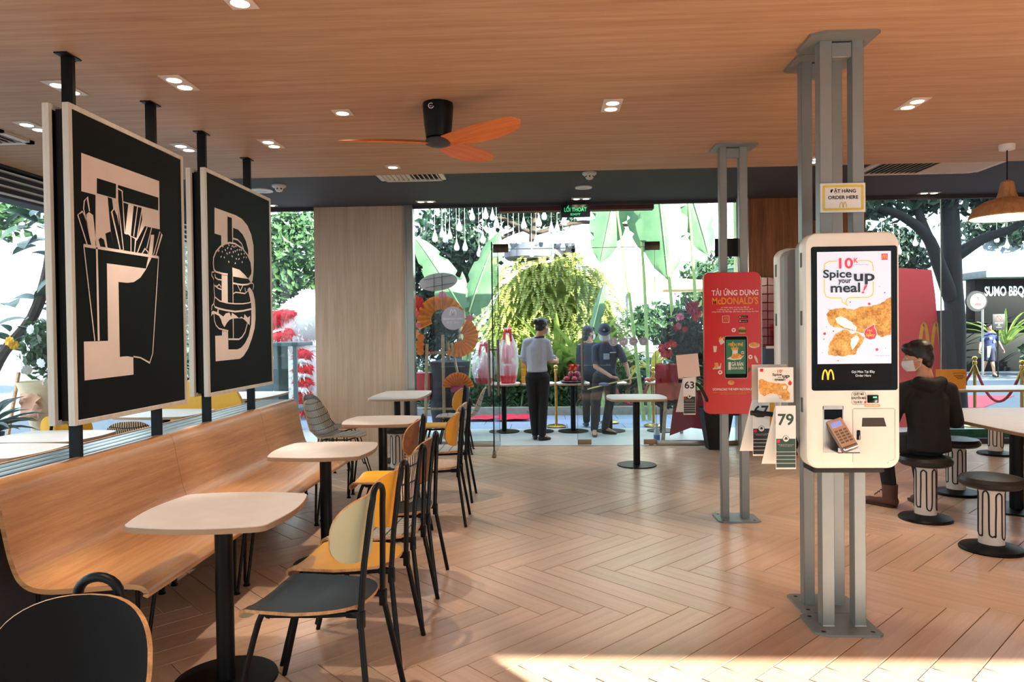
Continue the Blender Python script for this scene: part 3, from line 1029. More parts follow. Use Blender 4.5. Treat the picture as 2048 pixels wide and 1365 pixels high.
w10 = struct('window_10', MB().bx(XL, 3.46, YB - 0.04, YB + 0.02, 0, 0.10).bx(-1.9, -1.84, YB - 0.04, YB + 0.02, 0.1, 2.75).bx(0.8, 0.86, YB - 0.04, YB + 0.02, 0.1, 2.75), dark_grey)
for x0, x1 in ((XL, -1.9), (-1.84, 0.8), (0.86, 3.44)):
    obj('pane', MB().bx(x0, x1, YB - 0.016, YB - 0.004, 0.1, 2.75), glass, w10, smooth=False)
struct('wall_back', MB().bx(XL - 0.2, XR, YB - 0.15, YB, 2.75, 3.5).bx(3.46, 3.54, YB - 0.15, YB, 0, 2.75).bx(XR - 0.1, XR + 0.15, YB - 0.15, YB, 0, 3.5), wall_paint)

# ------------------------------------------------------------------ ceiling fixtures
lens_mat = M('lit_lens', (255, 226, 190), 0.4, var=0.0, emit=22.0)
trim_mat = M('white_trim', (226, 214, 204), 0.5, var=0.03)
def lamp_light(parent, loc, power, size=48, col=(1.0, 0.86, 0.70), aim=None):
    l = bpy.data.lights.new('lamp_light', 'SPOT')
    l.energy = power * LAMP
    l.color = col
    l.spot_size = radians(size)
    l.spot_blend = 0.4
    l.shadow_soft_size = 0.03
    o = bpy.data.objects.new('lamp_light', l)
    COL.objects.link(o)
    o.parent = parent
    o.location = loc
    if aim:
        o.rotation_euler = Vector(aim).to_track_quat('-Z', 'Y').to_euler()
    return o
_dl = {}
def downlight(x, y, z, rz, label, twin=True, power=85, aim=None):
    t = thing('ceiling_downlight', label, 'downlight', (x, y, z), rz, 'recessed ceiling downlights')
    L = 0.25 if twin else 0.125
    key = twin
    if key not in _dl:
        a, b, c = MB(), MB(), MB()
        a.rbox((0, 0, -0.003), (0.122, L, 0.006), 0.002, 1)
        for yy in ((-0.06, 0.06) if twin else (0,)):
            a.lathe([(0.05, -0.0062), (0.046, -0.010), (0.040, -0.0105), (0.039, -0.0062)], 24, (0, yy, 0))
            c.lathe([(0.0001, -0.0085), (0.039, -0.0085), (0.039, -0.0065), (0.0001, -0.0064)], 20, (0, yy, 0))
        _dl[key] = (mesh_of('frame', a, trim_mat), mesh_of('lens', c, lens_mat))
    link('frame', _dl[key][0], t)
    link('lens', _dl[key][1], t)
    lamp_light(t, (0, 0, -0.03), power, aim=aim)
    return t
DL = [(-1.30, 2.99, 0, 1, 'white square downlight at the top edge above the nearest table'),
      (-2.065, 4.00, 0, 1, 'twin downlight right of the nearest black hanger post'),
      (-2.76, 4.03, 0, 1, 'twin downlight half hidden behind the nearest black hanger post'),
      (-2.745, 5.38, 0, 1, 'twin downlight between the two posters, beside the third hanger post'),
      (-2.05, 5.33, 0, 1, 'twin downlight left of the ceiling fan, near the fourth hanger post'),
      (-3.485, 4.75, 0, 1, 'downlight cut off by the left edge of the fries poster'),
      (-1.30, 4.62, 0, 0, 'single square downlight just left of the ceiling fan motor'),
      (-1.30, 6.17, 0, 0, 'small single downlight above the ceiling vent, below the fan'),
      (0.45, 4.62, 0, 1, 'twin downlight right of the ceiling fan'),
      (2.40, 4.75, 0, 1, 'twin downlight right of the tall kiosk posts'),
      (2.35, 6.28, 0, 1, 'small downlight glimpsed between the kiosk posts')]
for x, y, rz, tw_, lb in DL:
    downlight(x, y, ZC, rz, lb, bool(tw_))
for x, y, lb in ((-1.50, 9.10, 'twin downlight in the dark ceiling above the wood pillar'),
                 (0.49, 9.12, 'twin downlight in the dark ceiling beside the exit sign'),
                 (4.86, 9.22, 'twin downlight in the dark ceiling near the pendant lamp'),
                 (-3.58, 9.14, 'twin downlight in the dark ceiling behind the burger poster')):
    downlight(x, y, ZF, pi / 2, lb, True, 60)
for x, y in ((0.45, 1.6), (2.40, 1.9), (-1.30, 1.35), (-2.75, 2.6), (2.4, -0.4), (4.4, 3.0), (4.4, 4.75), (0.45, -0.6), (-3.48, 2.6)):  # unseen lamps added to brighten the front of the room
    downlight(x, y, ZC, 0, 'added twin downlight out of view, brightening the front of the room', True, 100)

# air vents
vm_dark = M('vent_dark', (40, 36, 34), 0.7)
def vent(x, y, z, w, d, label, blades=11):
    t = thing('ceiling_vent', label, 'vent', (x, y, z))
    f = MB()
    e = 0.05
    f.bx(-w / 2, w / 2, -d / 2, -d / 2 + e, -0.02, 0).bx(-w / 2, w / 2, d / 2 - e, d / 2, -0.02, 0)
    f.bx(-w / 2, -w / 2 + e, -d / 2, d / 2, -0.02, 0).bx(w / 2 - e, w / 2, -d / 2, d / 2, -0.02, 0)
    obj('frame', f, trim_mat, t, smooth=False)
    obj('duct', MB().bx(-w / 2 + e, w / 2 - e, -d / 2 + e, d / 2 - e, -0.004, 0), vm_dark, t, smooth=False)
    n = int((w - 2 * e) / 0.05)
    for i in range(n):
        xx = -w / 2 + e + (i + 0.5) * (w - 2 * e) / n
        s = -1 if i < n / 2 else 1
        link('louvre_blade', _blade(d - 2 * e), t, (xx, 0, -0.012), (0, s * radians(38), 0))
    return t
_bl = {}
def _blade(L):
    k = round(L, 3)
    if k not in _bl:
        _bl[k] = mesh_of('louvre_blade', MB().box((0, 0, 0), (0.036, L, 0.003)), trim_mat, smooth=False)
    return _bl[k]
vent(-1.40, 7.35, ZF, 0.71, 0.90, 'white ceiling vent in the dark ceiling above the wood pillar')
vent(4.05, 7.55, ZF, 1.3, 0.9, 'long white ceiling vent to the right of the kiosk posts')
vent(-4.0, 4.95, ZC, 0.5, 0.35, 'white ceiling vent at the left edge of the frame')
# smoke detectors and speaker discs
for x, y, lb in ((-2.97, 7.93, 'white dome smoke detector left of the ceiling vent'), (0.50, 7.64, 'white cone smoke detector above the exit sign')):
    t = thing('smoke_detector', lb, 'smoke detector', (x, y, ZF))
    obj('base', MB().lathe([(0.075, -0.018), (0.078, -0.006), (0.078, 0)], 28), white_plastic, t)
    g = MB().lathe([(0.012, -0.075), (0.03, -0.07), (0.055, -0.035), (0.07, -0.019)], 24)
    obj('sensor_cone', g, white_plastic, t)
    s = MB()
    for k in range(8):
        a = 2 * pi * k / 8
        s.box((0.052 * cos(a), 0.052 * sin(a), -0.042), (0.03, 0.014, 0.004), rot=Matrix.Rotation(a, 3, 'Z') @ Matrix.Rotation(radians(55), 3, 'Y'))
    s_o = obj('slot', s, vm_dark, t, smooth=False)
    s_o['kind'] = 'stuff'
for x, y, r, lb in ((-3.27, 8.18, 0.13, 'flat white speaker disc beside the last hanger post'), (0.48, 8.40, 0.10, 'flat white disc on the dark ceiling behind the smoke detector')):
    t = thing('ceiling_speaker', lb, 'speaker', (x, y, ZF))
    obj('rim', MB().lathe([(r * 0.86, -0.014), (r, -0.012), (r, 0)], 30), white_plastic, t)
    obj('grille', MB().lathe([(0.0001, -0.016), (r * 0.84, -0.013), (r * 0.86, -0.008)], 28), M('grille_white', (206, 204, 204), 0.7), t)

# ceiling fan at rest
ft = thing('ceiling_fan', 'black ceiling fan with three orange wooden blades', 'fan', (-0.655, 4.50, ZC))
obj('motor_housing', MB().lathe([(0.095, 0), (0.097, -0.02), (0.088, -0.14), (0.078, -0.215), (0.05, -0.222)], 36), black_metal, ft)
obj('hub', MB().lathe([(0.072, -0.222), (0.082, -0.232), (0.082, -0.256), (0.05, -0.268), (0.0001, -0.27)], 36), M('hub_grey', (52, 50, 52), 0.5), ft)
fw = wood('fan_blade_wood', (226, 130, 66), (196, 100, 46), 'X', 2.0, 0.4)
def blade_mesh():
    mb = MB()
    n, m = 14, 6
    def P(i, j):
        t = i / n
        x = 0.06 + 0.58 * t
        wid = 0.055 + 0.05 * sin(pi * min(1, t * 1.1) ** 0.8) if t < 0.92 else 0.0
        wid = 0.082 * (0.45 + 0.75 * sin(pi * (0.12 + 0.78 * t)))
        if t > 0.9:
            wid *= sqrt(max(0.0, 1 - ((t - 0.9) / 0.1) ** 2)) * 0.9 + 0.1
        s = (j / m - 0.5)
        y = s * wid * 1.5 + 0.03 * sin(pi * t)
        z = -0.238 - s * wid * 0.55 + 0.02 * t
        return (x, y, z)
    for i in range(n + 1):
        for j in range(m + 1):
            mb.v.append(P(i, j))
    off = len(mb.v)
    for v in list(mb.v):
        mb.v.append((v[0], v[1], v[2] - 0.008))
    q = lambda i, j: i * (m + 1) + j
    for i in range(n):
        for j in range(m):
            a, b, c, d = q(i, j), q(i + 1, j), q(i + 1, j + 1), q(i, j + 1)
            mb.f.append((a, b, c, d)); mb.m.append(0)
            mb.f.append((a + off, d + off, c + off, b + off)); mb.m.append(0)
    ring = [q(i, 0) for i in range(n + 1)] + [q(n, j) for j in range(1, m + 1)] + [q(i, m) for i in range(n - 1, -1, -1)] + [q(0, j) for j in range(m - 1, 0, -1)]
    for k in range(len(ring)):
        a, b = ring[k], ring[(k + 1) % len(ring)]
        mb.f.append((a, a + off, b + off, b)); mb.m.append(0)
    return mb
bme = mesh_of('blade', blade_mesh(), fw)
for a in (-34, 181, 62):
    link('blade', bme, ft, (0, 0, 0), (0, 0, radians(a)))
p = MB()
p.line(circ(0.016, 20), 0.004, (-0.03, -0.0935, -0.04), (1, 0, 0), (0, 0, 1), closed=True)
p.text('mr', (-0.03, -0.0935, -0.045), (1, 0, 0), (0, 0, 1), w=0.018, h=0.009)
obj('maker_badge', p, print_white, ft, smooth=False)

# exit sign
es = thing('exit_sign', 'black hanging exit sign with green lettering above the entrance', 'exit sign', (0.422, 9.28, 2.99))
obj('housing', MB().rbox((0, 0, 0.08), (0.38, 0.05, 0.165), 0.006), M('sign_black', (14, 26, 22), 0.35), es)
obj('hanger', MB().bx(-0.12, -0.11, -0.004, 0.004, 0.16, 0.21).bx(0.11, 0.12, -0.004, 0.004, 0.16, 0.21), black_metal, es, smooth=False)
p = MB().text('LỐI THOÁT', (0, -0.0255, 0.068), (1, 0, 0), (0, 0, 1), h=0.05, w=0.29, bold=B)
p.text('EXIT', (0, -0.0255, 0.018), (1, 0, 0), (0, 0, 1), h=0.026, w=0.13, bold=B)
obj('lettering', p, M('exit_green', (60, 200, 130), 0.5, emit=0.9), es, smooth=False)

# pendant lamps on the right
pw = wood('pendant_wood', (188, 142, 98), (154, 110, 72), 'Z', 2.5, 0.5)
def pendant(x, y, z, label):
    t = thing('pendant_lamp', label, 'pendant lamp', (x, y, z))
    obj('shade', MB().lathe([(0.262, 0.0), (0.268, 0.012), (0.235, 0.085), (0.16, 0.135), (0.075, 0.16), (0.062, 0.20), (0.045, 0.285), (0.022, 0.30), (0.018, 0.298), (0.035, 0.28), (0.05, 0.17), (0.15, 0.128), (0.229, 0.081), (0.262, 0.013), (0.262, 0.0)], 40, cap=False), [pw], t)
    obj('shade_lining', MB().lathe([(0.255, 0.002), (0.222, 0.074), (0.15, 0.12), (0.05, 0.15), (0.0001, 0.155)], 36, cap=False), M('shade_white', (250, 236, 214), 0.6, emit=0.75), t)  # lining glows by itself, standing in for light from the bulb
    obj('bulb', MB().ell((0, 0, 0.075), (0.035, 0.035, 0.045), 14), M('lit_bulb', (255, 224, 180), 0.4, var=0, emit=16), t)
    obj('cable', MB().tube([(0, 0, 0.30), (0, 0, ZC - z - 0.04)], 0.005, 8), black_metal, t)
    obj('ceiling_rose', MB().lathe([(0.005, -0.045), (0.055, -0.042), (0.058, 0)], 24, (0, 0, ZC - z)), white_plastic, t)
    l = bpy.data.lights.new('pendant_light', 'POINT')
    l.energy = 40 * LAMP
    l.color = (1, 0.78, 0.55)
    l.shadow_soft_size = 0.05
    lo = bpy.data.objects.new('pendant_light', l)
    COL.objects.link(lo)
    lo.parent = t
    lo.location = (0, 0, 0.0)
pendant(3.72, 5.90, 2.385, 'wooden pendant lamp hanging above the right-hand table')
# ------------------------------------------------------------------ dividing bench with ledge
bn = thing('banquette_bench', 'long moulded oak bench with high curved back along the left side', 'bench', (-2.05, 3.0, 0))
prof = spline([(-1.705, 0.405), (-1.70, 0.43), (-1.735, 0.458), (-1.82, 0.463), (-2.0, 0.448), (-2.16, 0.44), (-2.25, 0.47), (-2.295, 0.56), (-2.33, 0.72), (-2.352, 0.84), (-2.37, 0.885), (-2.40, 0.903), (-2.43, 0.902)], 5)
def bench_sec(y0, y1, name):
    mb = MB()
    n = len(prof)
    th = 0.022
    nr = []
    for i in range(n):
        a, b = prof[max(0, i - 1)], prof[min(n - 1, i + 1)]
        t = (b - a).normalized()
        nr.append(Vector((t.y, -t.x)))
    A = [(p.x, p.y) for p in prof]
    Bk = [(p.x + q.x * -th, p.y + q.y * -th) for p, q in zip(prof, nr)]
    for y in (y0, y1):
        mb.v += [(x + 2.05, y - 3.0, z) for x, z in A] + [(x + 2.05, y - 3.0, z) for x, z in Bk]
    N2 = 2 * n
    for i in range(n - 1):
        mb.f += [(i, i + 1, N2 + i + 1, N2 + i), (n + i, N2 + n + i, N2 + n + i + 1, n + i + 1)]
        mb.m += [0, 1]
        mb.f += [(i, n + i, n + i + 1, i + 1), (N2 + i, N2 + i + 1, N2 + n + i + 1, N2 + n + i)]
        mb.m += [1, 1]
    mb.f += [(0, N2, N2 + n, n), (n - 1, 2 * n - 1, N2 + 2 * n - 1, N2 + n - 1)]
    mb.m += [1, 1]
    return obj(name, mb, [bench_wood, ply_edge], bn, angle=30)
for y0, y1 in ((2.95, 4.398), (4.402, 5.798), (5.802, 6.66)):
    bench_sec(y0, y1, 'bench_section')
hp = None
def hairpin_mesh(h, w, sp, r=0.0095):
    mb = MB()
    for s in (-1, 1):
        pts = spline([(s * w / 2, 0, h), (s * w * 0.3, sp * 0.6, 0.06), (0, sp * 0.9, 0.018)], 5)
    P = [(-w / 2, 0, h), (-0.025, sp, 0.05), (-0.012, sp, 0.014), (0.012, sp, 0.014), (0.025, sp, 0.05), (w / 2, 0, h)]
    mb.tube(P, r, 8)
    mb.lathe([(0.02, 0.0), (0.022, 0.006), (0.014, 0.016), (0.0001, 0.017)], 14, (0, sp, 0))
    return mesh_of('leg', mb, black_metal)
hpm = hairpin_mesh(0.43, 0.16, 0.03)
for y in (3.1, 4.15, 5.62, 6.55):
    for x in (-1.79, -2.24):
        for dy in ((-0.07, 0.07) if y > 3.2 else (0,)):
            link('leg', hpm, bn, (x + 2.05, y + dy - 3.0, 0), (0, 0, pi / 2))
rl = MB()
for x in (-1.80, -2.2):
    rl.tube([(x + 2.05, 0.0, 0.428), (x + 2.05, 3.6, 0.428)], 0.011, 8)
obj('seat_rail', rl, black_metal, bn)

dv = thing('divider_ledge', 'dark slatted ledge running behind the oak bench, carrying the poster posts', 'ledge', (-2.58, 4.7, 0))
slate = wood('slate_wood', (46, 50, 56), (28, 31, 36), 'Y', 2.5, 0.28, 0.5)
obj('core', MB().bx(-0.05, 0.07, -2.6, 1.95, 0.0, 0.86), dark_grey, dv, smooth=False)
for i in range(3):
    obj('ledge_board', MB().rbox((0.094 - i * 0.078, -0.35, 0.885), (0.075, 4.6, 0.03), 0.003), slate, dv)
obj('edge_strip', MB().rbox((-0.113, -0.35, 0.882), (0.02, 4.6, 0.044), 0.003), ply_edge, dv)

# ------------------------------------------------------------------ hanging posters
def postz(y, k, lb):
    t = thing('hanger_post', lb, 'post', (-2.43, y, 0.90), 0, None)
    obj('post', MB().bx(-0.03, 0.03, -0.012, 0.012, 0, ZC - 0.90), black_metal, t, smooth=False)
    obj('ceiling_plate', MB().rbox((0, 0, ZC - 0.904), (0.07, 0.12, 0.008), 0.002), black_metal, t)
    obj('gusset', MB().prism([(0, 0), (0.05, 0), (0, -0.03)], (0.0, 0.012, ZC - 0.908), (0, 1, 0), (0, 0, 1), 0.004), black_metal, t, smooth=False)
    return t
for y, lb in ((3.575, 'black steel post through the near half of the fries poster'), (4.345, 'black steel post through the far half of the fries poster'),
              (5.005, 'black steel post through the near half of the burger poster'), (5.78, 'black steel post through the far half of the burger poster')):
    postz(y, 0, lb)
frame_mat = wood('pale_frame', (228, 220, 206), (212, 202, 186), 'Z', 2.0, 0.4)
def poster(y0, y1, z0, z1, name, lb):
    yc, w, h = (y0 + y1) / 2, y1 - y0, z1 - z0
    t = thing('hanging_poster', lb, 'poster', (-2.43, yc, z0))
    for s in (1, -1):
        x = s * 0.052
        f = MB()
        e, d = 0.026, 0.036
        for c, dd in (((x, -w / 2 + e / 2, h / 2), (d, e, h)), ((x, w / 2 - e / 2, h / 2), (d, e, h)),
                      ((x, 0, e / 2), (d, w - 2 * e, e)), ((x, 0, h - e / 2), (d, w - 2 * e, e))):
            f.rbox(c, dd, 0.002, 1)
        obj('frame', f, frame_mat, t)
        obj('board', MB().bx(x - 0.012, x + 0.012, -w / 2 + e, w / 2 - e, e, h - e), print_black, t, smooth=False)
    for ys in (-w / 2 + 0.05, w / 2 - 0.08):
        obj('spacer', MB().bx(-0.034, 0.034, ys, ys + 0.03, 0.02, h - 0.02), black_matt, t, smooth=False)
    return t
def art(t, layers):
    """prints on the face of the board: (kind, points) in (y, z) of the poster's own frame"""
    X0 = 0.0642
    for i, (kind, data) in enumerate(layers):
        O = (X0 + 0.0007 * i, 0, 0)
        mb = MB()
        if kind in 'WK':
            for poly in data:
                mb.prism(poly, O, (0, 1, 0), (0, 0, 1), 0.0004)
        elif kind == 'L':
            for w, pts in data:
                mb.line(pts, w, O, (0, 1, 0), (0, 0, 1), 0.0004)
        obj('print', mb, print_black if kind == 'K' else print_cream, t, smooth=False)
ART_F = [('W',[[(-0.466,1.395),(0.275,1.404),(0.271,1.106),(0.106,1.102),(0.02,1.005),(-0.101,1.03),(-0.117,0.934),(-0.365,0.922),(-0.356,1.2),(-0.472,1.197)],[(-0.435,1.085),(-0.414,1.1),(-0.38,1.089),(-0.362,0.96),(-0.357,0.923),(-0.398,0.925),(-0.436,1.066)],[(-0.27,0.846),(0.109,0.85),(0.138,0.923),(0.17,1.059),(0.206,1.064),(0.205,1.01),(0.177,0.927),(0.109,0.845),(0.049,0.792),(-0.019,0.761),(-0.084,0.752),(-0.168,0.752),(-0.17,0.334),(-0.099,0.335),(-0.04,0.327),(-0.041,0.227),(-0.478,0.224),(-0.477,0.424),(-0.274,0.425)]]),('K',[[(-0.343,1.292),(-0.173,1.295),(-0.177,1.213),(-0.346,1.21)],[(-0.154,1.294),(0.261,1.3),(0.258,1.22),(-0.12,1.21),(-0.109,1.266),(-0.159,1.274)],[(-0.251,1.207),(-0.213,1.207),(-0.203,1.154),(-0.22,1.129),(-0.154,0.934),(-0.203,0.931),(-0.231,1.031)],[(-0.161,1.271),(-0.119,1.265),(-0.113,1.201),(-0.101,1.03),(-0.116,0.936),(-0.15,1.033),(-0.161,1.202)],[(-0.113,1.204),(-0.059,1.204),(-0.096,1.035),(-0.102,1.03)],[(-0.006,1.204),(0.075,1.205),(0.079,1.137),(0.03,1.027),(0.016,1.02),(-0.041,1.025)],[(-0.279,1.006),(-0.231,1.024),(-0.203,0.931),(-0.262,0.932)],[(-0.34,0.965),(-0.32,0.979),(-0.292,0.971),(-0.278,0.93),(-0.325,0.93)],[(-0.22,1.132),(-0.195,1.157),(-0.172,1.127),(-0.112,0.939),(-0.146,0.933)],[(-0.101,1.025),(-0.066,1.03),(-0.045,1.02),(-0.053,0.933),(-0.108,0.932)],[(-0.041,1.023),(0.007,1.015),(-0.009,0.933),(-0.048,0.934)],[(0.086,1.068),(0.104,1.055),(0.059,0.933),(-0.004,0.934),(0.006,0.983)],[(0.106,1.102),(0.177,1.103),(0.133,0.935),(0.054,0.932),(0.104,1.057),(0.091,1.069)],[(0.177,1.103),(0.269,1.106),(0.25,1.091),(0.191,0.936),(0.181,0.935),(0.212,1.083),(0.172,1.08)]]),('L',[(0.008,[(-0.435,0.925),(-0.506,1.07),(-0.469,1.094),(-0.453,1.077),(-0.41,0.988)]),(0.008,[(-0.398,0.928),(-0.459,1.11),(-0.452,1.15),(-0.427,1.175),(-0.411,1.104)]),(0.008,[(-0.161,1.273),(-0.119,1.267),(-0.113,1.201),(-0.101,1.03)]),(0.008,[(-0.161,1.273),(-0.161,1.202),(-0.116,0.936)]),(0.008,[(-0.172,1.127),(-0.195,1.157),(-0.22,1.132),(-0.146,0.933)]),(0.008,[(0.032,1.206),(-0.014,1.026)]),(0.008,[(0.077,1.196),(0.021,1.021)]),(0.008,[(-0.044,0.934),(-0.041,1.023),(0.007,1.015),(-0.009,0.933)]),(0.008,[(0.19,0.933),(0.27,1.092),(0.293,1.078),(0.215,0.933)]),(0.008,[(0.129,1.1),(0.018,0.931)]),(0.008,[(0.177,1.102),(0.12,0.971)]),(0.008,[(0.068,0.934),(0.101,0.968),(0.134,0.951),(0.133,0.935)]),(0.016,[(-0.465,0.92),(0.249,0.931)]),(0.008,[(-0.464,0.92),(-0.39,0.427)]),(0.016,[(-0.357,0.922),(-0.357,0.427)]),(0.008,[(0.249,0.931),(0.227,0.778),(0.162,0.342),(0.127,0.287),(0.033,0.321),(-0.04,0.331)])])]
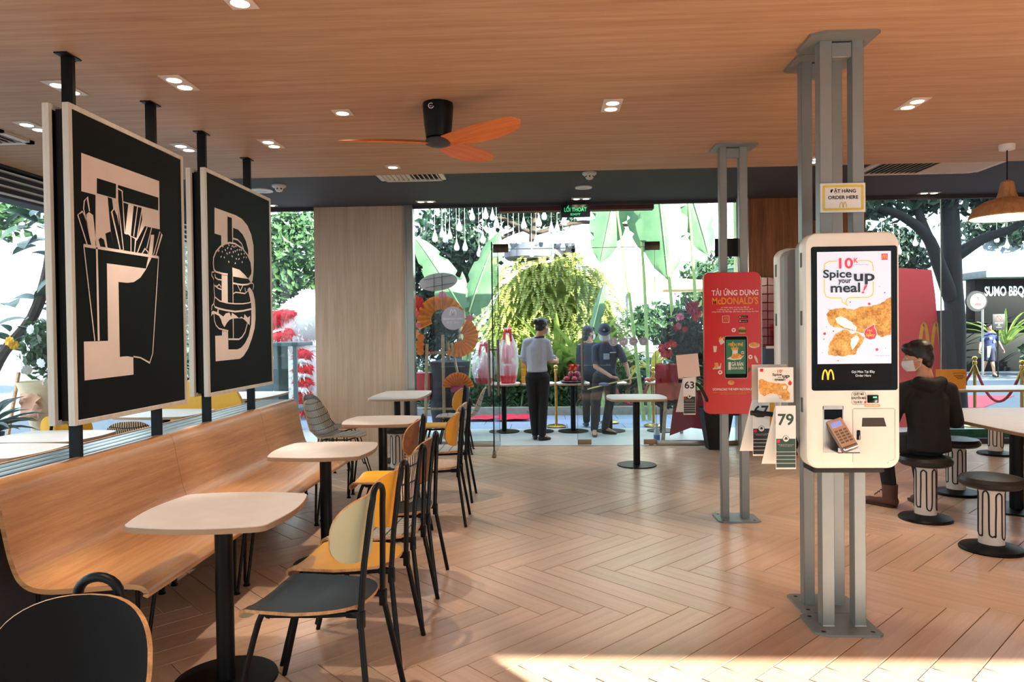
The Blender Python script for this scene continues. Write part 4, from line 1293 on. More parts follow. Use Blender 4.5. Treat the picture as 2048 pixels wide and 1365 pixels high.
ART_B = [('W',[[(-0.452,1.355),(-0.092,1.356),(0.016,1.345),(0.114,1.31),(0.188,1.246),(0.23,1.16),(0.229,1.036),(0.221,0.955),(0.198,0.873),(0.171,0.849),(0.115,0.883),(0.174,0.919),(0.177,0.978),(0.152,1.018),(0.123,1.068),(0.124,1.111),(0.083,1.18),(0.023,1.224),(-0.061,1.251),(-0.155,1.252),(-0.171,1.138),(-0.355,1.096),(-0.352,1.167),(-0.459,1.167)],[(-0.358,0.887),(-0.26,0.888),(-0.264,0.674),(-0.364,0.675)],[(0.094,0.793),(0.131,0.815),(0.167,0.802),(0.203,0.779),(0.238,0.719),(0.247,0.638),(0.244,0.566),(0.222,0.485),(0.162,0.399),(0.086,0.32),(0.001,0.268),(-0.069,0.247),(-0.478,0.245),(-0.478,0.429),(-0.37,0.43),(-0.368,0.469),(-0.269,0.465),(-0.268,0.325),(-0.111,0.321),(-0.042,0.333),(0.029,0.366),(0.102,0.424),(0.155,0.515),(0.164,0.595),(0.161,0.661),(0.145,0.725),(0.117,0.774)]]),('K',[[(-0.244,1.324),(-0.169,1.324),(-0.171,1.135),(-0.25,1.128)],[(-0.492,0.943),(-0.485,0.991),(-0.447,1.037),(-0.372,1.084),(-0.295,1.113),(-0.217,1.13),(-0.125,1.134),(0.006,1.113),(0.104,1.072),(0.165,1.02),(0.182,0.952),(0.16,0.902),(0.115,0.883),(0.046,0.909),(-0.05,0.94),(-0.179,0.947),(-0.181,0.891),(-0.26,0.888),(-0.358,0.887),(-0.453,0.892),(-0.483,0.906)],[(-0.479,0.709),(-0.402,0.683),(-0.28,0.673),(-0.14,0.672),(-0.005,0.677),(0.114,0.689),(0.157,0.698),(0.166,0.643),(-0.007,0.621),(-0.143,0.612),(-0.303,0.618),(-0.414,0.628),(-0.482,0.637)]]),('W',[[(-0.179,0.947),(-0.05,0.94),(0.046,0.909),(0.114,0.88),(-0.04,0.879),(-0.176,0.879)],[(-0.537,0.567),(-0.531,0.602),(-0.502,0.608),(-0.445,0.6),(-0.434,0.623),(-0.419,0.619),(-0.42,0.592),(-0.346,0.57),(-0.304,0.594),(-0.24,0.603),(-0.215,0.568),(-0.198,0.602),(-0.122,0.58),(-0.078,0.563),(-0.032,0.576),(0.014,0.563),(0.027,0.597),(0.085,0.569),(0.133,0.585),(0.12,0.509),(0.036,0.548),(-0.01,0.562),(-0.101,0.562),(-0.189,0.558),(-0.243,0.547),(-0.286,0.525),(-0.33,0.492),(-0.368,0.52),(-0.387,0.551),(-0.416,0.574),(-0.484,0.588),(-0.523,0.58)],[(-0.322,1.089),(-0.327,1.082),(-0.335,1.081),(-0.34,1.087),(-0.335,1.094),(-0.326,1.095)],[(-0.22,1.111),(-0.22,1.104),(-0.229,1.103),(-0.238,1.109),(-0.238,1.116),(-0.229,1.117)],[(-0.163,1.111),(-0.172,1.103),(-0.182,1.102),(-0.181,1.109),(-0.171,1.117),(-0.162,1.118)],[(-0.134,1.108),(-0.139,1.101),(-0.148,1.1),(-0.153,1.106),(-0.148,1.114),(-0.138,1.115)],[(-0.101,1.116),(-0.101,1.109),(-0.11,1.108),(-0.12,1.114),(-0.12,1.121),(-0.11,1.122)],[(-0.391,1.048),(-0.4,1.041),(-0.409,1.04),(-0.408,1.047),(-0.399,1.054),(-0.391,1.055)],[(-0.335,1.05),(-0.339,1.043),(-0.348,1.042),(-0.352,1.048),(-0.347,1.055),(-0.339,1.056)],[(-0.283,1.068),(-0.283,1.061),(-0.292,1.06),(-0.3,1.066),(-0.3,1.073),(-0.291,1.074)],[(-0.243,1.087),(-0.253,1.079),(-0.262,1.078),(-0.261,1.085),(-0.251,1.093),(-0.242,1.094)],[(-0.184,1.087),(-0.189,1.08),(-0.198,1.079),(-0.203,1.085),(-0.198,1.093),(-0.189,1.094)],[(-0.256,1.044),(-0.256,1.037),(-0.265,1.036),(-0.274,1.042),(-0.274,1.049),(-0.265,1.05)],[(-0.211,1.056),(-0.22,1.048),(-0.229,1.047),(-0.229,1.054),(-0.219,1.062),(-0.21,1.063)],[(-0.147,1.068),(-0.152,1.06),(-0.161,1.059),(-0.166,1.066),(-0.161,1.073),(-0.152,1.074)],[(-0.112,1.078),(-0.112,1.071),(-0.122,1.07),(-0.131,1.076),(-0.13,1.083),(-0.121,1.084)],[(-0.076,1.091),(-0.086,1.083),(-0.096,1.082),(-0.095,1.089),(-0.085,1.097),(-0.075,1.098)],[(-0.036,1.096),(-0.041,1.089),(-0.05,1.088),(-0.055,1.094),(-0.051,1.102),(-0.041,1.103)],[(-0.003,1.099),(-0.004,1.092),(-0.013,1.091),(-0.023,1.097),(-0.023,1.104),(-0.013,1.105)],[(-0.356,1.01),(-0.365,1.003),(-0.373,1.002),(-0.373,1.008),(-0.363,1.016),(-0.355,1.017)],[(-0.304,1.01),(-0.308,1.003),(-0.316,1.002),(-0.321,1.008),(-0.317,1.016),(-0.308,1.016)],[(-0.168,1.033),(-0.169,1.026),(-0.178,1.025),(-0.187,1.031),(-0.186,1.038),(-0.177,1.039)],[(-0.056,1.057),(-0.066,1.049),(-0.076,1.048),(-0.075,1.055),(-0.065,1.064),(-0.055,1.065)],[(-0.001,1.068),(-0.005,1.061),(-0.015,1.06),(-0.021,1.066),(-0.016,1.074),(-0.006,1.075)],[(0.055,1.076),(0.054,1.069),(0.044,1.068),(0.035,1.074),(0.035,1.081),(0.045,1.082)],[(0.044,1.047),(0.033,1.039),(0.023,1.038),(0.024,1.045),(0.035,1.053),(0.045,1.054)],[(0.09,1.051),(0.086,1.043),(0.075,1.042),(0.07,1.049),(0.074,1.056),(0.084,1.057)],[(-0.094,1.021),(-0.095,1.014),(-0.104,1.013),(-0.113,1.019),(-0.113,1.026),(-0.103,1.027)],[(-0.046,1.025),(-0.057,1.017),(-0.067,1.016),(-0.066,1.023),(-0.055,1.031),(-0.045,1.032)],[(0.011,1.006),(0.007,0.998),(-0.003,0.997),(-0.009,1.004),(-0.004,1.012),(0.006,1.013)],[(-0.228,0.985),(-0.229,0.978),(-0.238,0.977),(-0.246,0.983),(-0.246,0.99),(-0.237,0.991)],[(-0.116,0.985),(-0.126,0.977),(-0.135,0.976),(-0.134,0.983),(-0.124,0.991),(-0.115,0.992)]]),('L',[(0.013,[(-0.26,0.888),(-0.358,0.887),(-0.453,0.892),(-0.483,0.906),(-0.492,0.943),(-0.485,0.991),(-0.447,1.037),(-0.372,1.084),(-0.295,1.113),(-0.217,1.13),(-0.125,1.134),(0.006,1.113),(0.104,1.072),(0.165,1.02),(0.182,0.952),(0.174,0.919),(0.114,0.88)]),(0.013,[(-0.158,1.17),(-0.076,1.17),(-0.005,1.148),(0.03,1.111)]),(0.011,[(-0.16,1.25),(-0.165,1.139)]),(0.011,[(-0.176,0.879),(-0.178,0.676)]),(0.013,[(-0.181,0.559),(-0.184,0.405)]),(0.009,[(-0.474,0.89),(-0.514,0.884),(-0.52,0.86),(-0.496,0.843),(-0.488,0.792),(-0.436,0.788),(-0.404,0.804),(-0.373,0.785)]),(0.009,[(-0.469,0.874),(-0.465,0.85),(-0.424,0.839),(-0.36,0.839)]),(0.009,[(-0.488,0.792),(-0.416,0.773),(-0.363,0.768)]),(0.013,[(-0.172,0.827),(-0.126,0.827),(-0.079,0.825),(-0.006,0.826),(0.093,0.835),(0.145,0.848)]),(0.009,[(0.145,0.848),(0.197,0.851),(0.216,0.836),(0.195,0.797)]),(0.009,[(-0.175,0.746),(-0.128,0.761),(0.04,0.76),(0.091,0.781)]),(0.009,[(-0.091,0.819),(-0.045,0.774),(0.006,0.823)]),(0.009,[(0.042,0.804),(0.053,0.774)]),(0.009,[(-0.479,0.709),(-0.402,0.683),(-0.28,0.673),(-0.14,0.672),(-0.005,0.677),(0.114,0.689),(0.157,0.698)]),(0.013,[(-0.482,0.637),(-0.414,0.627),(-0.303,0.618),(-0.143,0.612),(-0.007,0.621),(0.166,0.642)]),(0.009,[(-0.494,0.831),(-0.487,0.764),(-0.479,0.709),(-0.495,0.661),(-0.477,0.635)]),(0.009,[(-0.495,0.661),(-0.525,0.643),(-0.531,0.611)]),(0.009,[(-0.494,0.588),(-0.491,0.541),(-0.468,0.505),(-0.42,0.481),(-0.269,0.465)]),(0.013,[(-0.268,0.402),(-0.085,0.399),(-0.027,0.416),(0.032,0.455),(0.077,0.524)])])]
t1 = poster(3.47, 4.60, 1.075, 2.70, 'fries', 'large black poster of a cream letter with french fries in a carton')
art(t1, ART_F)
t2 = poster(4.90, 6.10, 1.088, 2.70, 'burger', 'large black poster of a cream letter with a stacked burger')
art(t2, ART_B)

# ------------------------------------------------------------------ pedestal tables
def top_outline(a, b, bulge=0.03):
    P = []
    r = 0.055
    for sx, sy, a0 in ((1, 1, 0), (-1, 1, 90), (-1, -1, 180), (1, -1, 270)):
        for k in range(6):
            an = radians(a0 + 18 * k)
            P.append(Vector((sx * (a - r) + r * cos(an), sy * (b - r) + r * sin(an))))
    out = []
    n = len(P)
    for i in range(n):
        p, q = P[i], P[(i + 1) % n]
        out.append(p)
        if (q - p).length > 0.2:
            d = (q - p)
            nn = Vector((d.y, -d.x)).normalized()
            for k in range(1, 8):
                t = k / 8
                out.append(p + d * t + nn * bulge * 4 * t * (1 - t))
    return [(p.x, p.y) for p in out]
table_edge = M('table_edge', (172, 138, 108), 0.5, var=0.06)
_tt = {}
def table(x, y, rz, label, a=0.295, b=0.29, H=0.762, cols=((0, 0),), group='pedestal tables with pale tops', colr=0.038, baser=0.22, top=None, bulge=0.03, name='pedestal_table'):
    t = thing(name, label, 'table', (x, y, 0), rz, group)
    k = (a, b, H, cols, colr, baser, bulge)
    if k not in _tt:
        m1, m2 = MB(), MB()
        o = top_outline(a, b, bulge)
        m1.prism(o, (0, 0, H - 0.004), (1, 0, 0), (0, 1, 0), 0.004)
        m2.prism(o, (0, 0, H - 0.026), (1, 0, 0), (0, 1, 0), 0.022)
        mc, mb_, mp = MB(), MB(), MB()
        _tt[k] = [mesh_of('table_top', m1, top or white_lam), mesh_of('edge_band', m2, table_edge),
                  mesh_of('column', MB().lathe([(colr, 0.014), (colr, H - 0.03)], 28), black_metal),
                  mesh_of('base', MB().lathe([(baser * 0.995, 0.0), (baser, 0.004), (baser * 0.985, 0.012), (colr + 0.006, 0.015)], 44), black_metal),
                  mesh_of('top_plate', MB().rbox((0, 0, H - 0.032), (0.2, 0.2, 0.012), 0.004), black_metal)]
    ms = _tt[k]
    top_ = link('table_top', ms[0], t)
    link('edge_band', ms[1], top_)
    for cx, cy in cols:
        link('column', ms[2], t, (cx, cy, 0))
        link('base', ms[3], t, (cx, cy, 0))
        link('top_plate', ms[4], t, (cx, cy, 0))
    return t
table(-1.42, 3.06, 0.02, 'nearest pale pedestal table beside the bench')
table(-1.45, 4.62, 0.02, 'second pale pedestal table along the bench')
table(-1.42, 6.15, 0.02, 'third pale pedestal table, past the end of the bench')
table(-1.75, 8.62, 0.0, 'pale two-column table against the wood pillar by the window', a=0.29, b=0.56, cols=((0, -0.27), (0, 0.33)), baser=0.2)
table(1.02, 8.02, 0.0, 'pale pedestal table alone in front of the closed glass door', a=0.30, b=0.30, H=0.77)

# ------------------------------------------------------------------ chairs
lam = {}
lam['black'] = M('laminate_black', (15, 16, 19), 0.38, var=0.06, spec=0.35)
lam['yellow'] = M('laminate_yellow', (242, 176, 42), 0.36, var=0.04)
lam['mint'] = M('laminate_mint', (186, 192, 160), 0.42, var=0.04)
lam['natural'] = wood('laminate_natural', (226, 190, 152), (202, 162, 122), 'X', 2.0, 0.4)
lam['brown'] = wood('laminate_brown', (150, 96, 58), (116, 70, 40), 'X', 2.0, 0.4)
lam['dark'] = M('laminate_dark_brown', (15, 11, 10), 0.65, var=0.08, spec=0.15)
def stripe_mat(name, rows=0.085, pitch=0.013, white=(236, 228, 214)):
    m, nt, b = new_mat(name)
    tc = N(nt, 'ShaderNodeTexCoord')
    sp = N(nt, 'ShaderNodeSeparateXYZ')
    nt.links.new(tc.outputs['UV'], sp.inputs[0])
    nz = noise_fac(nt, 14.0, 2.0, coord='UV')
    wob = math_(nt, 'MULTIPLY', math_(nt, 'SUBTRACT', nz, 0.5), 0.012)
    v = math_(nt, 'DIVIDE', math_(nt, 'ADD', sp.outputs['Y'], wob), rows)
    fv = math_(nt, 'FRACT', v)
    row = math_(nt, 'FLOOR', v)
    sk = math_(nt, 'MULTIPLY', math_(nt, 'SUBTRACT', math_(nt, 'MODULO', row, 2.0), 0.4), 0.02)
    xx = math_(nt, 'ADD', math_(nt, 'ADD', sp.outputs['X'], math_(nt, 'MULTIPLY', fv, sk)), wob)
    st = math_(nt, 'LESS_THAN', math_(nt, 'FRACT', math_(nt, 'DIVIDE', xx, pitch)), 0.47)
    ln = math_(nt, 'LESS_THAN', fv, 0.10)
    k = math_(nt, 'MAXIMUM', st, ln)
    c = mixrgb(nt, lin(white), lin((24, 22, 22)), k)
    nt.links.new(c, b.inputs['Base Color'])
    b.inputs['Roughness'].default_value = 0.42
    MATS[name] = m
    return m
lam['striped'] = stripe_mat('laminate_striped', 0.09, 0.019)
edge_m = wood('chair_ply_edge', (214, 158, 104), (170, 116, 70), 'X', 3.0, 0.5)

def set_uv(me, fn):
    uv = me.uv_layers.new(name='UVMap')
    for l in me.loops:
        uv.data[l.index].uv = fn(me.vertices[l.vertex_index].co)

def seat_surface(x, y):
    # local: front is +y ; waterfall front edge, slight dish
    z = 0.452 - 0.012 * cos(min(1, abs(x) / 0.22) * pi / 2) + 0.012 * max(0, -y) / 0.2
    if y > 0.20:
        a = (y - 0.20) / 0.045
        a = min(a, 2.2)
        return Vector((x, 0.20 + 0.045 * sin(a), z - 0.045 * (1 - cos(a))))
    return Vector((x, y, z))
def seat_outline(t):
    if t is None:
        return (0, 0)
    c, s = cos(t), sin(t)
    n = 5.0 if s > 0 else 2.9
    a = 0.215
    b = 0.285 if s > 0 else 0.235
    x = a * math.copysign(abs(c) ** (2 / n), c)
    y = b * math.copysign(abs(s) ** (2 / n), s)
    if y < 0:
        x *= 1 - 0.10 * (-y / 0.235)
    return (x, y)
def back_surface(x, z):
    # plywood back: convex towards the rear, leaning back a little
    return Vector((x, -0.225 + 1.9 * x * x - 0.10 * (z - 0.75), z))
_chair_me = {}
def chair_meshes():
    if _chair_me:
        return _chair_me
    D = _chair_me
    # frame parts
    D['seat_rail'] = []
    for s in (-1, 1):
        D['seat_rail'].append(mesh_of('seat_rail', MB().tube(spline([(s * 0.115, -0.235, 0.432), (s * 0.15, -0.10, 0.428), (s * 0.178, 0.13, 0.425)], 5), 0.009, 8), black_metal))
    D['front_leg'] = [mesh_of('leg', MB().tube(spline([(s * 0.178, 0.115, 0.426), (s * 0.184, 0.16, 0.40), (s * 0.20, 0.265, 0.0)], 5), [0.012] * 10 + [0.0105], 10), black_metal) for s in (-1, 1)]
    D['rear_leg'] = [mesh_of('leg', MB().tube([(s * 0.117, -0.236, 0.455), (s * 0.125, -0.238, 0.40), (s * 0.193, -0.298, 0.0)], 0.012, 10), black_metal) for s in (-1, 1)]
    D['bracket'] = [mesh_of('bracket', MB().rbox((s * 0.116, -0.214, 0.428), (0.032, 0.075, 0.026), 0.006).rbox((s * 0.119, -0.238, 0.41), (0.03, 0.03, 0.07), 0.006), black_metal) for s in (-1, 1)]
    loop = [(-0.117, -0.236, 0.43), (-0.10, -0.246, 0.62), (-0.066, -0.262, 0.85)]
    arc = [(0.055 * cos(a) , -0.268, 0.865 + 0.045 * sin(a)) for a in [pi - k * pi / 10 for k in range(11)]]
    pts = loop[:2] + [(-0.064, -0.262, 0.82)] + arc + [(0.064, -0.262, 0.82)] + [(-p[0], p[1], p[2]) for p in reversed(loop[:2])]
    D['back_frame'] = mesh_of('back_frame', MB().tube(pts, 0.0125, 10), black_metal)
    return D
_sb = {}
def seat_mesh(top, bottom):
    k = ('s', top, bottom)
    if k not in _sb:
        me = mesh_of('seat', sheet(MB(), seat_outline, seat_surface, 0.013, 7), [lam[top], edge_m, lam[bottom]], angle=40)
        set_uv(me, lambda c: (c.x, c.y - (0.45 - c.z)))
        _sb[k] = me
    return _sb[k]
def back_mesh(front, rear):
    k = ('b', front, rear)
    if k not in _sb:
        g = superell(0.20, 0.132, 2.7, 0, 0.745)
        me = mesh_of('backrest', sheet(MB(), g, back_surface, 0.012, 6), [lam[front] if False else lam[front], edge_m, lam[rear]], angle=40)
        set_uv(me, lambda c: (c.x, c.z))
        _sb[k] = me
    return _sb[k]
def chair(x, y, rz, seat, under, bfront, brear, label, group=None):
    D = chair_meshes()
    t = thing('plywood_chair', label, 'chair', (x, y, 0), rz, group)
    link('seat', seat_mesh(seat, under), t)
    # sheet() puts its first material on the +normal side: for the back that is the rear
    link('backrest', back_mesh(bfront, brear), t)
    link('back_frame', D['back_frame'], t)
    for k in (0, 1):
        link('leg', D['front_leg'][k], t)
        link('leg', D['rear_leg'][k], t)
        link('bracket', D['bracket'][k], t)
        link('seat_rail', D['seat_rail'][k], t)
    return t
R90 = pi / 2
CG = 'plywood chairs with black tube frames'
chair(-0.945, 2.88, R90 - 0.14, 'black', 'mint', 'mint', 'black', 'nearest plywood chair with black seat and mint-backed backrest')
chair(-0.94, 3.375, R90 - 0.10, 'yellow', 'brown', 'yellow', 'yellow', 'yellow plywood chair behind the nearest black-seated chair')
chair(-0.935, 3.85, R90 - 0.06, 'striped', 'brown', 'striped', 'striped', 'black and white striped plywood chair behind the near yellow chair')
chair(-0.94, 4.335, R90 - 0.03, 'black', 'brown', 'brown', 'brown', 'black-seated plywood chair with brown back, fourth along the bench tables')
chair(-1.17, 5.22, R90 + 0.03, 'yellow', 'brown', 'brown', 'brown', 'yellow-seated chair tucked in beyond the brown-backed chair')
chair(-0.93, 5.69, R90 + 0.02, 'natural', 'natural', 'yellow', 'yellow', 'plywood chair with natural wood seat and yellow backrest')
chair(-0.955, 6.47, R90 + 0.0, 'striped', 'natural', 'striped', 'striped', 'striped plywood chair behind the natural-seated one by the third table')
chair(-1.18, 8.10, R90 + 0.0, 'yellow', 'natural', 'yellow', 'yellow', 'yellow plywood chair at the two-column table by the window')
chair(-1.15, 1.50, pi, 'dark', 'dark', 'dark', 'dark', 'dark brown round-backed chair in the bottom left corner')

# moulded shell chairs on rod legs
def shell_chair(x, y, rz, mat, label, group=None, sc=1.0):
    t = thing('shell_chair', label, 'chair', (x, y, 0), rz, group)
    def f(u, v):
        # v from -0.24 (front lip) to 0.62 (top of back)
        if v < 0.16:
            yy, z = -v, 0.452 - 0.03 * max(0, (v + 0.05)) * 2
            if v < -0.2:
                z -= (-0.2 - v) ** 2 * 4
        else:
            a = min((v - 0.16) / 0.16, 1.22)
            yy = -0.16 - 0.16 * sin(a)
            z = 0.44 + 0.16 * (1 - cos(a))
            e = v - 0.16 - 1.22 * 0.16
            if e > 0:
                yy -= e * 0.30
                z += e * 0.955
        k = max(0, min(1, (v + 0.1) / 0.35))
        return Vector((u, yy + k * 1.1 * u * u, z + (1 - k) * 0.35 * u * u))
    g = superell(0.225, 0.44, 3.2, 0, 0.20)
    me = mesh_of('shell', sheet(MB(), g, f, 0.012, 8), [mat, edge_m, mat], angle=45)
    set_uv(me, lambda c: (c.x, c.z - c.y))
    link('shell', me, t)
    fr = MB()
    fr.tube([(-0.14, 0.14, 0.425), (0.14, 0.14, 0.425), (0.14, -0.15, 0.415), (-0.14, -0.15, 0.415)], 0.007, 8, closed=True)
    obj('seat_frame', fr, black_metal, t)
    for sx in (-1, 1):
        for sy in (-1, 1):
            px, py = sx * 0.21, sy * 0.22
            m = MB().tube([(sx * 0.14, sy * 0.14 - 0.01, 0.42), (px, py, 0.022), (px - sx * 0.02, py - sy * 0.01, 0.012), (sx * 0.06, sy * 0.14 - 0.01, 0.42)], 0.006, 8)
            m.lathe([(0.016, 0), (0.018, 0.006), (0.009, 0.014)], 12, (px - sx * 0.006, py, 0))
            obj('leg', m, black_metal, t)
    return t
shell_stripe = stripe_mat('shell_striped', 0.095, 0.017, (226, 210, 186))
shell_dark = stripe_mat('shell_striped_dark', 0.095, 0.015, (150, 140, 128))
shell_pale = stripe_mat('shell_pale', 0.09, 0.02, (214, 206, 190))
shell_chair(-2.13, 7.38, -R90 - 0.25, shell_stripe, 'striped moulded shell chair facing right, beyond the bench end')
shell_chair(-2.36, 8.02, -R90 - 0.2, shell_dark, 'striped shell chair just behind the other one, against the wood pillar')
shell_chair(-1.14, 8.95, R90 + 0.05, shell_pale, 'pale striped shell chair on long rod legs beside the open glass door')

# stools with squiggle stems
cush = M('black_vinyl', (30, 27, 26), 0.42, var=0.12, bmp=0.05)
stem_w = M('stem_white', (226, 216, 206), 0.4, var=0.02)
def squiggle(r, z0, z1, n, seed, w=0.0055):
    q = random.Random(seed)
    pts = []
    m = n * 2
    for i in range(m):
        a0, a1 = 2 * pi * i / m, 2 * pi * (i + 1) / m
        top = z1 - q.uniform(0.0, 0.018)
        bot = z0 + q.uniform(0.0, 0.03)
        b = (a1 - a0)
        up = i % 2 == 0
        za, zb = (bot, top) if up else (top, bot)
        k = 1 if up else -1
        # straight stroke, then a round bend into the next one
        for t in (0.08, 0.35, 0.65, 0.92):
            aa = a0 + b * (0.5 + 0.05 * (t - 0.5) + q.uniform(-0.03, 0.03))
            pts.append((r * cos(aa), r * sin(aa), za + (zb - za) * t))
        for t, h in ((0.72, 0.975), (1.0, 1.0), (1.28, 0.975)):
            aa = a0 + b * t
            pts.append((r * cos(aa), r * sin(aa), za + (zb - za) * h))
    return spline(pts, 2)
_st = None
def stool(x, y, label, rz=0.0):
    global _st
    t = thing('round_stool', label, 'stool', (x, y, 0), rz, 'round stools with squiggle stems')
    if _st is None:
        _st = [mesh_of('seat_cushion', MB().lathe([(0.10, 0.43), (0.17, 0.432), (0.192, 0.45), (0.195, 0.475), (0.18, 0.498), (0.13, 0.508), (0.0001, 0.51)], 44), cush),
               mesh_of('stem', MB().lathe([(0.078, 0.035), (0.076, 0.43)], 36), stem_w),
               mesh_of('squiggle', MB().tube(squiggle(0.0768, 0.075, 0.415, 6, 3), 0.0055, 6), black_matt),
               mesh_of('base', MB().lathe([(0.192, 0.0), (0.195, 0.01), (0.185, 0.022), (0.11, 0.038), (0.08, 0.046)], 44), black_metal)]
    for n, m in zip(('seat_cushion', 'stem', 'squiggle', 'base'), _st):
        link(n, m, t)
    return t
stool(2.99, 5.74, 'black-topped stool with squiggle stem under the seated man', 0.4)
stool(3.02, 4.96, 'black-topped stool with squiggle stem nearest the right edge', 1.1)
stool(3.72, 6.62, 'squiggle-stem stool behind the seated man, half hidden by the table', 2.0)
stool(5.30, 8.62, 'squiggle-stem stool far back under the window table', 0.9)
stool(-1.62, 7.72, 'squiggle-stem stool under the two-column table', 0.2)

# tables on the right
table(4.20, 5.72, 0.0, 'large pale dining table at the right edge behind the stools', a=0.80, b=0.98, cols=((-0.32, 0.32), (-0.3, -0.55)), group=None, baser=0.26, colr=0.05, name='dining_table', bulge=0.06)
table(5.95, 8.72, 0.0, 'long pale counter table along the right-hand window', a=1.32, b=0.32, cols=((-0.1, 0.0), (0.7, 0)), group=None, H=0.78, name='counter_table', bulge=0.0)
# tables across the divider
for x, y, b, lb in ((-3.72, 4.62, 0.29, 'pale table beyond the divider at the left edge of the frame'), (-3.80, 5.30, 0.29, 'pale table beyond the divider, below the fries poster'),
                 (-3.72, 6.82, 0.33, 'pale table beyond the divider, between the fries poster posts'), (-3.72, 8.75, 0.5, 'pale table beyond the divider, below the burger poster')):
    table(x, y, 0.0, lb, a=0.36, b=b, group=None, cols=((0.0, 0.0),))
chair(-4.05, 5.95, 0.2, 'yellow', 'natural', 'yellow', 'yellow', 'yellow chair beyond the divider below the fries poster frame')
shell_chair(-3.55, 6.08, 0.3, shell_stripe, 'striped shell chair beyond the divider, seen under the fries poster')
yb = thing('yellow_booth_back', 'tall rounded yellow booth back beyond the divider between the posters', 'booth back', (-3.75, 7.6, 0))
obj('panel', MB().prism(rrect(0.95, 1.02, 0.3, 8, 0, 0.51), (0, 0, 0), (1, 0, 0), (0, 0, 1), 0.05), lam['yellow'], yb)
obj('foot', MB().bx(-0.4, 0.4, -0.12, 0.06, 0, 0.03), black_metal, yb, smooth=False)
# ------------------------------------------------------------------ self-order kiosks
grey_plastic = M('kiosk_grey', (150, 150, 146), 0.45, var=0.04)
dark_plastic = M('kiosk_dark_grey', (92, 90, 86), 0.5, var=0.05)
screen_lit = M('lit_screen', (206, 214, 230), 0.25, var=0.015, emit=0.5)
UX, UZ = (1, 0, 0), (0, 0, 1)
def pmat(name, col, emit=0.0, **k):
    return M(name, col, 0.4, emit=emit, **k)
scr_red = pmat('screen_red', (222, 56, 72), 0.55)
scr_dark = pmat('screen_ink', (28, 34, 40), 0.1)
scr_yel = pmat('screen_yellow', (216, 186, 70), 0.5)
def crumb(name, a, b, c, emit, scale):
    m, nt, bs = new_mat(name)
    tc = N(nt, 'ShaderNodeTexCoord')
    n1 = noise_fac(nt, scale * 0.22, 5.0, rough=0.65)
    n2 = noise_fac(nt, scale * 1.3, 7.0, rough=0.8)
    vo = N(nt, 'ShaderNodeTexVoronoi')
    vo.inputs['Scale'].default_value = scale * 1.1
    nt.links.new(tc.outputs['Object'], vo.inputs['Vector'])
    k = math_(nt, 'ADD', math_(nt, 'ADD', math_(nt, 'MULTIPLY', n1, 0.55), math_(nt, 'MULTIPLY', n2, 0.40)), math_(nt, 'MULTIPLY', vo.outputs['Distance'], 0.12))
    col = ramp(nt, k, [(0.38, lin(c)), (0.50, lin(a)), (0.64, lin(b))])
    nt.links.new(col, bs.inputs['Base Color'])
    nt.links.new(col, bs.inputs['Emission Color'])
    bs.inputs['Emission Strength'].default_value = emit
    bs.inputs['Roughness'].default_value = 0.5
    MATS[name] = m
    return m
scr_crumb = crumb('screen_crumb', (198, 140, 62), (232, 194, 112), (132, 66, 22), 0.25, 90)
scr_meat = crumb('screen_meat', (230, 226, 222), (244, 242, 240), (204, 190, 184), 0.5, 60)
pr_crumb = crumb('print_crumb', (214, 140, 54), (246, 196, 110), (160, 84, 26), 0.0, 220)
pr_meat = crumb('print_meat', (236, 214, 180), (250, 240, 220), (214, 180, 140), 0.0, 160)

def wob(poly, amp, seed, n=4):
    q = random.Random(seed)
    out = []
    L = len(poly)
    for i in range(L):
        a, b = poly[i], poly[(i + 1) % L]
        for k in range(n):
            t = k / n
            out.append((a[0] + (b[0] - a[0]) * t + q.uniform(-amp, amp), a[1] + (b[1] - a[1]) * t + q.uniform(-amp, amp)))
    return out
